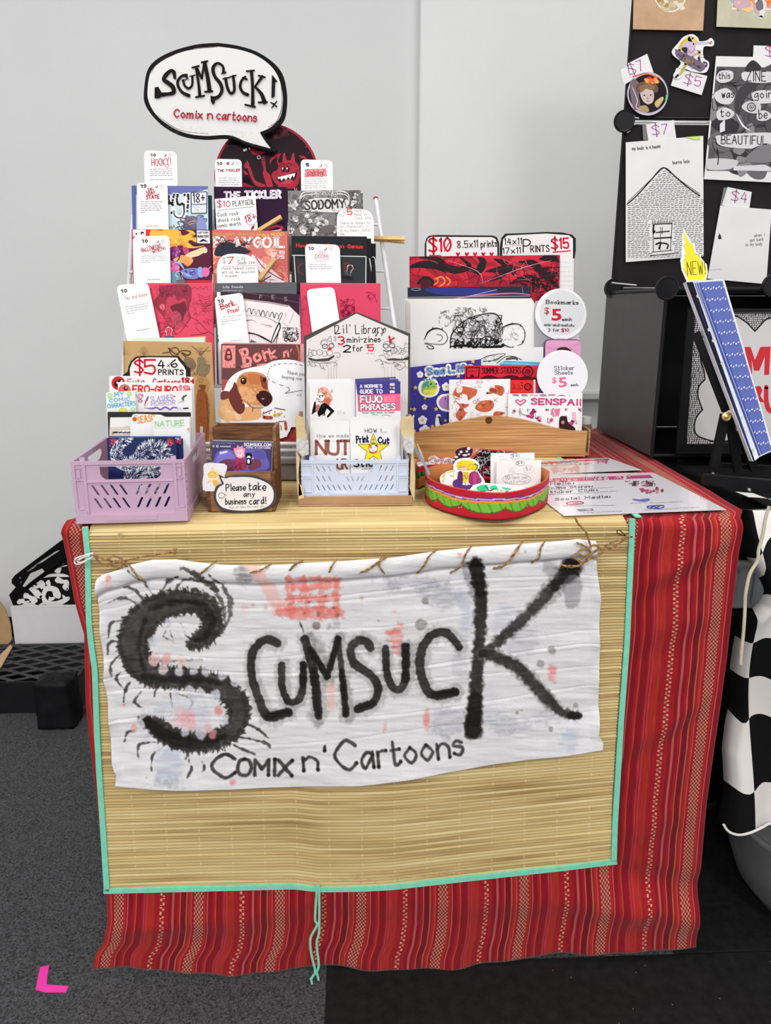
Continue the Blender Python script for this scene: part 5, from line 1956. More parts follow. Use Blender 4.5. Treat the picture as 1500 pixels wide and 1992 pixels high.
def ink_dog(I):
 I.view(5.2417,380,640)
 W0 = (240,239,242)
 I.fill([(250,920),(262,650),(300,640),(345,640),(395,520),(480,440),(600,405),(735,420),(780,480),(900,520),(1200,560),(1240,1000),(980,1000),(930,1100),(850,1110),(640,920)],W0)
 F1, F2, F3, E = (206,140,88), (226,172,120), (238,200,156), (104,52,46)
 I.fill([(262,920),(268,700),(350,640),(420,760),(500,800),(600,770),(660,800),(640,920)],F2,True)
 I.blobs(290,760,440,910,10,[F3,(232,184,134)],24,60)
 I.fill([(420,540),(470,460),(580,435),(690,460),(740,520),(740,600),(780,690),(760,760),(690,800),(600,800),(530,770),(450,680),(425,600)],F1,True)
 I.fill([(440,600),(520,590),(600,640),(620,720),(560,760),(500,720)],F2,True).fill([(540,460),(660,470),(650,560),(560,560)],(196,118,72),True)
 I.fill([(660,480),(700,500),(735,560),(735,620),(680,590)],(140,70,52),True)
 I.fill([(400,540),(430,590),(440,640),(500,760),(500,830),(455,868),(400,830),(350,740),(340,660),(380,590)],(112,54,54),True)
 I.fill([(268,640),(345,640),(345,700),(265,720)],(120,62,56),True)
 I.disc(492,530,32,(52,28,26),ry=36).disc(490,524,22,(84,44,34)).disc(486,518,8,W0).line([(450,500),(490,480),(530,505)],8,(120,66,46)).disc(705,520,20,(70,34,30),ry=28)
 I.fill([(620,690),(650,640),(720,630),(780,680),(780,740),(720,790),(660,750)],(62,28,30),True).disc(690,712,16,(170,130,130),ry=9).line([(640,700),(665,740)],8,(34,14,18))
 I.fill([(540,750),(600,770),(700,790),(660,815),(580,800)],(206,176,156),True).line([(530,740),(580,800),(680,805)],6,(120,70,54)).line([(590,800),(585,840)],7,(110,54,44))
 I.blobs(470,560,640,760,16,[(216,152,100),(232,182,132)],8,22)
 for p, c in (([(700,860),(780,825)],(96,56,40)),([(810,805),(915,825)],(120,70,46)),([(850,945),(925,940)],(130,70,44)),([(870,985),(880,1030)],(150,110,60)),([(855,1010),(850,1060)],(90,50,40))):
  I.line(p,[9,16,9],c)
 I.line([(805,880),(860,870)],30,(236,186,80)).line([(920,960),(925,1020)],28,(196,84,56)).line([(700,900),(775,905)],34,(186,88,64))
 for x, y in ((755,860),(812,845),(880,858),(908,893)):
  I.disc(x,y,6,(90,50,40))
 I.line([(700,840),(690,880),(740,920)],6,(60,40,34))
 I.group('lettering')
 q = [(955,600),(760,520),(745,440),(800,370),(960,352),(1120,378),(1300,450)]
 pts = catmull(q,n=12)
 for i in range(0,len(pts)-3,4):
  I.line([pts[i],pts[i+2]],5,(60,60,66),smooth=False)
 I.line([(955,600),(960,625),(915,655)],5,(60,60,66),smooth=False).line([(915,657),(1090,625)],5,(60,60,66))
 I.type('Thank you for',932,458,1190,486,34,(84,84,92)).type('buying me',880,500,1085,524,34,(84,84,92)).type('<3',1035,688,1080,682,24,(130,130,140))

_pl = rp(4,0.012)
_V = vw(5.2417,380,640)
_do = catmull([(262,925),(262,650),(290,625),(340,520),(430,440),(560,395),(700,370),(800,325),(960,312),(1120,350),(1300,440)],n=5) + [(1300,700),(1100,716),(985,720),(985,900),(965,1040),(900,1110),(850,1120),(640,1120),(262,1120)]
card('thank_you_card','cut-out card with a brown dachshund head and a dotted thank-you bubble, before the balloon-letter comic','card',_V(_do),_pl,0.0012,GLOSS,ink_dog,clip=None)
# a small shelf block behind keeps the cut-out standing
for nm, px0, px1 in (('',0,0),):
 pass

# ---- clothespins and binder clips
PINE = mat('clothespin_wood',(214,176,116),0.6,var=0.08,scale=60,stretch=(1,1,1),bump=.3)
PWIRE = mat('clothespin_spring',(150,120,90),0.35,0.9)

def clothespin(label,a,b,plane,w=0.0055,open_=0.0022):
 """a, b: px of its two ends; lies on plane"""
 A, B = plane.hit(*a), plane.hit(*b)
 d = (B-A)
 n = plane.n
 u = d.cross(n).normalized()
 t = thing('clothespin',label,'clothespin',tuple((A+B)/2),'clothespins on the wire rack')
 for s_ in (0,1):
  # the two legs touch at the gripping end B and part towards A
  o0 = n * (0.0012+s_*(0.0034+open_*1.6))
  o1 = n * (0.0012+s_*0.0036)
  prof = [(0,0.7),(0.05,1.0),(0.42,1.0),(0.46,0.75),(0.5,1.0),(0.9,0.9),(1.0,0.55)]
  vs, fs = [], []
  for f, th in prof:
   c = A + d * f + o0.lerp(o1,f)
   for su in (-1,1):
    for sn in (-1,1):
     vs.append(c+u*su*w/2+n*sn*0.0016*th)
  for i in range(len(prof)-1):
   k = i * 4
   for p, q in ((0,1),(1,3),(3,2),(2,0)):
    fs.append((k+p,k+q,k+4+q,k+4+p))
  fs += [(0,1,3,2),((len(prof)-1)*4+2,(len(prof)-1)*4+3,(len(prof)-1)*4+1,(len(prof)-1)*4)]
  MB().add(vs,fs).build('wooden_leg',PINE,t)
 c = A + d * 0.46 + n * 0.0036
 pts = []
 for i in range(40):
  an = i / 39 * 2 * math.pi * 3
  pts.append(c+u*((i/39-.5)*w*1.15)+(n*math.cos(an)+d.normalized()*math.sin(an))*0.0026)
 MB().tube(pts,0.00045,5).build('spring',PWIRE,t)

clothespin('wooden clothespin gripping the PLAYGOIL card at a slant',(548,424),(500,452),rp(1,0.010))
clothespin('wooden clothespin over the salmon comic, beside the card with the orange 7',(536,505),(505,545),rp(2,0.009))
_cp = RACKP.shift(0.0078)
clothespin('wooden clothespin clamped on the rack\'s slanted side rail, pointing sideways',(787,471),(724,466),_cp,w=0.006,open_=0.003)

def binder_clip(label,x,y,s,plane,ang=0):
 c = plane.hit(x,y)
 t = thing('binder_clip',label,'binder clip',tuple(c),'binder clips on the wire rack')
 n = plane.n
 px = (plane.hit(x+1,y)-c).length
 r = s * px
 R = Matrix.Rotation(math.radians(ang),3,n)
 U = R @ Vector((1,0,0))
 V_ = R @ n.cross(Vector((1,0,0)))
 V_ = V_ if V_.z > 0 else -V_
 pr = [c-U*r-V_*r*.7,c+U*r-V_*r*.7,c+U*r*.9+V_*r*0.1,c-U*r*.9+V_*r*0.1]
 MB().prism([p+n*0.004 for p in pr],-n*0.003).build('clip_body',mat('clip_steel_black',(50,54,62),0.3,0.6),t)
 w = [(-.55,.05),(-.5,.7),(-.75,1.2),(-.45,1.75),(0,1.9),(.45,1.75),(.75,1.2),(.5,.7),(.55,.05)]
 MB().tube([c+n*0.0045+U*a*r+V_*b*r for a,b in catmull(w,n=4)],0.00055,6).build('handle',mat('clip_wire',(232,222,214),0.25,0.7),t)

binder_clip('black and silver binder clip on the black comic',678,532,8,rp(2,0.009),-20)
binder_clip('silver binder clip at the foot of the flame comic',352,546,9,rp(2,0.008),10)
binder_clip('silver binder clip at the foot of the crimson comic',330,655,9,rp(3,0.011),0)

def plate(mb,O,U,V_,outer,holes,thick,N=None):
 """flat plate with holes: outline points are (u, v) along U and V_ from O; thickness goes against the normal"""
 O, U, V_ = Vector(O), Vector(U), Vector(V_)
 N = N or U.cross(V_).normalized()
 loops = [outer] + list(holes)
 P3 = [[Vector((a,b,0)) for a,b in l] for l in loops]
 tri = tessellate_polygon(P3)
 flat = [p for l in loops for p in l]
 n = len(flat)
 vs = [O+U*a+V_*b for a,b in flat] + [O+U*a+V_*b-N*thick for a,b in flat]
 fs = []
 for t in tri:
  a, b, c = (flat[i] for i in t)
  ccw = (b[0]-a[0]) * (c[1]-a[1]) - (b[1]-a[1]) * (c[0]-a[0]) > 0
  t = tuple(t) if ccw else tuple(t)[::-1]
  fs.append(t)
  fs.append(tuple(i+n for i in t[::-1]))
 k = 0
 for l in loops:
  m = len(l)
  for i in range(m):
   j = (i+1) % m
   fs.append((k+i,k+j,n+k+j,n+k+i))
  k += m
 mb.add(vs,fs)
 return mb

def slot(x,y,w,h,slant=0.0):
 """rounded slanted slot outline, centre x, y"""
 r = w / 2
 pts = []
 for i in range(7):
  a = math.pi * i / 6
  pts.append((r*math.cos(a),h/2-r+r*math.sin(a)))
 for i in range(7):
  a = math.pi + math.pi * i / 6
  pts.append((r*math.cos(a),-h/2+r+r*math.sin(a)))
 return [(x+px_+slant*py,y+py) for px_,py in pts]

def crate(label,origin,w,d,h,color,yaw,style,group=None):
 """small folding plastic crate; style 0: mauve pattern, 1: pale blue pattern"""
 m = mat('crate_plastic_%d' % style,color,0.42,spec=0.4,var=0.01)
 t = thing('folding_crate',label,'crate',origin)
 R = Matrix.Rotation(math.radians(yaw),3,'Z')
 O = Vector(origin)
 X, Y, Z = R @ Vector((1,0,0)), R @ Vector((0,1,0)), Vector((0,0,1))
 s = w / 910.0
 hh = h / s
 th = 0.0022

 def bx(mb,u0,u1,y0,y1,z0,z1):
  vs = [O+X*(u*s)+Y*y+Z*(z*s) for z in (z0,z1) for y in (y0,y1) for u in (u0,u1)]
  mb.hexa(vs)
 # front and back panels
 if style == 0:
  op = [(225,hh-48),(225,hh-110),(240,hh-140),(265,hh-158),(670,hh-158),(700,hh-140),(715,hh-110),(715,hh-48)]
  holes = [op] + [slot(175+75*i+12*r_,258-115*r_ if False else (hh-245-112*r_),20,92,-0.55) for i in range(4) for r_ in (0,1)] + \
 [slot(525+74*i,hh-245-112*r_,20,92,0.5) for i in range(4) for r_ in (0,1)]
 else:
  op = [(292,hh-30),(292,hh-80),(305,hh-105),(330,hh-118),(565,hh-118),(595,hh-105),(607,hh-80),(607,hh-30)]
  holes = [op]
  for r_, cols_ in ((0,(140,190,240)),(1,(140,190,240,390,430)),(2,(140,186,230,275,320,365,410))):
   holes += [slot(c,hh-75-78*r_-(8 if r_ else 0),10,50,-0.5) for c in cols_]
   holes += [slot(910-c,hh-75-78*r_-(8 if r_ else 0),10,50,0.5) for c in cols_]
 outer = [(0,0),(910,0),(910,hh),(0,hh)]
 for nm, yy in (('front_panel',0.0),('back_panel',d-th)):
  mb = MB()
  plate(mb,O+Y*yy,X*s,Z*s,outer,holes,th,-Y)
  front_ = yy == 0
  y0, y1 = (-0.0016,0.0003) if front_ else (d-0.0003,d+0.0016)
  bx(mb,0,910,y0,y1,hh-30,hh)                                # top rim
  bx(mb,0,910,y0-(0.0014 if front_ else 0),y1,0,72 if style == 0 else 88)   # base rim
  if style == 0:
   for u0, u1 in ((0,28),(88,112),(815,838),(890,910)):
    bx(mb,u0,u1,y0,y1,72,hh-30)
   for u0 in (28,838):
    for z0, z1 in ((hh-160,hh-150),(hh-60,hh-52),(115,125)):
     bx(mb,u0,u0+60,y0,y1,z0,z1)
    bx(mb,u0+14,u0+40,y0,y1,hh-140,hh-72)
    bx(mb,u0-10,u0+70,y0-0.001,y1,72,112)
   bx(mb,112,815,y0,y1,hh-180,hh-172)
   bx(mb,250,660,y0-0.0022,y0,22,62)
  else:
   for u0, u1 in ((0,10),(88,100),(810,822),(900,910)):
    bx(mb,u0,u1,y0,y1,88,hh-30)
   for u0 in (10,822):
    for z0, z1 in ((hh-48,hh-40),(hh-140,hh-128),(hh-160,hh-154),(95,102)):
     bx(mb,u0,u0+78,y0,y1,z0,z1)
   for u0 in (160,660):
    bx(mb,u0,u0+85,y0-0.0024,y0,48,96)
    bx(mb,u0+25,u0+58,y0-0.0034,y0-0.0024,66,74)
   bx(mb,380,520,y0-0.001,y0,84,96)
  mb.build(nm,m,t)
 # side panels with a hand hole and slots
 ds = d / s
 op = [(ds*.32,hh-50),(ds*.34,hh-110),(ds*.40,hh-140),(ds*.60,hh-140),(ds*.66,hh-110),(ds*.68,hh-50)]
 nh = [op] + [slot(ds*f,hh*.38,18,hh*.22,(-.5 if f < .5 else .5)) for f in (.14,.22,.30,.38,.46,.54,.62,.70,.78,.86)]
 for nm, u in (('side_panel',0.0),('side_panel',w)):
  mb = MB()
  N = -X if u == 0 else X
  oo = O + X * u + Y * (th+0.0002)
  dd = d - 2 * th - 0.0004
  plate(mb,oo,Y*(dd/ds),Z*s,[(0,0),(ds,0),(ds,hh),(0,hh)],nh,th,N)
  a0, a1 = (-0.0012/s,2) if u == 0 else (908,910+0.0012/s)
  bx(mb,a0,a1,th,d-th,hh-30,hh)
  bx(mb,a0,a1,th,d-th,0,72)
  for k in range(6):
   bx(mb,a0,a1,0.002+0.0,0.0075,90+k*(hh-150)/6,90+k*(hh-150)/6+(hh-150)/12)
   bx(mb,a0,a1,d-0.0075,d-0.002,90+k*(hh-150)/6,90+k*(hh-150)/6+(hh-150)/12)
  mb.build(nm,m,t)
 mb = MB()
 bx(mb,4/s*0+12,898,th+.0003,d-th-.0003,4,14)
 mb.build('bottom',m,t)
 # stacking pegs on the rim
 for u in (70,800):
  mb = MB()
  bx(mb,u,u+42,0.0,0.003,hh,hh+30)
  mb.build('stacking_peg',m,t)
 return t, X, Y

MZ = TZ + 0.0052                    # resting height on the straw mat
_f0, _f1 = level(MZ).hit(150,1018), level(MZ).hit(366.5,1012)
_w = (_f1-_f0).length
_h = front(_f0.y).hit(147,898).z - MZ
_yaw = math.degrees(math.atan2(_f1.y-_f0.y,_f1.x-_f0.x))
CRY = _yaw
PC = Vector(_f0)
crate('mauve folding plastic crate of 4x6 prints at the table\'s front corner',tuple(_f0),_w,0.200,_h,(200,166,190),_yaw,0)

def pcp(y,lean=10):
 """upright plane inside the mauve crate, its foot y metres behind the crate's front"""
 n = Vector((-math.sin(math.radians(CRY)),math.cos(math.radians(CRY)),0))
 q = PC + n * y
 return front(q.y,lean,CRY,MZ+0.004,q.x)

def crate_card(label,TL,TR,y,ink,thick=0.0008,r=0,m=None,group='print dividers in the mauve crate',name='print_card',cat='print',inkmat=None,seed=3,bot=0.0008,outline=None):
 pl = pcp(y)
 zb = MZ + 0.0025 + bot
 o = tall(TL,TR,pl,zb,r)
 if outline:
  o = outline + [o[-2 if r == 0 else-2],o[-1]] if False else outline
 return card(name,label,cat,o,pl,thick,m or PAPER,ink,group,seed=seed,inkmat=inkmat,clip=None if outline else 'outline')

def ink_dragon(I):
 I.view(7.5,195,690)
 I.rect(40,1150,1240,1200,(70,90,150))
 I.fill([(90,1214),(1200,1204),(1260,2200),(0,2200)],(34,42,88))
 for x, y, r in ((195,1290,72),(1020,1275,70),(1145,1265,52),(150,1990,66)):
  I.blobs(x-r*.5,y-r*.5,x+r*.5,y+r*.5,12,[(150,30,60),(176,40,70),(120,24,52)],r*.4,r*.6)
  I.scrib(x-r*.7,y-r*.7,x+r*.7,y+r*.7,16,(226,120,140),5,r*.7)
 body = catmull([(400,1210),(300,1290),(220,1430),(260,1560),(420,1620),(560,1500),(640,1400),(760,1370),(880,1420),(900,1560),(760,1680),(560,1740),(420,1820),(520,1950),(760,2040),(900,1900)],n=9)
 rad = np.interp(np.linspace(0,1,len(body)),np.linspace(0,1,6),[70,80,95,100,90,60])
 I.line([tuple(p) for p in body],[120,150,180,190,150,90],(206,210,224),smooth=False)
 T, T2 = [], []
 for i, (p,r) in enumerate(zip(body,rad)):
  for k in range(13):
   a = I.rng.uniform(0,6.283)
   b = np.array([math.cos(a),math.sin(a)])
   q0 = p + b * r * I.rng.uniform(.2,.7)
   q1 = p + b * r * I.rng.uniform(1.0,1.45) + np.array([r*.3,-r*.2])
   (T if k % 4 else T2).append(ribbon([q0,(q0+q1)/2+I.rng.uniform(-8,8),q1],[12,10,2]))
 I.tris(np.concatenate(T),(240,242,248)).tris(np.concatenate(T2),(60,66,110))
 I.scrib(600,1440,860,1520,20,(34,42,88),9,50)
 I.line([(1120,1200),(1150,1240),(1100,1215)],10,(232,232,240))

crate_card('navy print of a white feathered dragon, foremost in the mauve crate',(208,852),(343,850),0.030,ink_dragon,inkmat=GLOSSY_INK,m=mat('navy_card',(34,42,88),.4),thick=.0006)
crate_card('copy of the navy dragon print showing a strip at its right side',(214,853),(356,853),0.036,lambda I:ink_dragon(I),m=mat('navy_card',(34,42,88),.4),thick=.0006)
crate_card('blue-edged print just behind the navy dragon prints',(212,849),(352,848),0.042,None,m=mat('blue_card',(66,98,164),.4),thick=.0006)

def ink_nature(I):
 I.view(7.5,195,690).group('lettering')
 I.text('NATURE',805,1050,1225,1035,76,(160,214,150),15,.4)
 I.text('mmmmmm',790,1082,1180,1066,16,(190,226,180),5,.4)
 I.rect(1268,1065,1315,1112,(216,178,136)).line([(1270,1165),(1280,1130),(1305,1130)],5,(190,190,190))

crate_card('white divider lettered NATURE in green pencil',(297,811),(368,811),0.056,ink_nature,name='divider_card',cat='card')

def ink_season(I):
 I.view(7.5,195,690)
 I.disc(503,940,34,(232,106,40)).line([(500,905),(515,885),(540,890)],8,(120,180,80)).disc(492,932,6,(60,30,20),n=6).disc(515,930,6,(60,30,20),n=6).line([(488,950),(503,958),(518,948)],5,(60,30,20))
 I.group('lettering').text('SEASO',550,1000,800,960,90,(240,150,60),15,.4).text('nal',810,965,940,960,60,(238,160,110),8,.4)

_pl = pcp(0.063)
_o = vw(7.5,195,690)([(440,1075),(445,930),(475,872),(520,862),(880,875),(945,905),(1310,925),(1280,1400),(440,1400)])
card('divider_card','white tabbed divider lettered in orange beside a tiny pumpkin drawing','card',_o,_pl,0.0006,PAPER,ink_season,'print dividers in the mauve crate',clip=None)

def ink_folder(I):
 I.view(7.5,195,690)
 I.fill([(145,915),(1345,905),(1330,1600),(120,1600)],(230,226,224))
 I.fill([(150,1060),(330,1055),(390,1035),(470,1060),(760,1085),(760,1600),(120,1600)],(214,198,186),False).fill([(300,1125),(320,1105),(700,1105),(720,1130)],(240,238,236))
 I.line([(190,1135),(255,1132)],22,(24,22,26),smooth=False).line([(255,1134),(700,1134)],16,(120,116,170),smooth=False)
 for i in range(7):
  I.line([(280+i*60,1142),(310+i*60,1126)],14,(52,46,92),smooth=False)
 I.line([(190,1140),(180,1160)],14,(150,90,70),smooth=False)
 I.line([(140,1190),(1100,1195)],8,(40,38,44),smooth=False)

crate_card('black-bordered print sleeve behind the orange and green dividers',(209,801),(371,802),0.074,ink_folder,thick=0.002,m=mat('black_sleeve',(42,39,40),0.5),r=2,name='print_sleeve',cat='sleeve')

def ink_mycomic(I):
 I.view(7.5,195,690).group('lettering')
 C = (70,176,206)
 I.text('MY',215,612,345,600,62,C,13,.3).text('COMIC',135,690,430,668,46,C,11,.3).text('CHARACTERS',108,780,515,735,56,C,11,.3)
 for x, y, r in ((142,600,34),(422,572,30),(478,800,28)):
  I.disc(x,y,r,(196,230,150)).ring(x,y,r,6,(120,190,110)).line([(x-10,y+8),(x,y+12),(x+10,y+8)],3,(110,170,100))
 I.disc(330,830,62,(226,226,96),ry=52).ring(330,830,62,5,(120,180,110),ry=52).disc(310,800,5,(90,120,60),n=6).disc(350,800,5,(90,120,60),n=6)

crate_card('white divider reading MY COMIC CHARACTERS in turquoise',(206,763),(263,760),0.086,ink_mycomic,name='divider_card',cat='card',r=4)

def ink_slasher(I):
 I.view(7.5,195,690).group('lettering')
 P_ = (176,160,204)
 I.text('SLASHER',735,682,1070,660,72,P_,11,.3).text('HORROR',750,745,1095,725,62,P_,11,.3).text('+',1070,630,1100,628,40,(200,70,80),8)
 I.group('print').line([(640,778),(760,785),(820,770),(880,800),(950,765),(1020,800),(1060,770),(1120,775)],[5,26,24,24,26,24,24,24],(140,96,190))
 I.line([(1120,788),(1220,784)],22,(206,206,226),smooth=False).line([(1222,784),(1282,780)],20,(24,22,26),smooth=False)
 I.line([(700,610),(680,660),(665,690)],[16,30,10],(110,84,150)).line([(665,680),(650,730),(655,760)],[26,18,4],(226,110,120))
 I.line([(1255,590),(1200,640),(1215,660),(1140,710)],[20,14,8,3],(36,50,40)).line([(1220,640),(1215,700)],[8,3],(36,50,40)).line([(1220,590),(1190,650)],10,(60,90,60))
 I.line([(515,580),(560,640)],8,(150,40,80)).line([(570,620),(560,580),(590,575),(600,600),(620,580),(620,610),(585,650),(570,620)],10,(190,50,110)).ring(585,675,30,10,(150,40,90),ry=16)
 I.rect(1340,530,1352,565,(40,36,40))

crate_card('white divider reading SLASHER HORROR with a purple wavy line',(262,763),(373,760),0.094,ink_slasher,name='divider_card',cat='card',r=3)

def ink_ero(I):
 I.view(7.5,195,690).group('lettering')
 I.text('ERO-GURO',475,550,1125,568,100,(224,62,54),24,.15).text('18',1152,555,1290,560,105,(214,60,60),28,.1).text('18',1152,555,1290,560,105,(244,150,150),13,0).text('+',1285,535,1325,535,60,(200,50,50),10)
 I.group('print').disc(355,520,84,(236,104,96)).ring(355,520,84,7,(150,40,40)).disc(372,492,32,(60,30,34)).disc(378,486,11,WHT)

crate_card('white divider lettered in big red capitals with 18+, in the mauve crate',(229,743),(373,745),0.104,ink_ero,name='divider_card',cat='card',r=5)

def ink_futa(I):
 I.view(7.5,195,690)
 I.disc(265,415,100,(206,40,50),n=24).fill([(200,420),(230,385),(300,360),(340,385),(330,430),(230,470)],(44,26,30),True).disc(250,408,15,WHT).disc(314,390,18,WHT).disc(318,392,8,(40,26,30))
 I.group('lettering').text('Futa',405,440,640,430,85,(200,60,60),12,.2).text('Cartoons',770,445,1170,440,95,(196,50,54),15,.2).text('18+',1195,430,1385,430,90,(196,40,50),26,.1)

crate_card('white divider with a red round face and red lettering half hidden, in the mauve crate',(212,731),(377,733),0.116,ink_futa,name='divider_card',cat='card',r=6)

def ink_5sign(I):
 I.view(7.5,195,690)
 I.fill([(436,300),(432,200),(470,110),(540,50),(700,38),(1120,42),(1150,90),(1220,170),(1250,230),(1250,500),(436,500)],(232,226,222))
 I.group('lettering').text('$',505,265,625,262,185,(206,32,50),28,.05).text('5',650,280,800,280,205,(206,32,50),30,.05)
 I.text('4',845,192,935,192,110,BLK,19,.1).text('x',978,180,1012,180,60,BLK,9).text('6',1040,185,1120,182,108,BLK,19,.1).text('PRINTS',850,288,1212,288,68,BLK,15,.15)
 I.line([(840,205),(900,200),(980,206),(1060,200),(1160,196)],3,(120,116,116)).line([(840,298),(1000,294),(1210,298)],3,(120,116,116))

_o = vw(7.5,195,690)([(325,302),(400,245),(412,170),(450,90),(520,28),(600,16),(1150,22),(1178,60),(1230,115),(1262,165),(1315,200),(1318,300),(1318,520),(325,520)])
card('price_sign','white sign reading $5 4x6 PRINTS with thick black border in the mauve crate','sign',_o,pcp(0.130),0.0015,mat('black_marker_card',(34,31,31),0.6),ink_5sign,clip=None)

# ------------------------------------------------------------------ wooden card holder
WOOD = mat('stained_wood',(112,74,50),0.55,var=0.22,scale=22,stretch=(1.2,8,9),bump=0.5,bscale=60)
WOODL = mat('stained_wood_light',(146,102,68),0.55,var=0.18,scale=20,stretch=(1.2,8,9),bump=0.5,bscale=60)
_a, _b = level(MZ).hit(411,996), level(MZ).hit(529,995.5)
hx0, hx1, hy = _a.x, _b.x, _a.y
zl = front(hy).hit(528,917).z
hdiv = hy + 0.040
zt_ = front(hdiv).hit(416,831).z
t = thing('card_holder','dark stained wooden card holder with a tall back compartment','box',(hx0,hy,MZ))
bt = 0.0045
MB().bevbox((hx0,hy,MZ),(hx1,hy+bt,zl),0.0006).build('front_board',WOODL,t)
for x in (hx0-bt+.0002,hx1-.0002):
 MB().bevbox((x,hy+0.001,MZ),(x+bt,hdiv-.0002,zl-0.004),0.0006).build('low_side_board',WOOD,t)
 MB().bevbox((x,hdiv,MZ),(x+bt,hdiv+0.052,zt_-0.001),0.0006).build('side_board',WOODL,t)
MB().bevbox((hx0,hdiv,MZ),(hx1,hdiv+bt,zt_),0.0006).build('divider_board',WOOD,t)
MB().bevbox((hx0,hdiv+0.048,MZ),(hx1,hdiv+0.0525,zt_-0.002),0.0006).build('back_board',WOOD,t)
MB().box((hx0+.0003,hy+bt,MZ+0.001),(hx1-.0003,hdiv,MZ+0.005)).build('bottom',WOOD,t)
MB().box((hx0+.0003,hdiv+bt,MZ+0.001),(hx1-.0003,hdiv+0.048,MZ+0.005)).build('bottom',WOOD,t)

def ink_bcard(I):
 I.view(5.2417,380,640)
 I.rect(140,1130,830,1500,(70,62,104)).rect(790,1150,812,1500,(56,50,86))
 I.fill([(195,1440),(195,1320),(230,1250),(330,1225),(400,1240),(540,1225),(680,1230),(720,1280),(715,1440)],(104,96,176),True)
 I.fill([(210,1400),(230,1290),(320,1235),(400,1300),(330,1340)],(126,118,200),True).fill([(600,1240),(690,1250),(710,1320),(600,1330)],(92,84,160),True)
 I.fill([(245,1255),(330,1240),(325,1262),(250,1278)],(216,212,226))
 I.fill([(240,1400),(260,1350),(340,1325),(410,1360),(400,1440),(250,1440)],(118,62,88),True).fill([(540,1380),(600,1330),(660,1340),(670,1400),(560,1440)],(118,62,88),True).fill([(410,1320),(450,1310),(500,1330),(520,1420),(400,1430)],(166,52,92),True)
 I.fill([(395,1250),(390,1210),(420,1215),(430,1180),(455,1205),(480,1185),(490,1215),(512,1215),(500,1260),(505,1300),(460,1320),(420,1305)],(236,150,176))
 I.fill([(415,1240),(470,1225),(495,1250),(480,1310),(440,1312),(418,1280)],(240,178,190),True).line([(435,1275),(455,1295),(480,1270)],9,WHT).disc(440,1245,10,WHT).disc(470,1242,10,WHT).disc(442,1246,4,BLK,n=6).disc(470,1244,4,BLK,n=6)
 I.disc(545,1295,34,(30,28,36)).fill([(512,1280),(520,1258),(540,1270)],(30,28,36)).fill([(578,1280),(572,1262),(552,1270)],(30,28,36)).disc(545,1310,18,WHT).fill([(525,1320),(565,1320),(570,1380),(520,1380)],(30,28,36),True).disc(543,1350,14,WHT,ry=22).disc(588,1318,7,WHT)
 I.scrib(400,1330,520,1430,14,(110,30,64),5,50).scrib(245,1330,410,1440,10,(90,44,66),5,60)
 I.group('lettering').text('SCUMSUCK.COM',497,1192,772,1196,30,WHT,7,.15,serif=4).text('COMIX N CARTOONS',520,1218,765,1222,18,(216,210,230),4.5,.1)
 I.greek(165,1168,405,1172,11,(200,194,220),3).ring(186,1194,9,4,WHT).ring(226,1195,10,6,WHT).text('@scumsuck',255,1202,360,1204,16,(226,222,236),4,.1)

_hp = front(hy+0.014,7,0,MZ+0.006)
BC = mat('business_card_stock',(84,76,120),0.35)
_o = rquad((411.5,858),(530.5,861),(527,932),(415,932))
card('business_card','foremost business card showing a pink-haired figure and a cat on a purple sofa','business card',_o,_hp,0.0004,BC,ink_bcard,'business cards in the wooden holder',inkmat=GLOSSY_INK)
for i in range(5):
 _p = _hp.shift(-0.0012*(i+1))
 card('business_card','business card stacked behind the foremost one in the wooden holder','business card',rquad((412+.4*i,858.4-.7*i),(531+.2*i,861-.6*i),(528,930),(416,930)),_p,0.0004,
 BC if i % 2 else mat('business_card_back',(200,198,210),0.4),None,'business cards in the wooden holder')

def ink_please(I):
 I.view(5.2417,380,640)
 q = [(330,1518),(420,1510),(560,1512),(680,1545),(770,1600),(800,1680),(780,1770),(700,1825),(560,1850),(400,1848),(280,1820),(225,1760),(212,1690),(235,1620),(290,1580)]
 I.fill(catmull(q,closed=True,n=4),(232,226,224)).fill([(262,1515),(300,1590),(340,1525)],(232,226,224))
 I.group('lettering').text('Please',315,1652,512,1645,68,BLK,10,.25).text('take',545,1645,718,1645,82,BLK,10.5,.25).text('any',495,1712,608,1708,56,BLK,8.5,.3).text('business',308,1790,515,1785,62,BLK,9,.3).text('card!',552,1788,720,1782,68,BLK,10,.25)
 I.text("they all have the same info",345,1828,705,1816,22,(150,146,146),3,.4)
 I.ring(268,1696,32,5,(90,86,86),ry=26).line([(290,1680),(320,1695)],5,(90,86,86)).line([(250,1720),(245,1730)],5,BLK).line([(275,1722),(272,1732)],5,BLK)

_q = catmull([(330,1498),(440,1490),(580,1495),(720,1540),(800,1610),(828,1700),(800,1790),(710,1845),(560,1868),(390,1868),(260,1840),(205,1770),(190,1690),(210,1610),(270,1575)],n=5)
_o = vw(5.2417,380,640)([(238,1484),(330,1525)][:1]+[tuple(p) for p in _q])
_o = vw(5.2417,380,640)([(236,1484),(300,1516)]+[tuple(p) for p in _q[2:]])
card('speech_bubble_sign','small speech bubble sign reading Please take any business card!','sign',_o,front(hy-0.006,3,0,MZ),0.0012,mat('grey_marker_edge',(70,66,78),0.6),ink_please,clip=None)

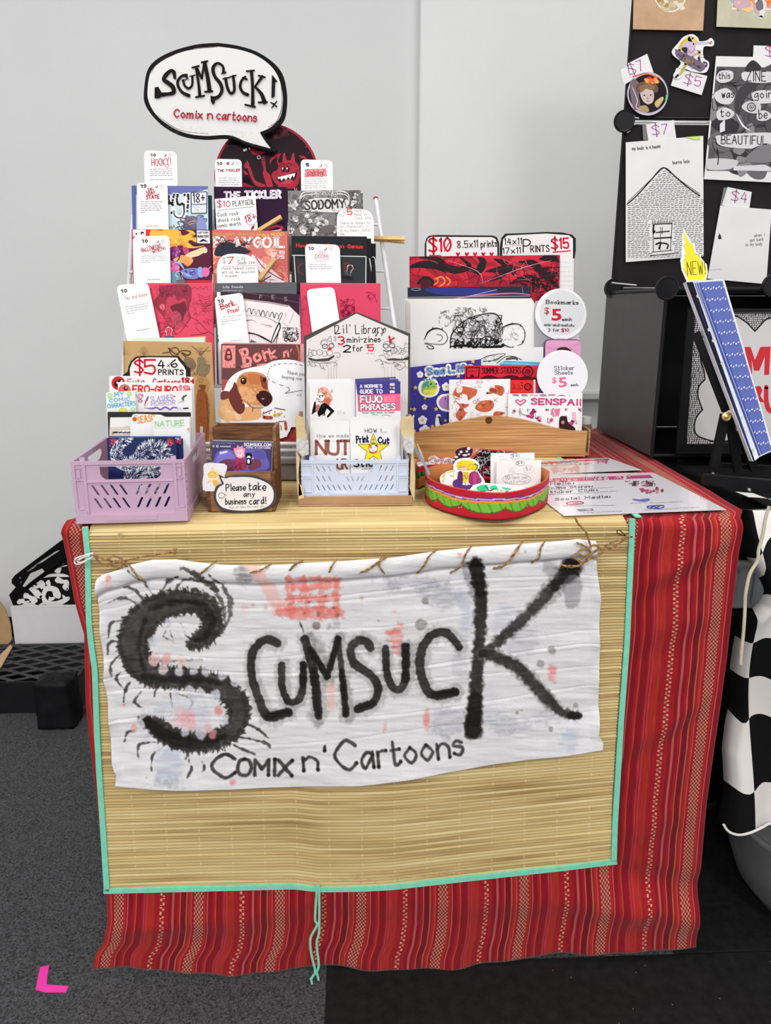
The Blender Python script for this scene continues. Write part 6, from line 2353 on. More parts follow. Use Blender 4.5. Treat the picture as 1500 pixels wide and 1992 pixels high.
def ink_yellow(I):
 I.view(5.2417,380,640)
 C = (236,186,96)
 I.disc(195,1500,70,(246,226,186)).disc(175,1485,50,C,ry=36).disc(172,1490,34,(246,214,140),ry=22).line([(150,1490),(175,1500),(200,1480)],6,(216,150,60)).line([(160,1440),(175,1415),(190,1440)],5,C)
 I.fill([(180,1540),(230,1550),(240,1600),(190,1600)],C,True).line([(150,1545),(125,1570)],7,C).line([(205,1600),(215,1620)],7,C)

_o = vw(5.2417,380,640)([(82,1395),(95,1372),(150,1362),(210,1368),(290,1372),(322,1395),(322,1430),(300,1490),(300,1600),(200,1655),(110,1655),(78,1640),(72,1560),(85,1480)])
card('sticker','small yellow character sticker beside the wooden card holder','sticker',_o,front(hy-0.0035,3,0,MZ),0.0006,GLOSS,ink_yellow,clip=None)

# ------------------------------------------------------------------ little library: cardboard tray, house sign, pale blue crate, mini zines
KRAFT = mat('brown_cardboard',(190,156,122),0.8,var=0.07,scale=40,bump=.2)
KRAFTL = mat('tan_cardboard_edge',(216,192,150),0.8,var=0.07,scale=40,bump=.3)
_a, _b = level(MZ).hit(579,985), level(MZ).hit(804,983.5)
lx0, lx1, ly = _a.x, _b.x, _a.y
t = thing('cardboard_tray','brown cardboard tray with tall crumpled side flaps under the pale blue crate','tray',(lx0,ly,MZ))
MB().box((lx0,ly,MZ),(lx1,ly+0.125,MZ+0.002)).build('bottom',KRAFT,t)
zf = front(ly).hit(600,966).z
MB().bevbox((lx0+.001,ly,MZ+.0022),(lx1-.001,ly+0.002,zf),0.0006).build('front_flap',mat('brown_cardboard_front',(176,138,104),0.8,var=0.05),t)
Pq = lambda y_: front(ly+y_)
rc = random.Random(12)
for sx, pts in ((0,[(0.000,968),(0.004,880),(0.002,822),(0.012,812),(0.03,808),(0.06,800),(0.12,800),(0.125,960)]),
 (1,[(0.000,962),(0.003,905),(0.002,870),(0.006,830),(0.02,812),(0.05,806),(0.12,806),(0.125,960)])):
 x = lx0 + 0.0005 if sx == 0 else lx1 - 0.0025
 poly = [(x,ly+0.003,MZ+0.0022)]
 for yy, py in pts:
  z = front(ly+yy).hit(580 if sx == 0 else 800,py).z
  poly.append((x+rc.uniform(-.0006,.0006)*0,ly+0.003+yy*.95,max(z,MZ+.004)))
 poly.append((x,ly+0.12,MZ+0.0022))
 MB().prism(poly,(0.002,0,0)).build('side_flap',KRAFT,t)
# flap edge folded toward the front, pale paper patches
for sx, pts in ((0,[(575,815),(581,809),(592,812),(596,850),(595,872),(586,873),(577,856)]),(1,[(780,812),(797,809),(805,812),(806,850),(802,872),(784,852),(778,830)])):
 pl = front(ly+0.001,0,(-12 if sx else 12),MZ,lx1-.004 if sx else lx0+.004)
 MB().prism([pl.hit(*p) for p in pts],-pl.n*0.0016).build('folded_flap',KRAFTL,t)
for sx, pts in ((0,[(576,854),(590,853),(600,857),(601,884),(588,888),(577,876)]),(1,[(786,850),(800,848),(806,852),(804,884),(790,880),(784,866)])):
 pl = front(ly-0.0012,0,(-6 if sx else 6),MZ,lx1 if sx else lx0)
 MB().prism([pl.hit(*p) for p in pts],-pl.n*0.0006).build('paper_patch',mat('crumpled_paper_patch',(206,202,200),0.6,var=0.1,scale=200,bump=.6),t)
for pts in ([(576,876),(583,892),(580,930),(588,962),(580,966),(577,930)],[(581,940),(590,948),(592,968),(581,972)],[(803,870),(799,900),(797,950),(806,975),(808,930)]):
 pl = front(ly-0.001,0,0,MZ)
 MB().prism([pl.hit(*p) for p in pts],-pl.n*0.0012).build('torn_edge',KRAFTL,t)
# black and white torn paper sticking up on the right flap
pl = front(ly+0.012,0,0,MZ)
MB().prism([pl.hit(*p) for p in [(796,818),(806,806),(803,830),(808,842),(799,846),(790,844)]],-pl.n*0.0006).build('torn_sticker',mat('torn_sticker_paper',(196,194,204),0.5,var=.2,scale=120),t)

def ink_house(I):
 I.view(4.857,560,600)
 I.fill([(176,300),(648,48),(1138,262),(1128,1600),(172,1600)],(228,222,219))
 I.group('lettering').text("Lil'",445,240,590,232,82,BLK,8,.15).text('Library',640,240,915,232,82,BLK,8,.15)
 I.line([(440,185),(455,160),(480,170),(470,215),(445,240),(500,232)],[4,9,9,8,7,5],BLK).line([(895,200),(925,190),(915,225),(880,235)],6,BLK).line([(860,220),(830,265),(835,240)],6,BLK)
 I.text('$',432,305,458,305,38,(110,104,104),3.5).text('3',478,340,532,338,72,(206,44,60),14,.05).text('mini-zines',560,322,872,318,56,BLK,8,.2)
 I.text('2',525,412,592,412,62,BLK,12,.05).text('for',615,405,708,402,56,BLK,8,.2).text('$',738,370,756,370,30,(110,104,104),3).text('5',762,402,812,398,56,(206,44,60),12,.05)
 for x0, y in ((470,358),(740,430)):
  I.greek(x0,y,x0+80,y+2,9,(206,60,70),3)
 I.group('print')
 K, D = (70,64,64), (66,60,58)
 # scaly creature with glasses, both sides, on columns
 for x, y, r in ((345,330,32),(300,415,30),(250,420,28),(215,435,24),(200,455,20),(395,420,30),(350,430,26),(1035,395,40),(1080,405,34),(1120,390,26),(1000,400,32),(960,420,28),(925,410,24)):
  I.ring(x,y,r,3,K,ry=r*.85)
 I.ring(1022,395,16,3,K).ring(1080,408,13,3,K)
 I.line([(195,430),(200,380),(215,400),(235,390),(250,400)],3,K).line([(370,305),(405,262),(410,320)],3.5,K).line([(310,340),(320,305),(360,290),(430,330)],3,K)
 I.ring(350,358,26,6,BLK,ry=20).ring(412,352,24,6,BLK,ry=20).ring(925,355,24,6,BLK,ry=20).ring(985,352,26,6,BLK,ry=20)
 I.fill([(372,385),(400,368),(418,372),(400,395)],(206,44,60),True).fill([(948,262),(965,255),(975,290),(1005,268),(1012,280),(980,305),(985,325),(958,332),(955,295)],(206,54,66))
 I.line([(905,395),(935,405),(975,395)],6,BLK).line([(900,360),(905,330),(940,310),(1010,320)],3,K).line([(1100,370),(1110,320),(1125,340),(1143,330),(1140,380)],3,K)
 I.fill([(190,462),(260,480),(380,470),(438,440),(440,455),(390,495),(280,500),(210,490)],D).fill([(925,478),(1000,470),(1080,478),(1145,455),(1145,485),(1050,492),(950,490)],D)
 for p in ([(440,420),(485,420),(495,450),(470,465),(460,445)],[(190,500),(240,510),(260,540),(225,545),(200,520)],[(250,510),(340,520),(440,505),(465,530),(430,545)],[(820,500),(870,480),(900,520),(880,530)],
 [(860,450),(900,440),(930,470)],[(905,500),(960,520),(1010,510),(1050,530)],[(1040,505),(1090,510),(1110,540),(1055,580),(1015,545),(1040,520)],[(330,540),(340,570),(355,580)],[(300,520),(320,570),(340,560)]):
  I.line(p,3.5,K)
 for x in (385,410,435,460,915,945,980,1010,1060,1085,1110):
  I.line([(x,550),(x-3,900)],2,(170,164,164),smooth=False)
 I.scrib(175,480,470,545,26,(110,104,104),2.5,40).scrib(850,440,1140,560,30,(110,104,104),2.5,44)

_hs = front(ly+0.130,7,0,MZ+0.0002)
_o = vw(4.857,560,600)([(150,262),(648,34),(1156,238),(1150,700)]) + [(797.5,809)]
_bz = MZ + 0.003
_br, _bl = proj(_hs.hit(796,812)), (593,812)
_bt = tall((591,654),(798,649),_hs,MZ+0.0004)
_o = [(591,654),(693.5,607),(798,649),_bt[2],_bt[3]]
card('house_sign',"house-shaped sign reading Lil' Library with inked scaly creatures",'sign',_o,_hs,0.0025,mat('dark_marker_edge',(78,72,68),0.6),ink_house,clip=None)

_a, _b = level(MZ+0.0022).hit(590,968), level(MZ+0.0022).hit(795,967)
_h = front(_a.y).hit(600,887).z - MZ - 0.0022
crate('pale blue folding plastic crate of mini zines in the cardboard tray',(_a.x+.0005,ly+0.0078,MZ+0.0024),_b.x-_a.x-.003,0.082,_h,(208,216,236),0,1)
LC = ly + 0.0078

def zine(label,TL,TR,y,ink,thick=0.0014,m=None,group='mini zines in the pale blue crate',seed=4,r=0.0,lean=9):
 pl = front(LC+y,lean,0,MZ+0.005)
 o = tall(TL,TR,pl,MZ+0.0050,r)
 return card('mini_zine',label,'zine',o,pl,thick,m or PAPER,ink,group,seed=seed)

def ink_nut(I):
 I.view(6.818,580,730).group('lettering')
 I.text('How we made',252,826,668,822,46,(150,140,140),7,.3)
 B = (150,92,84)
 for x0, c_ in ((240,'N'),(400,'U'),(560,'T')):
  I.text(c_,x0,1045,x0+130,1045,175,B,38,.02,serif=16)
 for x0, c_ in ((520,'U'),(590,'R')):
  I.text(c_,x0,1240,x0+60,1240,125,B,24,.02,serif=8)
 for i in range(26):
  x, y = I.rng.uniform(240,650), I.rng.choice([880,860,1045,1050])
  I.line([(x,y),(x+I.rng.uniform(-14,14),y+I.rng.uniform(-26,26))],[5,1.5],(150,100,92))

zine('white mini zine with brown root-like capitals, front left in its crate',(603,823.5),(680,822),0.0120,ink_nut)
zine('copy behind the zine with brown root-like capitals',(608,820),(680,819),0.0160,None)

def ink_cut(I):
 I.view(6.818,580,730).group('lettering')
 I.text('HOW I...',888,762,1170,758,52,(44,40,46),8,.15)
 I.text('Print',778,900,935,885,92,(30,34,62),17,.15).text('Cut',1060,900,1205,905,78,(30,34,62),19,.15)
 I.group('print')
 cx, cy, R_, r_ = 998, 985, 208, 84
 st = [(cx+(R_ if i % 2 == 0 else r_)*math.sin(i*math.pi/5)*(1.0),cy-(R_ if i % 2 == 0 else r_)*math.cos(i*math.pi/5)) for i in range(10)]
 I.line(st+[st[0]],12,(70,60,40),smooth=False).fill(st,(244,216,44))
 I.line([(975,858),(1015,850)],7,(120,90,60)).line([(994,835),(994,878)],7,(120,90,60))
 I.disc(995,970,62,(60,44,44),ry=56).disc(995,970,55,(240,236,236),ry=49).fill([(935,960),(940,912),(975,930)],(60,44,44)).fill([(1056,960),(1050,912),(1015,930)],(80,60,70)).fill([(942,955),(945,922),(975,935),(985,955),(960,975)],(226,130,70))
 I.line([(970,905),(995,900),(1025,905)],[14,24,14],(60,140,70)).disc(975,965,6,BLK,n=6).disc(1018,960,6,BLK,n=6).line([(975,990),(995,998),(1015,990)],5,BLK).line([(950,1020),(995,1030),(1040,1015)],16,(196,50,80))
 I.group('lettering').text('Stickers',745,1210,1250,1205,92,(30,34,62),19,.1).greek(845,1255,960,1250,16,(60,60,70),5)

zine('white mini zine with a cat face on a yellow star',(681,812),(778,817),0.0100,ink_cut)
zine('copy peeping out behind the star zine',(685,810),(784,819),0.0140,None)

def ink_lady(I):
 I.view(6.818,580,730)
 I.fill([(250,250),(290,170),(360,155),(410,200),(440,270),(430,340),(445,360),(400,400),(340,370),(280,330)],(236,180,160),True).scrib(270,170,450,400,36,(196,96,76),7,80)
 I.fill([(340,320),(420,300),(410,400),(370,440)],(206,104,84),True).fill([(255,260),(290,230),(350,270),(340,320),(300,345),(260,310)],(244,236,232),True)
 I.line([(260,262),(300,268),(345,262)],8,(60,40,40)).disc(285,285,12,(90,80,84)).disc(325,278,12,(90,80,84)).scrib(215,300,300,350,12,(110,90,86),5,40).line([(240,350),(300,330),(330,340)],10,(236,220,214))
 I.fill([(215,350),(235,355),(235,480),(180,525),(190,460)],BLK).fill([(300,390),(350,365),(400,395),(485,475),(410,550),(385,565),(380,545),(430,480),(380,440),(355,500),(360,530),(270,550),(255,490),(290,430)],BLK)
 I.fill([(240,400),(275,390),(290,430),(235,490)],(190,110,96),True).line([(290,545),(340,520)],9,(236,232,232)).line([(330,395),(345,420)],4,(120,110,110))
 I.group('lettering').text('the',520,520,625,516,58,(206,202,204),6,.15)

zine('white mini zine with a red-haired figure in black',(602,745),(691,744),0.0448,ink_lady)
zine('plain copy behind the red-haired figure zine',(600,741),(688,740),0.0490,None)
zine('hindmost plain copy, furthest left of the back row of zines',(598,738),(684,737),0.0530,None)

def ink_fujo(I):
 I.view(6.818,580,730)
 I.fill([(760,60),(1400,60),(1400,250),(785,262)],(70,66,136)).fill([(785,258),(1400,246),(1400,468),(795,482)],(232,104,136))
 I.rect(1212,100,1282,240,(40,34,50)).rect(1216,104,1280,142,(226,200,220)).rect(1216,198,1280,238,(226,200,220)).text('9-18',1218,180,1280,180,22,WHT,6,.1)
 I.group('lettering').text("A NORMIE'S",822,166,1112,162,40,(240,236,244),10,.1).text('GUIDE TO',822,240,1115,236,48,(240,236,244),11,.1)
 for w_, c_ in ((34,(80,40,66)),(21,(246,240,244))):
  I.text('FUJO',830,360,1110,355,82,c_,w_,0).text('PHRASES',835,462,1285,445,70,c_,w_*.86,0)
 for i in range(3):
  I.greek(1140,300+i*26,1285,298+i*26,12,(246,220,230),5)
 I.text('POCKET SIZED TRAVEL DICTIONARY',850,510,1285,500,20,(130,124,128),4,.2).line([(980,530),(1020,520),(1060,532)],5,(110,104,110)).line([(1110,536),(1170,526),(1230,540)],5,(110,104,110))

zine('purple and pink mini zine lettered FUJO PHRASES in white',(692,743.5),(779,741.5),0.0390,ink_fujo)
NV = mat('indigo_cover',(70,66,136),0.5)
zine('first spare copy behind the purple and pink zine',(691,740.5),(775,737),0.0430,None,m=NV)
zine('second spare copy behind the purple and pink zine, standing highest',(691,737),(770,733),0.0465,lambda I:I.view(6.818,580,730).rect(1215,45,1300,70,(226,210,226)),m=NV)

# ------------------------------------------------------------------ wooden tray of prints and sticker sheets
PINEW = mat('pine_tray_wood',(216,168,112),0.5,var=0.1,scale=9,stretch=(1.0,10,40),bump=0.2,bscale=50,var_color=(168,114,64))
_V = vw(4.0541,790,660)
TRY = level(MZ).hit(960,889.5).y
tz0 = MZ
Pt = front(TRY)
_arch = [(-40,760),(62,742),(180,712),(330,668),(500,630),(600,613),(660,608),(760,610),(850,620),(1000,652),(1180,700),(1320,722),(1430,726)]
arch = [Pt.hit(*p) for p in _V([tuple(q) for q in catmull(_arch,n=4)])]
tx0, tx1 = arch[0].x, arch[-1].x - .001
t = thing('wooden_tray','honey-coloured wooden tray with an arched front board holding prints and sticker sheets','tray',(tx0,TRY,tz0))
poly = [(tx0,TRY,tz0)] + [(p.x,TRY,p.z) for p in arch] + [(tx1,TRY,tz0)]
MB().prism(poly[::-1],(0,0.008,0)).build('front_board',PINEW,t)
MB().lathe((Pt.hit(951,817.5).x,TRY-.0002,Pt.hit(951,817.5).z),[(0.0001,0.0009),(0.0045,0.0009),(0.006,0.0)],16,'Y').build('wood_knot',mat('knot',(92,56,32),0.6,var=.2,scale=200),t)
zs = arch[-1].z - 0.004
for x in (tx0,tx1+0.0068):
 MB().bevbox((x,TRY+0.0082,tz0),(x+0.0028,TRY+0.1368,zs+.006),0.001).build('side_board',PINEW,t)
MB().bevbox((tx0,TRY+0.137,tz0),(tx1+.0096,TRY+0.145,zs+0.03),0.001).build('back_board',PINEW,t)
MB().box((tx0+.0052,TRY+0.0082,tz0+.0005),(tx1+.0066,TRY+0.1368,tz0+0.006)).build('bottom',PINEW,t)
_c = level(TZ+0.003).hit(1160,868)
t = thing('small_jar','small brown jar with a white lid standing behind the wooden tray','jar',(tx1+0.0225,TRY+0.085,TZ+.007))
MB().lathe((tx1+0.0225,TRY+0.085,TZ+.007),[(0.0105,0),(0.012,0.002),(0.0115,0.036),(0.010,0.042)],20).build('jar_body',mat('taupe_card_tube',(128,104,82),0.6),t)
MB().lathe((tx1+0.0225,TRY+0.085,TZ+.0492),[(0.0105,0),(0.0108,0.002),(0.0105,0.013),(0.004,0.014)],20).build('lid',mat('white_lid',(214,214,216),0.4),t)

def sheet(name,label,cat,outline,y,ink,lean=9,thick=0.0006,m=None,group=None,inkmat=None,down=True,r=0,seed=6,zb=None,clip='outline'):
 pl = front(TRY+y,lean,0,tz0+0.006)
 o = outline
 if down:
  o = tall(outline[0],outline[1],pl,zb or tz0+0.0068,r)
 return card(name,label,cat,o,pl,thick,m or PAPER,ink,group,seed=seed,inkmat=inkmat,clip=clip)

GS, GP = 'sticker sheets in the wooden tray', 'large prints in the wooden tray'
SH = (0.012,0.018,0.024,0.030,0.040)

def ink_senspai(I):
 I.view(4.0541,790,660)
 P1, P2, D = (206,74,130), (150,40,90), (60,34,40)
 I.group('lettering').text('SENSPAI!',990,512,1375,520,44,(216,90,140),15,.2)
 I.group('print').line([(900,520),(865,490),(880,478),(902,492),(925,476),(943,488),(900,520)],10,P1).text('SENSPAI',840,446,1290,450,12,P2,4,.2)
 for x, y, s_ in ((850,570,18),(990,590,50),(1180,575,36),(1370,555,16),(1265,555,12),(1140,640,26),(1240,640,34),(1320,660,28),(1110,555,14),(1045,630,26),(1260,690,50)):
  I.blobs(x-s_*.6,y-s_*.6,x+s_*.6,y+s_*.6,6,[P1,(226,120,160),P2,(236,170,190)],s_*.25,s_*.5)
  I.scrib(x-s_,y-s_*.8,x+s_,y+s_*.8,8,D,3,s_)
 I.fill([(1140,555),(1215,545),(1205,600),(1160,610)],(226,120,150)).line([(1160,555),(1175,605)],6,WHT).rect(1310,575,1340,640,(232,180,200)).line([(895,545),(915,590),(960,600)],4,D).line([(900,600),(890,560)],4,D)
 I.fill([(1210,620),(1260,610),(1280,660),(1330,700),(1320,740),(1220,740)],(56,34,36),True).disc(1235,655,14,(190,130,120))
 for x in (1385,1375):
  I.line([(x,430),(x-12,700)],1.5,(206,200,206),smooth=False)

sheet('sticker_sheet','pale sticker sheet with pink lettering and pink devil stickers','sticker sheet',_V([(805,428),(1392,422)]),SH[0],ink_senspai,group=GS,m=GLOSS)

def ink_dachs(I):
 I.view(4.0541,790,660)
 B1, B2 = (196,102,70), (150,70,56)
 for s_, x, y, a in (('J',345,440,30),('C',375,610,30),('K',700,495,26),('J',780,540,34),('C',400,365,20),('K',560,610,30),('J',335,550,30),('C',510,605,26),('K',430,350,22),('JACK',548,350,60),('K',575,385,20),('J',640,330,20),('C',530,510,24),('K',565,490,20),('J',330,660,24),('J',490,640,24),('J',790,430,22),('J',420,330,16),('A',380,505,22)):
  I.text(s_,x,y,x+a,y-4,26,I.rng.choice([(190,110,90),(206,180,170),(170,130,120)]),3.5,.4)
 for p in ([(375,420),(400,375),(450,370),(520,385),(560,400),(550,440),(520,460),(490,480),(480,440),(430,430),(420,460),(385,445)],[(640,420),(690,400),(690,370),(720,362),(765,375),(775,410),(750,445),(700,425),(650,432)],
 [(545,545),(570,500),(620,482),(680,485),(692,530),(660,565),(600,572)],[(400,500),(440,510),(495,512),(480,535),(455,545),(470,590),(450,620),(420,640),(390,600),(410,560),(425,530)],[(695,575),(730,568),(780,582),(740,600),(690,605)]):
  I.fill(p,B1,True)
  x0, y0 = min(q[0] for q in p), min(q[1] for q in p)
  x1, y1 = max(q[0] for q in p), max(q[1] for q in p)
  I.blobs(x0+20,y0+15,x1-20,y1-15,5,[(212,122,84),(180,86,62),B2],8,20)
  I.scrib(x0+8,y0+8,x1-8,y1-8,5,B2,3,40)
 I.fill([(400,378),(440,368),(440,415),(400,420)],(236,220,216),True).line([(372,430),(385,465),(420,470)],5,B1).disc(728,385,5,(60,30,30),n=6).disc(640,425,8,(60,34,34)).fill([(680,375),(700,368),(695,390)],(240,226,222))

sheet('sticker_sheet','white sticker sheet of brown dachshunds, front middle in the wooden tray','sticker sheet',_V([(340,318),(822,312)]),SH[1],ink_dachs,group=GS,m=GLOSS)

def ink_redsheet(I):
 I.view(4.0541,790,660)
 D = (84,18,30)
 I.rect(460,195,1060,500,(206,42,58)).ring(525,265,1,1,D)
 I.line([(478,225),(578,222),(572,300),(476,306),(478,225)],10,D,smooth=False).greek(495,258,560,256,10,D,4).disc(520,292,16,D)
 I.group('lettering').text('SUMMER STICKERS',600,272,905,266,46,D,7,.35)
 I.group('print').disc(960,255,46,D).disc(960,255,33,(206,42,58)).disc(960,255,26,(150,24,40)).scrib(940,235,980,275,10,D,4,22)
 I.fill([(600,300),(640,285),(680,285),(720,300),(760,300),(800,285),(860,285),(900,300),(940,290),(1010,300),(1040,310),(1040,330),(600,330)],D,True)
 I.rect(820,322,1010,420,(220,54,50)).disc(960,375,30,D).disc(960,375,20,(190,40,50)).scrib(830,340,920,400,16,(150,30,40),5,40)
 I.rect(1006,318,1020,500,(236,230,232))

sheet('sticker_sheet','red sticker sheet with dark scratchy lettering and a round emblem, behind the dachshund sheet','sticker sheet',_V([(465,205),(1045,210)]),SH[2],ink_redsheet,group=GS,m=mat('red_sheet',(206,42,58),.35))

def ink_sea(I):
 I.view(4.0541,790,660)
 B, Yl = (58,52,146), (226,190,90)
 I.rect(0,120,640,900,B)
 for _ in range(26):
  I.disc(I.rng.uniform(40,600),I.rng.uniform(160,800),I.rng.uniform(2,6),(96,80,180),n=6)

 def star(x,y,r,c):
  I.fill([(x+(r if i % 2 == 0 else r*.45)*math.sin(i*math.pi/5),y-(r if i % 2 == 0 else r*.45)*math.cos(i*math.pi/5)) for i in range(10)],c)
 for x, y, r in ((527,175,20),(75,382,20),(237,550,20),(65,552,20),(35,550,14),(208,688,20),(150,465,14),(68,722,14),(262,378,12),(310,640,14),(412,290,18)):
  star(x,y,r,Yl)
 for x, y, r in ((110,278,26),(145,535,22),(315,375,34),(130,638,36),(150,722,46)):
  for i in range(5):
   a = i * 1.2566 - 1.57
   I.disc(x+r*.55*math.cos(a),y+r*.55*math.sin(a),r*.5,(238,238,236),n=10)
  I.disc(x,y,r*.34,(160,170,190) if r < 30 else Yl,n=8)
 # fish sticker, purple seal, striped eel
 I.fill([(95,390),(110,340),(150,315),(190,300),(240,325),(262,390),(240,440),(180,460),(120,440)],(240,240,236),True).fill([(120,400),(130,345),(170,325),(220,330),(244,380),(225,430),(170,442),(128,425)],(150,190,90),True)
 I.fill([(130,405),(180,400),(240,390),(220,430),(165,440)],(232,222,80),True).fill([(135,350),(180,328),(170,360),(140,380)],(80,150,150),True).disc(195,352,9,(20,24,30)).disc(192,349,3,WHT,n=6).disc(238,352,7,(20,24,30)).line([(210,372),(222,374)],4,BLK)
 I.scrib(128,340,180,430,10,(60,110,100),4,30)
 for i in range(5):
  I.fill([(130+i*22,330-i*4),(140+i*22,305-i*2),(150+i*22,328-i*3)],(60,120,130))
 I.fill([(240,480),(270,440),(320,430),(380,430),(380,565),(290,565),(250,530)],(240,240,236),True).fill([(258,490),(285,455),(340,445),(380,450),(380,550),(300,550),(265,525)],(176,130,190),True).disc(310,470,6,BLK,n=6).line([(318,488),(328,492)],4,BLK)
 I.line([(255,610),(250,680),(280,700)],40,(240,240,236)).line([(262,615),(270,660),(300,690),(300,720)],22,(44,44,48)).line([(252,620),(262,670),(290,700)],8,(216,216,216))
 I.group('lettering')
 for w_, c_ in ((44,(240,240,238)),(13,(74,132,196))):
  I.text('Sea',168,282,300,272,52,c_,w_,.05).text('Life',338,266,520,250,52,c_,w_,.05)

_o = _V([(30,222),(592,156),(640,700),(66,745)])
sheet('sticker_sheet','indigo sticker sheet headed Sea Life with stars and a green fish','sticker sheet',[_o[0],_o[1]],SH[3],ink_sea,group=GS,m=mat('indigo_sheet',(58,52,146),.35),inkmat=GLOSSY_INK)
for i in range(3):
 _o = _V([(740+i*14,186-i*8),(1384-i*3,200-i*2)])
 sheet('sticker_sheet',('foremost','middle','hindmost')[i]+' cyan sheet fanned out behind the red sticker sheets','sticker sheet',[_o[0],_o[1]],SH[4]+0.003*i,
 (lambda I:I.view(4.0541,790,660).line([(740,190),(1060,203)],3,(226,240,246))) if i == 0 else None,group=GS,m=mat('cyan_sheet_%d' % i,((40,150,196),(110,196,224),(30,140,180))[i],.35))

def ink_round(txts):
 def f(I):
  for a in txts:
   a(I)
 return f

def ink_sticker_sign(I):
 I.view(4.0541,790,660)
 I.disc(1232,285,186,(232,230,234),n=48)
 I.group('lettering').text('Sticker',1168,242,1325,240,30,(96,92,96),5,.03,serif=6).text('Sheets',1172,278,1312,276,30,(96,92,96),5,.03,serif=6)
 I.type('$',1150,345,1188,343,46,(222,110,140),.02).type('5',1202,378,1272,372,76,(222,110,140),.03).text('each',1298,370,1356,368,20,(96,92,96),4.5,.03,serif=3)

def disc_px(cx,cy,r,n=48):
 return [(cx+r*math.cos(2*math.pi*i/n),cy+r*math.sin(2*math.pi*i/n)) for i in range(n)]

_pl = front(TRY+0.0165,9,0,tz0+0.006)
_so = card('round_price_sign','round white sign reading Sticker Sheets $5 each','sign',disc_px(1094,730.3,49.5),_pl,0.0012,GLOSS,ink_sticker_sign,clip=None)
MB().prism([_pl.hit(*p) for p in [(1086,776),(1102,776),(1100,850),(1088,850)]],-_pl.n*0.001).build('sign_stem',GLOSS,_so)

def ink_bookmark_sign(I):
 I.view(3.75,780,440)
 I.disc(1175,632,162,(216,217,219),n=48)
 I.group('lettering').text('Bookmarks',1060,566,1292,572,27,(44,40,42),5.5,.02,serif=6)
 I.type('$',1044,640,1082,640,50,(196,54,66),.02).type('5',1096,687,1174,685,84,(196,44,60),.03).text('each',1175,690,1245,690,22,(60,56,58),5,.02,serif=4)
 I.text('mix-and-match:',1048,728,1262,732,18,(70,66,68),4.5,.02,serif=4).text('3 for',1075,768,1155,768,21,(60,56,58),4.5,.02,serif=4).text('$10',1170,770,1225,768,21,(190,50,60),5.5,.02,serif=3)

_pl = front(TRY+0.0672,9,0,tz0+0.006)
_so = card('round_price_sign','round sign reading Bookmarks $5 each, mix-and-match','sign',disc_px(1091,611,50),_pl,0.0012,mat('frosted_white_card',(232,232,234),.3),ink_bookmark_sign,clip=None)
MB().prism([_pl.hit(*p) for p in [(1082,658),(1100,658),(1098,800),(1084,800)]],-_pl.n*0.001).build('sign_stem',GLOSS,_so)

def ink_tin(I):
 I.view(4.0541,790,660)
 I.fill(rquad((1092,8),(1395,10),(1392,300),(1082,300),40),(222,160,196))
 I.fill([(1185,110),(1195,75),(1225,62),(1270,65),(1300,95),(1295,125),(1270,135),(1240,118),(1205,135)],(70,40,40),True).scrib(1170,55,1305,120,22,(60,34,36),4,36)
 I.fill([(1200,120),(1240,108),(1280,125),(1285,200),(1200,200)],(150,96,80),True).line([(1110,60),(1190,90)],4,(200,130,170)).line([(1310,60),(1380,30)],4,(200,130,170)).fill([(1300,150),(1370,140),(1380,200),(1300,200)],(150,90,100),True)

_b = None
for i in range(3):
 pl = front(TRY+0.0520+0.0045*i,9,0,tz0+0.006)
 tp = [(1061-i*1.2,661.5-i*.8),(1130-i*.2,661.5-i*.8)]
 card('bookmark_case',('front','second','third')[i]+' pink rounded bookmark with a curly-haired portrait, above the Sticker Sheets sign','bookmark',tall(tp[0],tp[1],pl,tz0+0.0068,10),pl,0.002,
 mat('bookmark_edge_%d' % i,((196,130,170),(90,52,84),(120,84,150))[i],0.4),ink_tin if i == 0 else None,'bookmarks in the wooden tray')
# clear sleeve behind the bookmarks
pl = front(TRY+0.0700,9,0,tz0+0.006)
CLR = mat('clear_plastic_sleeve',(236,238,240),0.12,spec=0.6,var=0.0,alpha=0.28)
card('clear_sleeve','clear plastic sleeve standing behind the Bookmarks sign','sleeve',tall((1041,585),(1128,585),pl,tz0+0.0068,4),pl,0.0006,CLR,None,None)

def ink_white2(I):
 I.view(3.75,780,440)
 K = (66,62,62)
 I.line([(560,985),(640,945),(760,930),(720,960),(640,990)],5,K).line([(600,990),(700,975),(730,950)],4,K).line([(700,1000),(760,955),(820,950),(880,975)],6,K).line([(770,970),(830,960),(850,975)],[14,24,10],(90,86,86)).scrib(580,945,740,985,10,K,3,60)

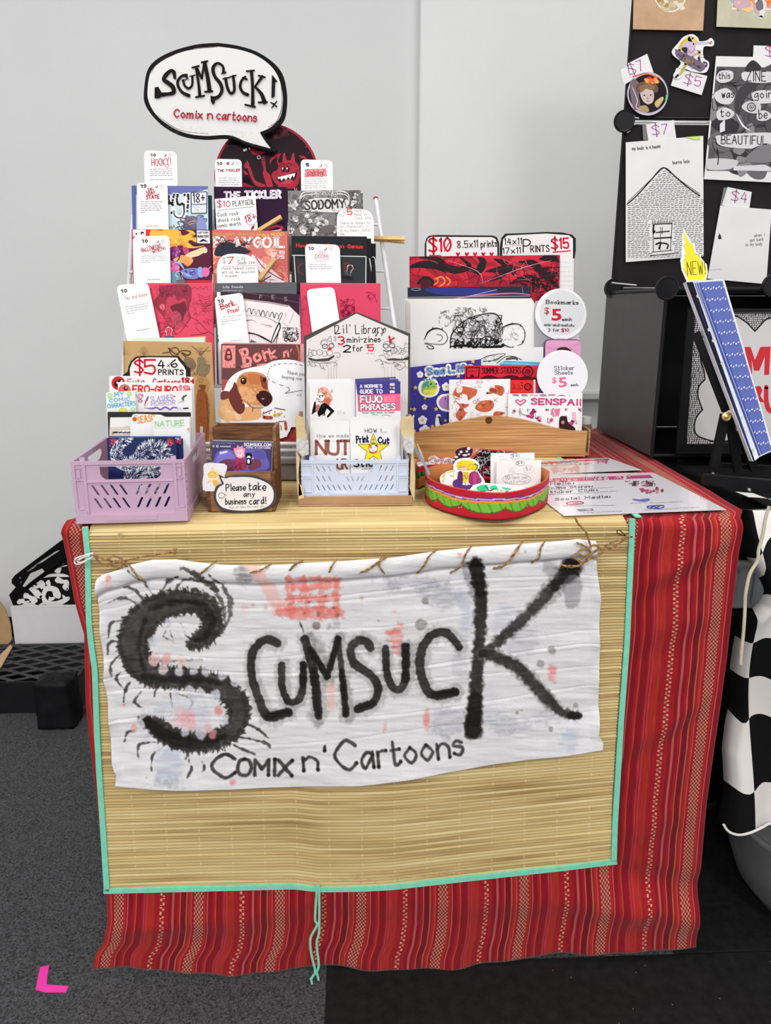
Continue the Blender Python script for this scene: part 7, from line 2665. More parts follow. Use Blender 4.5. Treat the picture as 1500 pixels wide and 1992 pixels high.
def ink_crab(I):
 I.view(3.75,780,440)
 K = (34,30,32)
 LG = (206,203,205)
 I.fill([(370,850),(380,780),(460,690),(600,645),(700,650),(745,730),(740,800),(700,880),(420,880)],LG,True)
 I.blobs(420,690,700,840,22,[(226,223,225),(150,146,148),(176,172,174),(236,234,236)],14,40)
 for x, y, r in ((400,860,26),(450,850,22),(500,862,26),(560,870,18),(700,850,26),(740,868,20),(430,770,18),(560,700,16),(700,700,16)):
  I.blobs(x-r*.4,y-r*.4,x+r*.4,y+r*.4,3,[K,(60,56,58)],r*.4,r*.7)
 I.disc(630,850,50,(240,238,240),ry=38).disc(650,730,34,(240,238,240),ry=28)
 for cx, cy, r in ((340,680,60),(320,640,30),(440,630,44),(520,620,30),(600,610,26),(490,610,22)):
  I.scrib(cx-r,cy-r*.8,cx+r,cy+r*.8,12,(90,86,88),3.5,r*1.2)
 I.line([(360,880),(370,790),(450,700),(560,650),(690,640),(740,720)],[5,9,7,6,9,6],K).line([(360,880),(440,870),(560,880),(700,880),(760,870)],[6,20,8,22,6],K)
 I.line([(170,830),(200,770),(260,745),(320,770),(340,820),(310,860),(240,860),(180,850)],[4,12,10,4,5,5,4,3],K).line([(260,790),(300,800),(295,830),(270,840)],4,K)
 I.line([(740,740),(800,715),(870,720),(905,780),(890,850),(850,870)],[8,10,6,5,6,3],K).scrib(740,740,860,830,14,(120,116,118),3,44)
 I.scrib(380,650,740,830,80,K,5,80,.5).scrib(360,820,730,888,70,(30,28,30),8,40).ring(630,850,56,7,K,ry=44).scrib(590,820,670,880,12,K,4,40).scrib(500,690,640,800,30,(130,126,128),4,70)
 I.line([(175,855),(220,870),(240,890),(210,895),(190,875)],6,K).line([(740,860),(800,885),(820,880)],7,K).line([(530,850),(545,760),(600,700)],4,K)
 for x, y in ((740,745),(810,712),(870,728),(902,780),(885,845),(230,745),(300,750)):
  I.line([(x,y),(x+4,y-12)],[8,2],K)

def ink_navy(I):
 I.view(3.75,780,440)
 I.rect(40,440,960,560,(34,34,62)).fill([(180,455),(500,450),(700,470),(640,500),(300,500)],(40,48,128),True).line([(330,540),(520,510),(800,490),(940,500)],[4,14,10,6],(196,110,150)).line([(50,520),(940,510)],6,(150,150,156),smooth=False)
 I.ring(110,460,34,4,(150,150,160),ry=8).line([(500,510),(700,462)],3,(216,200,210)).line([(885,445),(890,500)],4,(130,126,140))
 I.rect(40,532,960,548,(196,194,198))

def ink_marble(I):
 I.view(3.75,780,440)
 R1, R2, D, D2 = (204,32,56), (164,22,44), (30,12,20), (74,16,32)
 I.rect(40,200,1180,620,R2)
 for p in ([(60,260),(200,250),(330,330),(420,320),(500,420)],[(240,300),(420,260),(600,330),(800,300)],[(60,340),(160,330),(260,400),(420,420)],[(520,240),(700,240),(760,360),(960,340)],[(800,250),(960,230),(1100,280)]):
  I.line(p,[20,60,40,70,20],R1)
 for p in ([(130,230),(260,240),(330,300),(420,320),(500,290),(430,230)],[(560,230),(600,260),(560,330),(500,300)],[(60,300),(150,280),(250,290),(330,340)],[(680,240),(760,280),(740,350),(650,400)],[(860,260),(960,270),(1020,320),(1100,300)],
 [(1000,340),(1080,360),(1150,330)],[(800,420),(900,380),(980,400),(1060,460)],[(120,420),(170,390),(220,410),(230,440)],[(620,330),(800,310),(820,360)],[(1010,240),(1100,230),(1150,260)]):
  I.line(p,[8,44,60,40,8],D)
 I.scrib(600,300,1160,560,60,D2,7,130,.5).scrib(60,230,600,440,30,D2,5,130,.4).scrib(700,250,1150,500,20,(226,80,100),4,110,.4)
 I.line([(250,385),(300,370),(320,410),(280,440)],11,(236,140,70)).line([(330,370),(360,400),(340,430)],10,(236,140,70)).line([(240,430),(270,405),(260,380)],8,(236,150,80))
 I.disc(180,420,44,D2,ry=34).scrib(960,360,1150,480,40,D,8,70)
 for p in ([(340,250),(560,330),(600,420)],[(740,240),(1000,350)],[(580,420),(900,300),(1100,250)]):
  I.line(p,[1,4,1],(226,170,180))

BG = 0.075
sheet('art_print','white print whose lower half shows a pale ink wing, just behind the sticker sheets','print',[(797,681),(1057,675)],0.050,ink_white2,group=GP)
sheet('art_print','white print with a detailed ink crab drawing, in the wooden tray','print',[(798,588),(1040,591)],BG,ink_crab,group=GP,m=PAPER)
for i in range(4):
 sheet('art_print',('first','second','third','fourth')[i]+' spare white print edge stacked behind the crab drawing','print',[(795-i*2.6,585.5-i*1.5),(1041-i*2,589.5-i*3)],BG+0.0022*(i+1),None,group=GP,m=PAPER if i % 2 else CREAM)
sheet('art_print','dark navy sleeved print, between the crab drawing and the red marbled print','print',[(793,559.5),(1032,557)],BG+0.0135,ink_navy,group=GP,m=mat('navy_print',(34,34,60),.3),inkmat=GLOSSY_INK)
sheet('art_print','wide red and black marbled print, in the wooden tray','print',[(796.5,499),(1089.5,496)],BG+0.021,ink_marble,group=GP,m=mat('red_marbled_print',(60,22,34),.3),inkmat=GLOSSY_INK)

def ink_grid(I):
 I.view(3.75,780,440)
 for i in range(4):
  I.line([(1170+i*28,238),(1168+i*28,560)],1.6,(206,204,206),smooth=False)
 for i in range(10):
  I.line([(1160,262+i*34),(1262,262+i*34)],1.6,(206,204,206),smooth=False)

sheet('backing_board','white gridded backing board peeping out right of the red marbled print','board',[(820,503),(1117,503)],BG+0.0245,ink_grid,group=GP,m=PAPER,thick=.001)

def ink_s10(I):
 I.view(3.75,780,440)
 I.fill([(184,500),(186,120),(196,92),(222,78),(660,80),(690,92),(702,130),(708,500)],(230,224,223))
 I.group('lettering').text('$10',205,185,362,182,96,(200,34,58),15,.12).line([(318,182),(362,100)],8,(200,34,58),smooth=False)
 I.text('8.5x11',412,160,560,152,50,(40,36,38),7,.2).text('prints',585,155,698,148,50,(40,36,38),7,.25)
 for x in (415,480,540,600,660):
  I.fill([(x-14,198),(x-6,190),(x,197),(x+12,190),(x+16,199),(x,222)],(196,30,52),True)
 I.line([(210,214),(290,216)],9,(196,30,52),smooth=False)

_o = vw(3.75,780,440)([(172,400),(174,130),(184,92),(205,70),(260,64),(670,68),(700,80),(716,120),(718,400)])
_pl = front(TRY+BG+0.0285,9,0,tz0+0.006)
card('price_sign','white sign reading $10 8.5x11 prints with small red hearts','sign',_o,_pl,0.0014,mat('black_marker_card',(34,31,31),0.6),ink_s10,clip=None)

def ink_s15(I):
 I.view(3.75,780,440)
 I.fill([(736,500),(740,160),(746,96),(775,68),(900,62),(1060,54),(1225,66),(1255,92),(1254,500)],(230,224,223))
 I.group('lettering').text('14x11',758,132,880,128,42,(34,30,32),7,.1).line([(755,138),(800,136),(880,140)],3,(100,96,98)).text('17x11',745,202,872,196,42,(34,30,32),7,.1).text('P',892,190,945,190,92,(34,30,32),9,.05).text('RINTS',948,190,1082,184,46,(34,30,32),7.5,.15)
 I.text('$15',1100,165,1222,160,72,(206,34,60),13,.1).line([(1110,190),(1170,186),(1234,180)],9,(206,34,60)).disc(812,150,3,(80,76,78),n=6)

_o = vw(3.75,780,440)([(720,400),(722,150),(734,84),(762,54),(900,50),(1060,42),(1180,46),(1250,62),(1276,90),(1276,180),(1266,238),(1262,400)])
_pl = front(TRY+BG+0.0305,9,0,tz0+0.006)
card('price_sign','white sign reading 14x11 and 17x11 PRINTS $15, bordered in thick black','sign',_o,_pl,0.0014,mat('black_marker_card',(34,31,31),0.6),ink_s15,clip=None)

# ------------------------------------------------------------------ painted burger box with stickers
def wall_loop(mb_name,ring,z0,z1,colorfn,parent,flare=0.0,nz=30,thick=0.0022,inner=(190,120,70)):
 """upright wall along a closed ring of (x, y), painted by colorfn(s, t)"""
 P_ = np.array(catmull(ring,closed=True,n=26))
 n = len(P_)
 c = P_.mean(0)
 d = np.roll(P_,-1,0) - np.roll(P_,1,0)
 d /= np.hypot(d[:,0],d[:,1])[:,None]
 nr = np.stack([d[:,1],-d[:,0]],1)
 if ((P_-c)*nr).sum() < 0:
  nr = -nr
 seg = np.hypot(*(np.roll(P_,-1,0)-P_).T)
 s = np.concatenate([[0],np.cumsum(seg)[:-1]])
 V, C = [], []
 for j in range(nz+1):
  t_ = j / nz
  Q = P_ + nr * flare * t_
  V.append(np.concatenate([Q,np.full((n,1),z0+(z1-z0)*t_)],1))
  C += [srgb(colorfn(a,t_)) for a in s]
 for j in (1,0):
  Q = P_ + nr * (flare*j-thick)
  V.append(np.concatenate([Q,np.full((n,1),z0+(z1-z0)*j)],1))
  C += [srgb(inner)] * n
 rows = nz + 3
 F = []
 for j in range(rows):
  for i in range(n):
   a, b = j * n, ((j+1) % rows) * n
   F.append((a+i,a+(i+1) % n,b+(i+1) % n,b+i))
 return mesh(mb_name,np.concatenate(V),np.array(F),GLOSSY_INK,parent,True,cols=np.array(C))

def burger_paint(s,t):
 x = s * 1000.0                 # millimetres round the box
 R = (196,36,52)
 a = 0.62 + 0.035 * math.sin(x/17+.6)
 lo = 0.46 - 0.26 * math.sqrt(abs(math.sin(x/13.0+.8*math.sin(x/31))))
 if t > a + 0.17:
  return R if t < 0.985 else (214,60,70)
 if t > a + 0.115:
  return (128,50,136)
 if t > a + 0.08:
  return (226,196,220)
 if t > a + 0.04:
  return (150,60,150)
 if t > a - 0.03:
  return (236,168,56)
 if t > a - 0.05:
  return (214,120,40)
 if t > lo + 0.05:
  v = math.sin(x/2.2+t*8)
  return (128,190,66) if v > -0.9 else (84,150,48)
 if t > lo:
  return (40,104,50)
 if t > 0.1 and math.sin(x*.9) * math.sin(t*60+x*.3) > 0.93:
  return (240,200,196)
 return R if t > 0.04 else (150,30,44)

BZ = TZ + 0.0066
rimz = BZ + 0.034
_lv = level(MZ)
_base = [tuple(_lv.hit(*p))[:2] for p in ((832,981),(862,996),(902,1007),(945,1013),(985,1013),(1025,1004),(1058,988),(1066,972))]
ring = _base + [(0.262,0.062),(0.250,0.098),(0.205,0.112),(0.165,0.104),(0.125,0.108),(0.098,0.075)]
t = thing('burger_box','shallow red box painted like a hamburger, full of stickers, at the mat\'s front','box',(0.17,0.02,MZ))
wall_loop('painted_wall_band',ring,BZ,rimz,burger_paint,t)
_rp = catmull(ring,closed=True,n=6)
MB().prism([(p[0]*.985+.003,p[1]*.97+.001,BZ+0.002) for p in _rp],(0,0,-0.0018)).build('bottom',mat('box_inside',(150,80,50),.6),t)
ring2 = [(0.0893,0.100),(0.102,0.115),(0.15,0.125),(0.20,0.122),(0.245,0.118),(0.255,0.16),(0.22,0.20),(0.16,0.21),(0.11,0.20),(0.0893,0.15)]
ring2 = [(x-0.0,y+0.004) for x,y in ring2]

def lid_paint(s,t):
 x = s * 1000.0
 a = 0.45 + 0.06 * math.sin(x/7)
 if t > 0.75:
  return (196,40,52)
 if t > a:
  return (60,130,56) if math.sin(x/2.2+t*9) > -.2 else (30,84,44)
 if t > a - .12:
  return (206,150,60)
 return (190,120,62)

t = thing('burger_box','second half of the painted hamburger box, behind the first, also holding stickers','box',(0.17,0.15,MZ))
wall_loop('painted_wall_band',ring2,BZ,BZ+0.030,lid_paint,t)
_rp = catmull(ring2,closed=True,n=6)
MB().prism([(p[0],p[1],BZ+0.002) for p in [((q[0]-.168)*.97+.168,(q[1]-.16)*.97+.16) for q in _rp]],(0,0,-0.0018)).build('bottom',mat('box_inside',(150,80,50),.6),t)
_B = vw(5.357,800,850)
GB = 'stickers in the burger box'

def sticker(label,pts,plane,ink,thick=0.0005,cat='sticker',name='sticker',m=None,smooth=True,group=GB):
 o = _B([tuple(p) for p in (catmull(pts,closed=True,n=4) if smooth else pts)])
 return card(name,label,cat,o,plane,thick,m or GLOSS,ink,group,clip=None)

def ink_jacket(I):
 I.view(5.357,800,850)
 I.fill([(470,310),(500,255),(570,240),(650,260),(692,310),(680,345),(600,350),(520,350)],(242,208,50),True).scrib(480,250,690,345,26,(150,120,30),4,60)
 I.fill([(500,320),(560,300),(590,330),(560,350),(510,345)],(240,190,170),True).line([(660,285),(695,300),(670,345)],9,(40,50,66)).line([(500,315),(560,310)],5,(120,70,60))
 I.fill([(530,375),(600,370),(610,450),(550,470)],(242,214,60),True).fill([(490,370),(530,365),(540,460),(520,510),(480,480)],(100,50,110),True).fill([(610,380),(680,360),(730,450),(690,480),(640,500),(600,470)],(150,54,120),True)
 I.fill([(430,480),(480,440),(540,500),(620,500),(660,520),(600,545),(470,545)],(96,60,130),True).fill([(650,360),(690,380),(735,460),(650,500)],(190,70,130),True).scrib(440,370,720,540,26,(56,34,64),4,80)
 I.line([(320,420),(350,380),(330,470)],12,(206,220,110)).line([(380,370),(450,350)],12,(196,214,110)).line([(410,400),(440,410)],14,(206,220,110)).line([(390,500),(430,510),(410,530)],8,(220,196,110))
 I.line([(560,400),(575,440),(590,400)],5,(60,40,60)).line([(545,400),(560,430)],4,(150,130,40))

sticker('die-cut sticker of a yellow-haired figure in a purple jacket, in the burger box',[(300,420),(370,360),(440,340),(440,290),(480,235),(580,218),(680,245),(712,310),(690,350),(770,470),(700,540),(640,560),(560,565),(420,560),(330,520)],front(0.045,18,6,MZ+.004),ink_jacket)

def ink_leafst(I):
 I.view(5.357,800,850)
 G, D = (74,190,140), (40,90,70)
 I.fill([(680,530),(720,505),(790,500),(800,540),(740,575),(700,570)],G,True).fill([(820,520),(880,505),(900,545),(840,550)],G,True).fill([(940,520),(1000,530),(1040,550),(960,545)],(110,206,170),True)
 I.line([(770,510),(820,560),(860,540)],10,D).line([(700,575),(800,560),(900,540)],6,D).fill([(860,570),(920,540),(960,580),(900,610)],(196,226,180),True).scrib(680,505,1040,600,26,(60,60,64),3.5,50)
 I.line([(640,570),(670,550),(670,580)],6,(236,170,180)).scrib(900,560,1130,600,20,(70,66,66),4,40)

sticker('green hat sticker lying foremost in the burger box',[(610,560),(660,500),(760,480),(880,490),(1000,500),(1110,520),(1160,560),(1130,620),(980,640),(800,625),(690,600)],Plane(tuple(_lv.hit(965,960)+Vector((0,0,0.023))),(0.0,-0.30,0.95)),ink_leafst)

def ink_edge(I):
 I.view(5.357,800,850)
 I.fill([(1040,520),(1110,525),(1130,545),(1060,545)],(236,200,70),True).fill([(1160,555),(1220,545),(1260,560),(1180,585)],(206,50,60),True).line([(1010,490),(1120,500),(1220,535)],10,(150,160,206)).line([(1170,560),(1240,555)],5,WHT)

sticker('round-edged sticker with yellow and red shapes, under the green hat sticker',[(1000,505),(1100,508),(1220,522),(1280,550),(1270,580),(1150,610),(1000,560)],Plane(tuple(_lv.hit(1000,955)+Vector((0,0,0.0185))),(0.05,-0.25,0.95)),ink_edge)

def ink_note(big):
 def f(I):
  I.view(5.357,800,850)
  G = (150,148,152)
  if big:
   I.ring(1135,275,46,4,G,ry=26).text('$4',1100,285,1160,280,28,(120,116,120),4,.2)
   I.ring(1225,335,56,3,(190,188,192),ry=42).text('$2',1190,345,1250,342,30,(170,166,170),4,.2).scrib(1010,290,1090,370,16,(206,202,206),3,40)
   I.ring(1100,440,148,4,G,ry=56).text('10',985,445,1030,440,40,(120,116,120),5,.2).text('limit per',1050,440,1215,436,36,(170,166,170),4,.3).text('customer!',975,485,1225,475,36,(176,172,176),4,.3)
  else:
   I.ring(1080,202,48,4,G,ry=30).text('$4',1045,212,1110,208,30,(120,116,120),4,.2).scrib(900,200,1000,240,10,(214,210,214),3,50).scrib(1130,210,1260,235,10,(220,216,220),3,50)
 return f

sticker('white note card with pencilled price bubbles, standing rear of the two',[(828,168),(1285,164),(1285,530),(826,530)],front(0.070,8,0,MZ+.004),ink_note(False),.0008,'card','note_card',CARDSTOCK,False)
sticker('white note card reading 10 limit in a pencilled bubble, the front one of two',[(892,248),(1356,240),(1347,545),(885,545)],front(0.061,8,0,MZ+.004),ink_note(True),.0008,'card','note_card',CARDSTOCK,False)

def ink_bwst(I):
 I.view(5.357,800,850)
 I.fill([(735,135),(1090,165),(900,420),(700,400),(640,230)],(30,24,28)).scrib(660,140,980,400,90,(206,202,204),6,60).scrib(700,300,820,400,14,(206,40,60),6,40)

sticker('dark square sticker crowded with white figures and edged in red, behind the note cards',[(722,120),(1105,155),(940,450),(700,430),(610,225)],front(0.090,10,0,MZ+.004),ink_bwst,.0006,m=mat('red_sticker_edge',(190,40,60),.4),smooth=False)

def ink_cow(I):
 I.view(5.357,800,850)
 for x, y, a, b in ((600,120,20,16),(520,155,16,14),(560,190,26,12),(470,210,20,12),(600,180,14,10),(500,180,12,9),(440,240,18,10),(580,150,14,12)):
  I.disc(x,y,a,(236,226,232),ry=b)

sticker('dark brown and white spotted sticker rising at the back of the burger box',[(460,150),(510,118),(590,105),(640,125),(635,165),(620,200),(540,235),(450,270),(430,240),(470,200)],front(0.105,6,0,MZ+.004),ink_cow,m=mat('plum_sticker',(60,34,52),.4))

def ink_script(I):
 I.view(5.357,800,850)
 for p in ([(190,240),(240,215),(260,300),(210,270)],[(270,250),(330,230),(310,290),(370,300)],[(350,260),(400,240),(390,300),(440,270)]):
  I.line(p,20,(150,60,70)).line(p,10,(232,196,200))

sticker('white jagged lettering sticker edged in dark red, at the back of the burger box lid',[(175,225),(240,195),(300,225),(380,215),(450,245),(440,320),(360,345),(280,320),(210,290)],front(0.150,10,0,MZ+.004),ink_script,group='stickers in the burger box lid')

def ink_cloud(I):
 I.view(5.357,800,850)
 I.ring(170,330,120,14,(190,204,236),ry=52,ang=14).line([(90,330),(160,300),(240,320),(200,350)],12,(206,214,240)).line([(120,300),(180,290)],7,(206,190,226))

sticker('oval white sticker with pale blue swirls, leftmost in the burger box lid',[(45,300),(80,262),(180,265),(280,300),(325,350),(290,400),(180,410),(80,380)],front(0.140,30,0,BZ+.006),ink_cloud,group='stickers in the burger box lid')
# dark print flat in the lid and the glossy strips sticking out of the tray's side
sticker('dark red sticker lying low in the burger box lid, below the oval one',[(48,350),(100,380),(160,415),(100,425),(52,405)],front(0.128,34,0,BZ+.006),None,m=mat('maroon_sticker',(70,26,36),.4),group='stickers in the burger box lid')
for i, (pts,c) in enumerate((([(22,120),(60,118),(135,240),(200,380),(182,405),(125,290)],(150,160,180)),([(55,75),(70,72),(110,160),(150,280),(130,250),(85,150)],(226,206,160)),([(18,40),(40,60),(60,120),(110,270),(60,200)],(214,190,140)))):
 pl = front(0.040+0.002*i,10,0,MZ+.004,0.09)
 card('glossy_strip',('silvery','cream','tan')[i]+' narrow strip leaning between the cardboard tray and the burger box','strip',_B(pts),pl,0.0007,mat('strip_%d' % i,c,0.25),None,'strips beside the burger box')

# ------------------------------------------------------------------ laminated leaflets lying on the cloth
LAM = mat('laminated_sheet',(232,228,233),0.12,spec=0.6,var=0.01,coat=0.4)
LINK = print_mat('laminated_ink',0.15,0.6,0.4)

def ink_fly1(I):
 I.view(3.75,1040,870)
 PK_ = (206,66,130)
 I.fill([(-60,250),(92,230),(840,202),(868,224),(600,236),(100,258),(-80,285)],PK_)
 I.group('lettering').text('Follow + tag me!',105,252,690,228,24,WHT,7,.05,serif=5)
 K = (110,104,112)
 I.text('Hello:',118,276,285,268,16,K,5,.05,serif=4).text('Online Stores:',90,308,420,292,16,K,5,.05,serif=4).text('Sticker Club:',75,340,455,318,16,K,5,.05,serif=4).text('Social Media:',150,388,550,368,17,K,5,.05,serif=4)
 for x0, y0, x1, y1 in ((105,292,400,276),(90,322,570,296),(75,352,600,324),(700,412,820,408),(845,412,1090,400),(210,432,600,428),(350,482,640,470),(800,462,1200,442)):
  I.greek(x0,y0,x1,y1,6,(176,170,178),2.2)
 I.group('print').line([(235,412),(250,400),(335,398),(350,412),(260,418),(235,412)],8,(206,70,90)).disc(300,407,20,(226,130,140),ry=7)
 I.fill([(715,378),(770,382),(790,378),(835,376),(835,392),(790,398),(730,390)],(110,124,206),True).line([(825,432),(935,426),(925,446),(830,444),(825,432)],7,(60,76,180)).line([(850,442),(870,432),(890,442),(910,430)],6,(60,76,180))
 I.fill([(305,455),(420,448),(435,462),(330,468)],(130,124,130)).disc(395,457,22,(206,202,206),ry=5)
 I.blobs(710,255,880,280,14,[(150,90,110),(190,120,150),(110,80,96),(226,190,200)],8,20).scrib(690,250,895,284,16,(80,60,72),4,40).greek(660,256,700,250,8,(190,70,110),4)
 I.blobs(770,305,940,325,14,[(196,96,120),(226,150,170),(150,70,96)],6,16).fill([(760,305),(790,300),(820,322),(780,322)],(190,80,110))

_z1 = level(TZ+0.0061)
card('laminated_leaflet','laminated leaflet headed Follow + tag me! lying at the table\'s front corner','leaflet',rquad((992,924),(1271,919),(1413,991),(1097,1003)),_z1,0.0006,LAM,ink_fly1,'laminated leaflets on the red cloth',inkmat=LINK)

def ink_fly2(I):
 I.view(3.75,1040,870)
 PK_ = (190,60,96)
 I.fill([(-60,122),(80,108),(540,84),(545,95),(300,104),(-60,132)],PK_)
 I.greek(60,114,310,98,12,WHT,4).greek(10,132,320,114,11,(110,100,106),3.5).greek(-20,144,420,124,10,(120,112,118),3)
 I.group('print').blobs(130,150,340,165,10,[(222,206,212),(206,180,190)],12,30).blobs(455,98,530,110,8,[(150,120,130),(206,180,190)],8,14).scrib(460,96,530,112,6,(80,66,72),3,26).disc(225,160,10,(190,120,110),ry=3)

card('laminated_leaflet','laminated leaflet with a red heading, lying farther back beside the wooden tray','leaflet',rquad((1000,897),(1185,891),(1249,914),(1030,924)),level(TZ+0.0068),0.0004,LAM,ink_fly2,'laminated leaflets on the red cloth',inkmat=LINK)

# ------------------------------------------------------------------ neighbouring stall: black panel cubes, papers, framed print, easel
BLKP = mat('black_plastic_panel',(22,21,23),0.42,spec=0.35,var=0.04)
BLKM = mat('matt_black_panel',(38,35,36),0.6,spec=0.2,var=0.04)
CONN = mat('black_connector',(30,29,31),0.35,spec=0.4,var=0.02)
NX0 = 0.500                        # left side of the cubes
NYF, NYB = 0.300, 0.605
NZT = front(NYF).hit(1292,563).z
t = thing('table','neighbouring table with a black top and checkered cloth beside the red striped one','table',(0.95,0.32,0))
MB().bevbox((0.545,0.02,TZ-0.038),(1.50,0.70,TZ-0.004),0.004).build('table_top',mat('dark_table_top',(22,22,23),0.7,spec=.15),t)
for x in (0.62,1.44):
 for y in (0.46,0.64):
  MB().tube([(x,y,0.0037),(x,y,TZ-0.0385)],0.013,8).build('leg',mat('grey_steel',(120,121,124),0.4,0.7),t)
zt = TZ + 0.0068
# black sheet added in place of the shade under the neighbouring table
V = []
nn = 60
for j in range(12):
 for i in range(nn):
  x = 0.515 + 0.98 * i / (nn-1)
  z = 0.01 + (TZ-0.055) * j / 11
  V.append((x,0.40+0.012*math.sin(i*.9)*(1-j/14),z))
o = mesh('shade_sheet',V,grid_faces(nn,12),mat('shade_black',(20,20,21),0.95,spec=0.05,var=.1),None,True,label='black sheet added for the shade under the neighbouring table',cat='shade sheet')
o.modifiers.new('thickness','SOLIDIFY').thickness = 0.002

t = thing('storage_cube','black panel storage cube on the neighbouring table','cube shelf',(NX0+.18,.45,zt))
ZB_ = zt + 0.0034
W_ = 0.36
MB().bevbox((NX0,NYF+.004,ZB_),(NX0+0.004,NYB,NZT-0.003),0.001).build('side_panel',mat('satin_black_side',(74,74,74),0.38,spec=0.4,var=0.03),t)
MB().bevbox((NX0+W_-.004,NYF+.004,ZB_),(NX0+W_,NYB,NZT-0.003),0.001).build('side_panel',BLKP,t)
MB().bevbox((NX0+.0045,NYF+.004,NZT-0.006),(NX0+W_-.0045,NYB,NZT-0.002),0.001).build('top_panel',BLKP,t)
MB().bevbox((NX0+.0045,NYF+.004,ZB_),(NX0+W_-.0045,NYB,ZB_+0.004),0.001).build('bottom_panel',BLKP,t)
MB().bevbox((NX0+.0045,NYB-.004,ZB_+.005),(NX0+W_-.0045,NYB,NZT-0.0065),0.001).build('back_panel',BLKP,t)
WIRE = mat('black_wire_edge',(26,25,27),0.4,spec=.4)
for a, b in (((NX0,NYF,ZB_),(NX0,NYF,NZT)),((NX0+W_,NYF,ZB_),(NX0+W_,NYF,NZT)),((NX0,NYF,NZT),(NX0+W_,NYF,NZT)),((NX0,NYF,ZB_+.003),(NX0+W_,NYF,ZB_+.003)),((NX0,NYF,NZT),(NX0,NYB,NZT))):
 MB().tube([a,b],0.0032,8).build('edge_rod',WIRE,t)

for fx in (.06,.34):
 for fy in (NYF+.03,NYB-.04):
  MB().lathe((NX0+fx,fy,TZ-.0036),[(.010,0),(.010,.006),(.012,.0135)],14).build('foot',BLKP,t)

def connector(parent,p,r,n=(0,-1,0)):
 """round black hub with small white-edged arms"""
 p, n = Vector(p), Vector(n).normalized()
 u = n.orthogonal().normalized()
 w = n.cross(u)
 mb = MB()
 m_ = 28
 ringp = lambda r_, h: [p+n*h+(u*math.cos(2*math.pi*i/m_)+w*math.sin(2*math.pi*i/m_))*r_ for i in range(m_)]
 prof = [(r*.96,-0.003),(r,-0.001),(r,0.003),(r*.93,0.005),(r*.80,0.0042),(r*.2,0.0042)]
 vs, fs = [], []
 for r_, h in prof:
  vs += ringp(r_,h)
 for i in range(len(prof)-1):
  for j in range(m_):
   fs.append((i*m_+j,i*m_+(j+1) % m_,(i+1)*m_+(j+1) % m_,(i+1)*m_+j))
 fs += [tuple(range(m_)),tuple((len(prof)-1)*m_+j for j in range(m_))]
 mb.add(vs,fs)
 return mb.build('connector',CONN,parent)

_pf = front(NYF-0.006)
connector(t,_pf.hit(1297,561),0.0186)
connector(t,_pf.hit(1504,556),0.0186)
_lft = Plane((NX0+0.012,NYB-.035,NZT),(-.75,-1,0.15))
connector(t,_lft.hit(1194,561),0.0185,(-.75,-1,0.15))
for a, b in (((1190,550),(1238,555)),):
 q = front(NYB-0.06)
 MB().tube([q.hit(*a),q.hit(*b)],0.0014,6).build('connector_arm',mat('pale_arm_edge',(206,206,208),0.4),t)  # connector arms are a plain pale grey

# upper panels standing behind
PYN = NYB - 0.004
t2 = thing('panel_wall','upper black grid panels carrying pinned papers and stickers','display panel',(NX0+.6,PYN+.02,NZT+.004))
pu = front(PYN)
zr = pu.hit(1214,236).z
xl_ = NX0 + 0.010
MB().bevbox((xl_,PYN,NZT+0.010),(xl_+0.36,PYN+0.004,zr-0.005),0.001).build('panel',BLKM,t2)
MB().bevbox((xl_+.364,PYN,NZT+0.010),(xl_+0.72,PYN+0.004,zr-0.005),0.001).build('panel',BLKM,t2)
MB().bevbox((xl_,PYN,zr+0.003),(xl_+0.36,PYN+0.004,zr+0.36),0.001).build('panel',BLKM,t2)
MB().bevbox((xl_+.364,PYN,zr+0.003),(xl_+0.72,PYN+0.004,zr+0.36),0.001).build('panel',BLKM,t2)
for z in (NZT+.006,zr+0.368):
 MB().tube([(xl_,PYN-.001,z),(xl_+.72,PYN-.001,z)],0.0025,8).build('edge_rod',WIRE,t2)
MB().tube([(xl_+.02,PYN-.0006,zr-0.001),(xl_+.72,PYN-.0006,zr-0.001)],0.0016,8).build('edge_rod',mat('bare_wire',(206,206,208),0.35,.3),t2)
MB().tube([(xl_+.02,PYN-.001,zr+0.006),(xl_+.72,PYN-.001,zr+0.006)],0.0022,8).build('edge_rod',WIRE,t2)
for x in (xl_-.001,xl_+0.362):
 MB().tube([(x,PYN-.001,NZT+.006),(x,PYN-.001,zr+.36)],0.0025,8).build('edge_rod',WIRE,t2)
pc = front(PYN-0.008)
connector(t2,pc.hit(1214,236),0.0195)
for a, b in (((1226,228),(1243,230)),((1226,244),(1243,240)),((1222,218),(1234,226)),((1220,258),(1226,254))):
 MB().tube([pc.hit(*a),pc.hit(*b)],0.0012,6).build('connector_arm',mat('pale_arm_edge',(206,206,208),0.4),t2)

# pinned things (3.557x detail, corner 1150, 0)
_C1 = vw(3.557,1150,0)
pp = front(PYN-0.0045)

def pinned(name,label,cat,pts,ink=None,thick=0.0006,off=0.0,m=None,inkmat=None,clip=None,group=None):
 return card(name,label,cat,_C1(pts),pp.shift(off),thick,m or PAPER,ink,group,clip='outline' if len(pts) == 4 else clip,inkmat=inkmat)

def ink_tan(I):
 I.view(3.557,1150,0)
 I.disc(548,-90,125,(236,228,214),ry=176,n=40).disc(548,-90,116,(190,170,140),ry=166,n=40).blobs(470,-60,630,60,10,[(226,216,196),(150,130,90),(206,190,160),(176,140,90)],16,40)

pinned('picture_mat','tan picture mat with an oval opening, pinned uppermost on the panels','picture',[(300,-220),(800,-220),(775,212),(290,202)],ink_tan,0.0018,.0016,m=mat('tan_matboard',(196,160,128),.8))

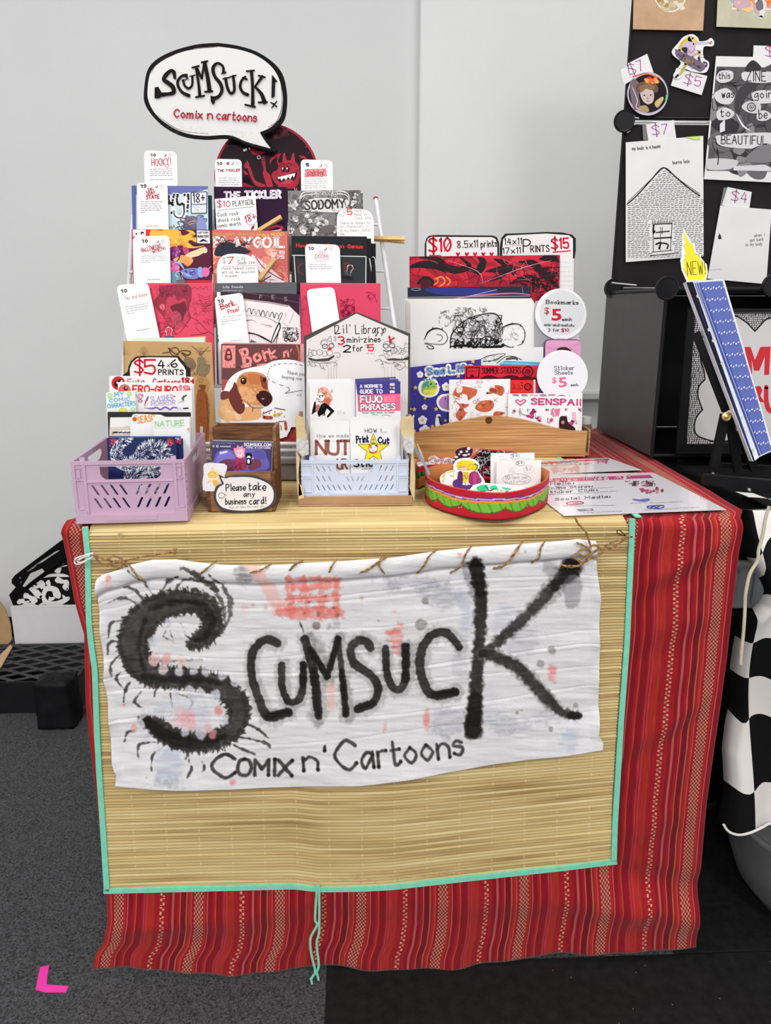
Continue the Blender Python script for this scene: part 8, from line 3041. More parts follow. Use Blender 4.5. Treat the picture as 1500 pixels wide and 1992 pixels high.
def ink_khaki(I):
 I.view(3.557,1150,0)
 I.fill([(968,-200),(1400,-200),(1400,70),(975,66)],(238,232,214)).fill([(975,-200),(1400,-200),(1400,58),(980,54)],(232,150,96)).blobs(990,-40,1300,50,24,[(236,120,80),(206,170,180),(240,196,140),(170,170,190)],14,50)
 I.line([(1150,10),(1190,30),(1175,120)],[40,50,26],(226,222,224)).fill([(1140,20),(1180,0),(1190,60),(1150,70)],(120,116,120),True)

pinned('picture_mat','khaki picture mat around an orange print, cut off by the frame top','picture',[(886,-220),(1500,-220),(1500,206),(868,184)],ink_khaki,0.0018,.0016,m=mat('khaki_matboard',(196,192,166),.8))

def price_ink(txt,q):
 def f(I):
  I.view(3.557,1150,0).group('lettering')
  I.text(txt,*q,(176,84,150),6,.05,serif=3)
 return f

pinned('price_tag','tilted white $7 tag behind the round photo badge','price tag',[(255,438),(388,372),(432,500),(275,570)],price_ink('$7',(272,520,368,480,72)),off=0.0)
pinned('price_tag','blank white tag half wrapped round the panel edge beside the $7 tag','price tag',[(205,482),(250,455),(275,560),(232,585),(215,540)],off=0.0014)
pinned('price_tag','white $5 tag under the skateboarding figure sticker','price tag',[(590,470),(805,526),(765,658),(552,592)],price_ink('$5',(640,575,752,600,66)))
pinned('price_tag','white $7 tag above the brick house drawing','price tag',[(380,862),(572,830),(590,960),(396,975)],price_ink('$7',(425,935,532,922,66)))
pinned('tape','strip of grey tape beside the $7 tag above the house drawing','tape',[(355,866),(384,862),(394,968),(360,968)],m=mat('grey_tape',(120,118,120),.4),off=-.0009,thick=.0003)
pinned('price_tag','white $4 tag above the nearly blank white booklet','price tag',[(945,1294),(1112,1328),(1094,1450),(905,1420)],price_ink('$4',(968,1385,1072,1400,66)))
pinned('tape','strip of grey tape beside the $4 tag','tape',[(918,1298),(945,1296),(905,1420),(892,1425)],m=mat('grey_tape',(120,118,120),.4),off=-.0009,thick=.0003)
pinned('price_tag','white $ tag above the grey collage zine cover','price tag',[(1125,314),(1300,320),(1296,420),(1120,400)],price_ink('$9',(1205,390,1320,390,70)))

def ink_skate(I):
 I.view(3.557,1150,0)
 Y, Pp, Sk, L = (214,190,80), (122,104,124), (214,170,130), (206,186,214)
 I.line([(690,270),(640,300),(610,350)],[44,40,20],Y).line([(700,262),(720,290),(700,330)],[20,36,30],(226,206,110)).fill([(640,300),(700,290),(720,340),(710,400),(660,390),(630,340)],L,True)
 I.line([(705,305),(770,298),(825,296)],[18,16,14],L).line([(815,300),(832,288),(828,305)],8,Sk).line([(700,395),(750,360),(745,400)],[14,18,12],Sk).line([(745,400),(755,440)],16,(70,60,80)).fill([(630,330),(665,330),(660,370),(630,350)],(60,50,60),True)
 I.fill([(582,352),(600,345),(780,440),(790,470),(770,490),(735,490),(600,400)],Pp,True).line([(600,375),(760,475)],6,(84,70,90)).line([(645,405),(715,440)],16,(150,130,84)).line([(780,430),(800,440),(795,460)],12,(90,74,96)).disc(640,385,9,(70,60,76)).disc(745,462,10,(70,60,76))
 I.line([(655,440),(625,500),(600,525)],[22,20,10],(200,180,90)).line([(600,520),(585,535)],14,(70,60,70)).scrib(590,270,790,480,16,(70,56,70),2.5,60)

pinned('sticker','die-cut sticker of a skateboarding figure on the black panel','sticker',catmull([(560,350),(600,300),(640,255),(700,236),(740,262),(750,285),(800,280),(830,262),(852,290),(840,320),(780,325),(780,400),(815,430),(810,480),(780,505),(700,495),(650,480),(625,530),(590,548),(568,520),(600,470),(620,430),(570,385)],closed=True,n=4),ink_skate,0.0006,0.0012,m=GLOSS)

def ink_cd(I):
 I.view(3.557,1150,0)
 I.disc(392,648,132,(34,26,26),n=48).fill([(270,580),(300,545),(345,600),(330,660),(340,740),(300,760),(275,680)],(120,104,110),True)
 I.fill([(310,600),(340,570),(420,560),(460,600),(450,640),(330,640)],(110,84,66),True).fill([(345,625),(400,610),(432,640),(430,700),(395,722),(360,700),(342,660)],(206,186,182),True).fill([(335,600),(400,580),(440,600),(420,625),(380,615),(345,640)],(140,108,80),True)
 I.disc(368,660,6,(40,30,32),n=8).disc(412,658,6,(40,30,32),n=8).line([(392,665),(388,682),(396,684)],4,(150,120,118)).line([(385,702),(398,700)],5,(160,70,80))
 I.fill([(330,740),(380,730),(400,770),(350,775)],(176,150,110),True).fill([(440,710),(490,670),(500,690),(460,745)],(206,180,130),True)
 I.blobs(370,545,450,590,12,[(236,110,60),(206,60,40),(246,170,90)],8,22).line([(290,530),(380,510),(470,540)],9,(226,110,60))
 I.line([(525,650),(515,700)],9,(90,206,130)).line([(285,610),(275,580),(300,640),(320,700),(310,740),(340,765)],6,(206,196,226))

_cd = pinned('photo_badge','round shiny badge with an old photo of a child, on the black panel','badge',[(392+141*math.cos(a),648+151*math.sin(a)) for a in np.linspace(0,6.283,49)[:-1]],ink_cd,0.0022,0.0034,
 m=mat('pearly_rim',(206,190,206),0.15,metal=.5),inkmat=GLOSSY_INK)

def ink_house2(I):
 I.view(3.557,1150,0)
 K = (40,38,40)
 I.line([(250,1412),(320,1350),(420,1240),(500,1160),(580,1220),(660,1290),(752,1355)],9,K).line([(255,1395),(400,1255),(498,1165)],4,K).line([(510,1165),(640,1265),(750,1340)],4,K)
 T = []
 for row in range(46):
  y = 1185 + row * 13.2
  x = 255
  while x < 765:
   edge = 1160 + abs(x-503) * (.99 if x < 503 else .80)
   w = I.rng.uniform(10,26)
   if y > edge + 14 and not (410 < x+w/2 < 572 and 1520 < y < 1760):
    T.append(ribbon([(x,y+I.rng.uniform(-2,2)),(x+w,y+I.rng.uniform(-3,1))],4))
   x += w + I.rng.uniform(6,12)
 I.tris(np.concatenate(T),(62,60,62))
 I.line([(430,1745),(428,1555),(560,1545),(548,1735)],5,K,smooth=False).line([(438,1650),(556,1642)],10,K).line([(420,1745),(560,1732)],5,K).line([(410,1770),(600,1750)],6,K)
 for i in range(14):
  I.line([(425+i*10,1550),(430+i*10+I.rng.uniform(-8,8),1520)],[6,2],K)
 I.line([(432,1560),(430,1610),(440,1600)],12,K).line([(450,1608),(540,1600)],8,K).line([(492,1575),(490,1620)],4,K).line([(450,1690),(480,1680),(470,1720)],12,K).line([(480,1680),(530,1690),(525,1720)],10,K).line([(480,1570),(478,1735)],3,K)
 I.group('lettering').text('my body is a house',285,1040,478,1022,24,K,3,.5).text('burns lots',566,1136,680,1126,24,K,3,.5)

pinned('drawing','ink drawing of a gabled brick house on white paper, pinned on the lower black panel','drawing',[(240,985),(776,940),(779,1772),(240,1814)],ink_house2,off=.0012)
pinned('tape','scrap of yellow-green tape on the house drawing\'s top corner','tape',[(655,948),(758,940),(754,964),(715,966),(690,958)],m=mat('lime_tape',(206,232,110),.5),off=.0022)

def ink_zine(I):
 I.view(3.557,1150,0)
 Gs = [(84,82,84),(110,108,110),(60,58,60),(140,138,140),(176,174,176),(206,204,206)]
 I.fill([(868,460),(1420,470),(1400,1190),(800,1180)],(92,90,92))
 I.blobs(840,480,1400,1150,46,Gs[:4],40,110).scrib(840,480,1400,1160,50,(60,58,60),7,120)
 I.fill([(990,740),(1010,640),(1080,570),(1180,560),(1120,620),(1060,700),(1020,800)],(70,68,70),True).fill([(1040,740),(1090,700),(1170,720),(1160,780),(1090,780)],(206,204,206),True).ring(1108,742,28,7,(60,58,60)).ring(1108,742,14,5,(90,88,90)).disc(1108,742,6,(40,38,40))
 I.line([(1005,790),(1050,870),(1100,905)],[6,14,5],(226,224,226)).fill([(890,860),(925,825),(925,905),(890,920)],(226,224,226))
 for p in ([(870,520),(900,490),(975,495),(975,550),(910,575),(868,555)],[(1040,510),(1090,495),(1250,500),(1260,560),(1180,575),(1060,560)],[(850,650),(930,610),(990,660),(960,720),(880,710)],[(1110,650),(1180,625),(1300,640),(1290,700),(1150,715)],
 [(870,770),(930,745),(990,780),(960,820),(880,830)],[(1150,780),(1200,765),(1250,800),(1210,835),(1150,830)],[(865,960),(900,935),(1260,920),(1260,1000),(1160,1010),(1090,1030),(900,1010)]):
  I.fill(p,(216,214,216),True)
 I.fill([(805,1100),(1010,1110),(960,1170),(800,1170)],(206,204,206),True).fill([(985,1150),(1200,1140),(1245,1160),(1240,1185),(985,1180)],(216,214,216)).fill([(1180,1000),(1245,1010),(1245,1120),(1060,1110)],(130,128,130),True).line([(870,1030),(880,1080),(875,1140)],7,(40,38,40))
 I.group('lettering')
 K = (40,38,40)
 I.text('this',885,548,960,545,46,K,5,.3).text('ZINE',1075,562,1208,562,66,K,6,.15).text('was',905,678,985,676,52,K,6,.2).text('going',1130,680,1290,675,56,K,6,.2).text('to',895,808,962,806,52,K,6,.2).text('be',1160,822,1216,820,60,K,6,.2).text('BEAUTIFUL',900,995,1212,1000,58,K,6,.2)

pinned('zine_cover','grey collage zine cover with an eye and hand-lettered words, pinned on the panels','zine',[(865,388),(1420,400),(1420,1270),(781,1240)],ink_zine,off=.0012)

def ink_blank(I):
 I.view(3.557,1150,0).group('lettering')
 for i, s_ in enumerate(('when i','get back','to my body')):
  I.text(s_,1130-i*30,1640+i*32,1200-i*8,1632+i*32,20,(120,118,122),3,.3)
 I.group('print').fill([(878,1640),(888,1612),(902,1640),(900,1655),(880,1655)],(60,58,60)).greek(815,1870,912,1868,7,(190,188,190),2.2)

pinned('booklet','nearly blank white booklet with three short lines of text, low on the panels','booklet',[(895,1422),(1250,1450),(1212,1966),(805,1928)],ink_blank,0.0010,.0018)

# framed print standing in the cube's mouth
_F = vw(4.745,1300,540)
fp = front(NYF-0.006,0,0,TZ)

def ink_frame(I):
 I.view(4.745,1300,540)
 I.fill([(235,318),(1500,318),(1500,1536),(155,1536)],(60,58,60))
 # crackled border: small pale cells with dark seams
 T, rr_ = [], I.rng
 def inside(x,y):
  return x > 240 - (y-318) * .068
 y = 322
 while y < 1532:
  x = 150 + rr_.uniform(0,17)
  while x < 1100:
   if inside(x,y) and (x < 520 or y < 560):
    k = rr_.randint(5,6)
    a0 = rr_.uniform(0,6)
    T.append(tri_poly([(x+10.5*rr_.uniform(.72,1.12)*math.cos(a0+6.283*i/k),y+9.6*rr_.uniform(.72,1.12)*math.sin(a0+6.283*i/k)) for i in range(k)]))
   x += rr_.uniform(18,25)
  y += 18.5
 I.tris(np.concatenate(T),(206,203,204))
 q = [(800,495),(730,420),(600,350),(430,420),(310,560),(295,720),(330,860),(340,940),(285,1000),(272,1080),(290,1150),(316,1220),(260,1290),(240,1380),(262,1450),(340,1490),(460,1515),(600,1500),(760,1500),(1200,1500),(1400,900),(1300,360),(950,372),(860,430)]
 pts = [q[0]] + [tuple(p) for p in catmull(q[1:7],n=4)] + [q[7]] + [tuple(p) for p in catmull(q[7:11],n=4)] + [q[11]] + [tuple(p) for p in catmull(q[11:],n=4)]
 I.fill(pts,(212,208,208)).line(pts+[pts[0]],13,(28,26,28),smooth=False)
 I.group('lettering')
 R_ = (206,56,62)
 I.fill([(705,640),(760,640),(800,760),(850,640),(945,636),(930,898),(885,900),(890,730),(840,860),(790,860),(770,760),(775,890),(740,880)],R_)
 I.fill([(1010,640),(1060,640),(1060,900),(1000,900)],R_)
 I.fill([(800,1005),(850,1000),(870,1040),(850,1090),(890,1150),(850,1150),(820,1100),(820,1160),(780,1150)],R_).line([(905,1010),(905,1140),(930,1220),(990,1230),(1010,1150),(1020,1010)],[40,44,48,48,44,40],R_)

_fr = card('framed_print','black-framed print with crackled border and big red letters in the black cube','framed print',_F([(235,318),(1180,318),(1180,1536),(155,1536)]),fp,0.003,PAPER,ink_frame)
_fm = mat('black_picture_frame',(24,23,25),0.35,spec=.4)
for a in ([(170,285),(1200,285),(1200,322),(235,322)],[(168,285),(236,316),(157,1538),(60,1620)],[(60,1620),(155,1532),(1200,1532),(1200,1620)],[(1200,285),(1176,318),(1176,1540),(1200,1620)]):
 MB().prism([fp.hit(*p) for p in _F(a)],-fp.n*-0.006).build('frame_side',_fm,_fr)

# easel with the blue patterned album
ep = front(0.185,0,0,TZ)
EW = mat('black_painted_wood',(27,26,28),0.5,spec=.25,var=.1)
t = thing('easel','small black folding easel with a brass knob holding the blue album','easel',tuple(ep.hit(1440,940)))

def bar(mb,pl,a,b,w,th):
 A, B = pl.hit(*a), pl.hit(*b)
 d = (B-A).normalized()
 s_ = d.cross(pl.n).normalized() * w / 2
 mb.prism([A-s_,B-s_,B+s_,A+s_],-pl.n*th)
 return mb

_px = (ep.hit(1401,800)-ep.hit(1400,800)).length
bar(MB(),ep,(1356,648),(1414,800),13*_px,0.007).build('upper_strut',EW,t)
bar(MB(),ep.shift(0.0012),(1413,806),(1388,922),17*_px,0.007).build('front_leg',EW,t)
bar(MB(),ep.shift(-0.010),(1420,806),(1438,918),16*_px,0.007).build('back_leg',EW,t)
bar(MB(),ep.shift(-0.020),(1440,838),(1470,916),15*_px,0.007).build('brace',EW,t)
bar(MB(),front(0.092),(1372,934),(1560,950),19*_px,0.012).build('album_ledge',EW,t)
bar(MB(),ep.shift(-0.032),(1395,905),(1520,912),9*_px,0.006).build('cross_bar',EW,t)
for (x,y), r in (((1413,810),0.0072),((1387,921),0.0021),((1457,953),0.0026)):
 c = ep.hit(x,y,0.0105) if r > .005 else (front(0.0905).hit(x,y) if x > 1400 else ep.hit(x,y,0.002))
 MB().lathe((c.x,c.y,c.z),[(r,-0.001),(r,0.002),(r*.75,0.003),(r*.6,0.002),(r*.35,0.003),(0.0003,0.004)],20,'Y').build('knob' if r > .005 else 'screw',
 mat('brass',(214,190,130),0.3,metal=0.8) if r > .005 else mat('steel_screw',(206,206,206),.3,metal=.8),t)
MB().bevbox((ep.hit(1436,815).x,ep.hit(1436,815).y+.001,ep.hit(1436,836).z),(ep.hit(1441,815).x,ep.hit(1436,815).y+.006,ep.hit(1436,818).z),.001).build('washer',mat('steel_screw',(206,206,206),.3,metal=.8),t)
for a, b in (((1396,790),(1411,795)),):
 pass
bp_ = front(0.145,10,0,TZ+.02)

def ink_album(I):
 I.view(4.745,1300,540)
 I.fill([(165,45),(228,40),(800,1690),(772,1695)],(20,22,34)).fill([(262,200),(300,330),(770,1600),(800,1650),(740,1560)],(44,60,120))
 I.fill([(240,48),(500,30),(960,1590),(850,1640),(835,1650)],(96,108,176)).fill([(250,60),(300,55),(870,1630),(835,1650)],(70,84,150))
 for x, y in ((272,170),(375,480),(415,580),(495,790),(680,1290),(785,1590)):
  I.disc(x,y,12,(206,206,190),ry=18,n=8)
 for r_ in range(15):
  y = 105 + r_ * 102
  x0 = 322 + r_ * 36.0
  w = 205 if r_ < 12 else 180
  for k in range(9):
   x = x0 + k * w / 8.5
   yy = y - k * 2.2 + (7 if k % 2 else-5)
   I.disc(x,yy,6.5+(k % 3),(206,214,240),n=6)
   I.line([(x-6,yy+9),(x+6,yy-9)],4,(226,230,246))
 I.line([(262,30),(292,130),(850,1650)],5,(190,200,230),smooth=False).line([(246,50),(800,1640)],5,(214,220,236),smooth=False)

_ab = card('album','tall blue album patterned with white flower rows, leaning on the black easel','album',_F([(163,40),(240,18),(300,24),(505,12),(520,30),(962,1560),(962,1600),(850,1650),(800,1690),(778,1695)]),bp_,0.010,mat('white_album_edge',(226,228,234),0.35),ink_album,inkmat=GLOSSY_INK,clip=_F([(163,38),(512,14),(955,1590),(786,1696)]))

def ink_new(I):
 I.view(3.557,1150,0)
 I.fill([(640,1590),(652,1625),(690,1690),(705,1690),(718,1755),(748,1765),(752,1790),(795,1840),(800,1890),(785,1930),(800,1990),(700,1990),(640,1870),(640,1800),(655,1790),(640,1765),(655,1755),(640,1700),(652,1690),(640,1640)],(244,222,62))
 I.line([(718,1755),(748,1765),(750,1785)],2.5,(90,90,60)).line([(640,1800),(655,1790)],2.5,(90,90,60)).line([(650,1690),(640,1700)],2.5,(90,90,60)).line([(640,1860),(670,1920)],2.5,(130,120,60))
 I.group('lettering').text('NEW!',668,1905,790,1898,92,(60,58,40),4.5,.15)

card('new_tag','yellow flame-shaped NEW! tag sticking up from the blue album','tag',_C1([(641,1575),(662,1620),(700,1680),(716,1685),(728,1745),(758,1760),(762,1785),(802,1832),(808,1890),(796,1935),(806,2010),(690,2010),(628,1870),(618,1800),(628,1770),(626,1745),(632,1690),(630,1640)]),
 bp_.shift(-0.0115),0.0012,GLOSS,ink_new,clip=None)

# ------------------------------------------------------------------ checkered cloth gathered by a cord
def checker_material():
 m = bpy.data.materials.new('checkered_cotton')
 m.use_nodes = True
 N, L = m.node_tree.nodes, m.node_tree.links
 b = N['Principled BSDF']
 b.inputs['Roughness'].default_value = 0.8
 b.inputs['Specular IOR Level'].default_value = 0.1
 uv = N.new('ShaderNodeUVMap')
 uv.uv_map = 'UVMap'
 c = N.new('ShaderNodeTexChecker')
 c.inputs['Scale'].default_value = 1.0
 c.inputs[1].default_value = srgb((222,216,212))
 c.inputs[2].default_value = srgb((17,17,18))
 L.new(uv.outputs[0],c.inputs[0])
 # one brown stain
 sp = N.new('ShaderNodeVectorMath')
 sp.operation = 'DISTANCE'
 L.new(uv.outputs[0],sp.inputs[0])
 sp.inputs[1].default_value = (0.22,4.88,0)
 no = N.new('ShaderNodeTexNoise')
 no.inputs['Scale'].default_value = 6
 L.new(uv.outputs[0],no.inputs[0])
 ad = N.new('ShaderNodeMath')
 ad.operation = 'ADD'
 L.new(sp.outputs['Value'],ad.inputs[0])
 L.new(no.outputs[0],ad.inputs[1])
 mr = N.new('ShaderNodeMapRange')
 mr.inputs[1].default_value, mr.inputs[2].default_value = 0.95, 0.60
 L.new(ad.outputs[0],mr.inputs[0])
 mx = N.new('ShaderNodeMix')
 mx.data_type = 'RGBA'
 mx.blend_type = 'MULTIPLY'
 L.new(mr.outputs[0],mx.inputs[0])
 L.new(c.outputs[0],mx.inputs[6])
 mx.inputs[7].default_value = srgb((196,140,84))
 L.new(mx.outputs[2],b.inputs['Base Color'])
 return m

CK = checker_material()
ck_left = tab([(958,1425),(975,1436),(1000,1447),(1040,1446),(1080,1450),(1110,1462),(1140,1478),(1168,1474),(1200,1456),(1240,1449),(1300,1448),(1330,1447),(1400,1447),(1430,1436),(1480,1424),(1530,1423),(1560,1420),(1608,1409)])
ck_row = tab([(958,-0.8),(985,0.1),(1010,0.6),(1060,1.0),(1110,1.4),(1170,2.0),(1248,3.0),(1325,4.0),(1379,5.0-.25),(1400,5.0),(1455,5.0+.2),(1535,6.0),(1612,7.0)])
nuc, nvc = 60, 150
rows, uvs = [], []
cp = front(-0.022,-1.5,0,TZ)
# part lying on the neighbouring table
for j in range(16):
 y = 0.075 - 0.095 * j / 15
 f = np.linspace(0,1,nuc)
 x = 0.535 + 0.75 * f
 z = TZ + 0.002 + 0.004 * (np.sin(x*60+y*30)*.5+.5)
 rows.append(np.stack([x,np.full(nuc,y),z],1))
 uvs.append(np.stack([(x-.56)/.035+20,np.full(nuc,20-(y+.02)/.055)],1))
for j in range(nvc):
 yy = 985 + (1612-985) * j / (nvc-1)
 f = np.linspace(0,1,nuc)
 px_ = ck_left(yy) + (1800-ck_left(yy)) * f
 # hem curves up at the left corner
 py_ = yy + np.where(yy > 1500,-0.0,0) * f - (px_-1455) * 0.05 * (yy > 1450) * (yy-1450) / 160
 g = math.exp(-((yy-1120)/90.0)**2)                   # gathered by the cord
 # pleats fan out from the gather
 skew = (px_-1465) * (0.35*g)
 P_ = cp.hits(np.stack([px_,py_+skew],1),0.0)
 d = 0.012 * np.sin((px_-1440)/18.0+yy/60) * (0.35+g) + 0.010 * np.sin((px_-1400)/47-yy/90) + 0.02 * g
 # the left edge rolls back
 d -= 0.03 * np.clip((0.05-f)/0.05,0,1) ** 2
 P_ = P_ + np.array(cp.n)[None,:] * d[:,None]
 w = min(1,j/6)
 P_[:,1] = P_[:,1] * w + (1-w) * (-0.020)
 P_[:,2] = np.where(w < 1,np.minimum(P_[:,2]*w+(1-w)*(TZ+.002),TZ+.006),P_[:,2])
 rows.append(P_)
 u = (px_-1465) / 58.0 + 20
 v = float(ck_row(yy)) + (px_-1465) / 58 * (0.08+0.9*g) + 0.05 * np.sin(px_/9)
 uvs.append(np.stack([u+1.0,v],1))
V = np.concatenate(rows)
V[:,0] = np.minimum(V[:,0],1.45)
t = thing('checkered_cloth','black and white checkered cloth hanging gathered from the neighbouring table','cloth',(0.7,-0.02,TZ))
o = mesh('cloth_sheet',V,grid_faces(nuc,len(rows)),CK,t,True,uv=np.concatenate(uvs))
o.modifiers.new('thickness','SOLIDIFY').thickness = 0.001
hemp = [(1408,1604),(1414,1614),(1424,1621),(1440,1624),(1462,1619),(1484,1609),(1505,1601),(1600,1590)]
MB().tube([cp.hit(*p,0.014) for p in [tuple(q) for q in catmull(hemp,n=4)]],0.0019,6).build('white_hem',mat('white_hem',(226,222,218),.8),t)
cord = [(1497,985),(1490,1005),(1484,1040),(1476,1070),(1474,1090),(1462,1110),(1456,1126),(1450,1160),(1449,1190),(1446,1235),(1443,1262),(1441,1292)]
MB().tube([cp.hit(p[0],p[1],0.034) for p in catmull(cord,n=5)],0.0022,8).build('gathering_cord',mat('cream_cord',(214,204,180),.85,bump=.6,bscale=900),None,
 label='cream cord hanging over the gathered checkered cloth',cat='cord')

# under the neighbouring table: clear bin on a black shelf, dark tub
bpn = front(0.20)
_l = bpn.hit(1424,1186)
t = thing('storage_bin','translucent grey storage bin under the neighbouring table','bin',(_l.x+.09,.27,_l.z))
_t = bpn.hit(1440,1092)
MB().bevbox((_l.x,0.20,_l.z),(_l.x+0.22,0.34,_t.z),0.006).build('bin_body',mat('milky_plastic',(222,226,230),0.25,spec=.5,var=.03),t)
MB().bevbox((_l.x-.006,0.194,_t.z-.012),(_l.x+0.226,0.346,_t.z),0.004).build('lid',mat('milky_lid',(206,210,214),0.3),t)
for dx in (.03,.09,.15):
 MB().bevbox((_l.x+dx,0.1975,_l.z+.01),(_l.x+dx+.006,0.1998,_t.z-.02),0.0008).build('rib',mat('milky_lid',(206,210,214),0.3),t)
t = thing('low_shelf','low black shelf under the neighbouring table carrying the grey bin','shelf',(_l.x+.12,.27,0))
MB().bevbox((_l.x-.012,0.185,_l.z-.022),(_l.x+0.40,0.36,_l.z-.001),0.003).build('shelf_board',BLKP,t)
for x in (_l.x+.10,_l.x+.385):
 for y in (.300,.345):
  MB().bevbox((x,y,0.004),(x+.012,y+.012,_l.z-.022),0.001).build('leg',BLKP,t)
_c = front(0.10).hit(1592,1700)
_cz = 0.004
t = thing('dark_tub','dark grey round tub on the floor beneath the checkered cloth','tub',(_c.x,0.15,_cz))
MB().lathe((_c.x+.02,0.12,_cz),[(0.07,0.0),(0.105,0.012),(0.135,0.05),(0.152,0.10),(0.158,0.16),(0.162,0.17),(0.155,0.172),(0.150,0.16),(0.12,0.03)],48).build('tub_body',mat('charcoal_rubber',(104,104,105),0.6,var=.04),t,smooth=True)

# black foam mat on the floor, right part
_m = [level(0.0).hit(632,1992),level(0).hit(636,1886)]
_xm = (_m[0].x+_m[1].x) / 2
MB().bevbox((_xm,-2.2,0.0003),(2.6,0.02,0.0035),0.001).build('foam_mat',mat('black_foam_mat',(31,30,31),0.75,spec=.2,var=.12,scale=60,bump=.3),None,
 label='smooth black mat covering the carpet in front of the table, by the mint tie\'s end',cat='mat')
MB().bevbox((0.50,0.022,0.0003),(2.6,1.1,0.0035),0.001).build('foam_mat',mat('black_foam_mat',(31,30,31),0.75),None,
 label='second smooth black mat running back under the neighbouring table',cat='mat')
rr = random.Random(2)
mb = MB()
for i in range(26):
 x, y = rr.uniform(_xm+.02,.9), rr.uniform(-.16,.0)
 mb.lathe((x,y,0.0036),[(0.0008,0),(0.0005,0.0006),(0.0001,0.0007)],5)
mb.build('lint',mat('pale_lint',(150,146,140),.8),None,label='pale specks of lint scattered on the smooth black mat',cat='lint',kind='stuff')
# pink tape corner mark
_lp = Plane((0,0,0.0012),(0,0,1))
MB().prism([_lp.hit(*p) for p in [(78,1881),(96,1877),(92,1900),(91,1915),(133,1918),(129,1930),(88,1930),(69,1925)]],(0,0,-0.0009)).build('tape_mark',mat('pink_tape',(240,60,170),0.5,spec=.2,var=.02),None,
 label='bright pink L-shaped tape mark on the dark carpet',cat='tape')

# ------------------------------------------------------------------ things on the floor behind the table's left end
ty = 0.826
pf_ = front(ty)
ztop = pf_.hit(20,1326).z
xr_ = pf_.hit(152,1388).x
xl0 = -1.16
t = thing('lattice_tray','black plastic tray with a diagonal lattice top on the carpet by the wall','tray',((xl0+xr_)/2,ty+.12,0))
TM = mat('black_tray_plastic',(66,66,68),0.45,spec=.4,var=.05)
yb = level(ztop).hit(60,1251).y
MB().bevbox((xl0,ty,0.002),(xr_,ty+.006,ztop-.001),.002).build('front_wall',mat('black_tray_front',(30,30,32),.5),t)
MB().bevbox((xl0,yb-.006,0.002),(xr_,yb,ztop-.001),.002).build('back_wall',TM,t)
for x in (xl0,xr_-.006):
 MB().bevbox((x,ty+.0062,0.002),(x+.006,yb-.0062,ztop-.001),.002).build('side_wall',TM,t)
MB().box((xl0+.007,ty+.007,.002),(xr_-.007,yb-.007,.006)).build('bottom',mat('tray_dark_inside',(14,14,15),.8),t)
mb = MB()
# lattice of crossing diagonal bars within the rim
x0, x1, y0, y1 = xl0 + .001, xr_ - .001, ty + .001, yb - .001
for sgn, st in ((1,.042),(-1,.042)):
 c = -0.6
 while c < 1.2:
  seg = []
  for k in range(41):
   xx = x0 + (x1-x0) * k / 40
   y_ = y0 + c + sgn * (xx-x0) * .50
   if y0 <= y_ <= y1:
    seg.append((xx,y_,ztop-.003))
  if len(seg) > 1:
   mb.tube([seg[0],seg[-1]],.0056,4,flat=.6)
  c += st
mb.build('lattice',TM,t,kind='stuff')
# black plastic bag over the tray's right corner
V = []
nn, mm = 40, 28
bx0, bx1 = pf_.hit(88,1330).x, pf_.hit(162,1330).x
for j in range(mm+1):
 a = j / mm
 for i in range(nn):
  th = 2 * math.pi * i / nn
  hx, hy = (bx1-bx0) / 2, 0.075
  sq = 1 / max(abs(math.cos(th)),abs(math.sin(th))) ** .72
  rr_ = (1-.10*a) if a < .8 else (1-.08) * math.cos((a-.8)/.2*1.45) ** .5
  wob = 1 + .05 * mnoise.noise(Vector((th*2,a*5,1.7)))
  z = .004 + (ztop+.022) * min(1,a/.8) + (a > .8) * .012 * math.sin((a-.8)/.2*1.5)
  V.append(((bx0+bx1)/2+hx*math.cos(th)*sq*rr_*wob,ty-.045+.0+hy*math.sin(th)*sq*rr_*wob*.55,z+.004*mnoise.noise(Vector((th*3,a*9,4)))))
F_ = [(j*nn+i,j*nn+(i+1) % nn,(j+1)*nn+(i+1) % nn,(j+1)*nn+i) for j in range(mm) for i in range(nn)]
F_.append(tuple(range(nn))[::-1])
F_.append(tuple(mm*nn+i for i in range(nn)))
mesh('black_bag',V,F_,mat('black_bag_plastic',(24,24,26),0.45,spec=.35,var=.1,bump=.6,bscale=30),None,True,label='slumped black bag standing before the lattice tray beside the red cloth',cat='bag')

# white carton on its side, damask storage box, brown carton
wp = front(yb+0.012)
_zb = wp.hit(60,1252).z
_q = [wp.hit(22,1181),wp.hit(164,1178),wp.hit(158,1252),wp.hit(27,1253)]
t = thing('white_carton','plain white cardboard carton behind the black lattice tray','carton',(-1.0,yb+.08,0))
xa, xb = (_q[0].x+_q[3].x) / 2, _q[1].x + .03
zt2 = (_q[0].z+_q[1].z) / 2
MB().bevbox((xa,yb+.012,.001),(xb,yb+.022,zt2-.002),.001).build('carton_body',mat('white_carton',(226,224,226),.6,var=.01),t)
MB().bevbox((xa-.001,yb+.011,zt2-.0018),(xb+.001,yb+.023,zt2),.0008).build('flap',mat('white_carton',(226,224,226),.6),t)
dp = front(yb+0.045)
D1 = vw(5.24,0,1020)
t = thing('patterned_box','black and white damask patterned box leaning against the wall behind the white carton','box',tuple(dp.hit(90,1250)))
BB = mat('black_box_board',(22,21,23),.5,spec=.3)
bod = D1([(92,722),(130,690),(640,350),(760,290),(800,1250),(330,1300)])
MB().prism([dp.hit(*p) for p in bod],-dp.n*-0.0).v
mb = MB().prism([dp.hit(*p) for p in bod],-dp.n*0.05)
_bo = mb.build('box_body',BB,t)
I = Ink(dp,D1([(170,790),(250,690),(640,400),(760,380),(770,1200),(330,1200)]),9)
I.view(5.24,0,1020)
LTG = (240,238,238)
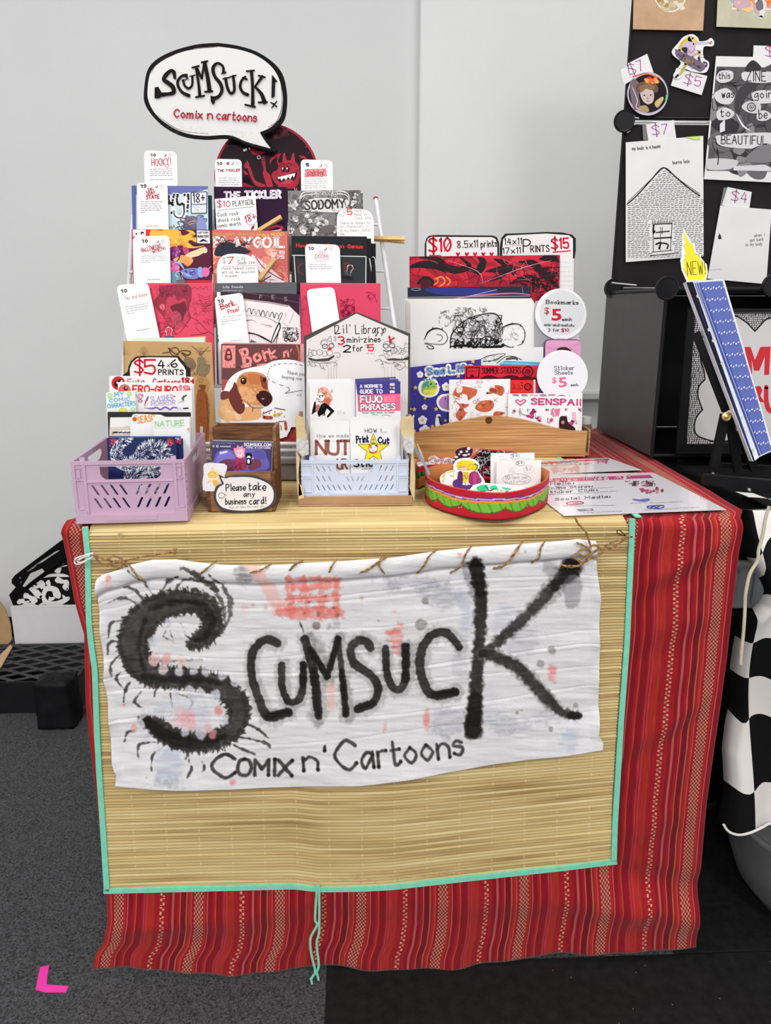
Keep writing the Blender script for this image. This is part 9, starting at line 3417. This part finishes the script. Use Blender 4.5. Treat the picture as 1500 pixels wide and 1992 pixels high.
for p in ([(440,690),(450,640),(520,625),(590,650),(608,700),(600,745),(570,730),(540,690),(490,680),(465,720),(470,770),(520,800),(600,790),(700,740),(700,775),(600,830),(490,825),(430,780)],[(560,560),(600,545),(640,560),(690,600),(690,650),(640,640),(650,600),(600,600),(570,590)],[(290,650),(340,640),(400,690),(420,740),(370,745),(330,700)],[(370,590),(430,570),(460,620),(430,660),(400,640)],[(250,700),(300,720),(370,750),(380,790),(330,800),(290,760),(240,750)],[(480,575),(505,570),(515,620),(480,630)],[(555,480),(600,440),(620,470),(600,500)],[(170,790),(200,760),(250,790),(230,800),(190,815)]):
 I.fill(p,LTG,True)
for p in ([(480,580),(500,620),(460,660),(440,720),(480,790),(560,800),(640,770),(700,740)],[(430,650),(480,640),(540,650),(600,700),(600,740),(560,730),(540,690)],[(320,600),(370,640),(420,610),(440,580)],[(260,700),(300,740),(360,760),(340,800),(280,810)],
 [(180,800),(230,770),(250,800),(300,780)],[(430,545),(520,520),(640,520),(700,530)],[(590,560),(620,590),(680,580),(700,620)],[(640,640),(680,660),(690,620)],[(310,650),(380,680),(420,740),(370,740)],[(500,740),(530,760),(560,740)],[(380,590),(440,600),(450,640)],
 [(560,480),(600,470),(620,440)],[(630,430),(680,420)],[(400,820),(480,800),(520,830)],[(200,830),(300,820),(380,830)],[(330,660),(300,640)],[(640,720),(660,750),(700,760)]):
 I.line(p,[8,30,34,12],LTG)
for x, y, a in ((490,600,26),(575,690,34),(600,560,30),(360,690,26),(280,720,24),(440,620,22),(660,640,26),(510,770,20),(590,470,22),(230,790,20)):
 I.disc(x,y,a,LTG,ry=a*.7,ang=40)
I.line([(440,540),(560,440),(690,380)],8,(150,148,140)).line([(130,760),(190,720)],8,(170,166,150)).line([(145,775),(210,735)],6,(170,166,150))
I.build(_bo)
lp = dp.shift(0.012)
MB().prism([lp.hit(*p) for p in D1([(118,600),(120,560),(150,520),(620,170),(780,80),(800,250),(560,430),(300,620),(110,760),(92,720),(160,640)])],-lp.n*0.045).build('lid',mat('black_lid',(15,14,16),.4,spec=.35),t)
I2 = Ink(lp,None,10).view(5.24,0,1020)
I2.fill([(230,630),(310,500),(430,450),(455,480),(320,580),(250,640)],(206,203,203)).line([(280,480),(340,440),(380,400)],[5,16,8],(150,148,150)).line([(390,400),(440,370),(500,330),(560,290),(600,268)],[8,18,12,16,10],(190,188,190)).disc(205,545,10,(120,118,122)).disc(213,590,9,(110,108,112))
I2.build(_bo)
cpn = front(0.93)
_k = [cpn.hit(-90,1150),cpn.hit(24,1150),cpn.hit(24,1252)]
t = thing('brown_carton','brown cardboard carton at the picture edge beside the lattice tray','carton',(_k[1].x-.1,1.1,0))
KM = mat('brown_carton',(206,172,132),.8,var=.05)
_s1, _s2 = front(yb+.003), level(ztop+.005)
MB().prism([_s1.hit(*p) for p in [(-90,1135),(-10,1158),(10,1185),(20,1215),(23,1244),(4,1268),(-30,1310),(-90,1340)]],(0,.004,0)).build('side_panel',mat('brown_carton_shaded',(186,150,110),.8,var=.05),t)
MB().prism([_s2.hit(*p) for p in [(-90,1330),(-30,1305),(4,1270),(20,1254),(24,1258),(5,1292),(-30,1345),(-90,1372)]],(0,0,-.003)).build('flap',KM,t)
MB().box((-1.5,yb+.03,.001),(-1.17,1.25,.004)).build('bottom',KM,t)
MB().box((-1.5,1.2505,.001),(-1.17,1.2545,.13)).build('back_panel',KM,t)
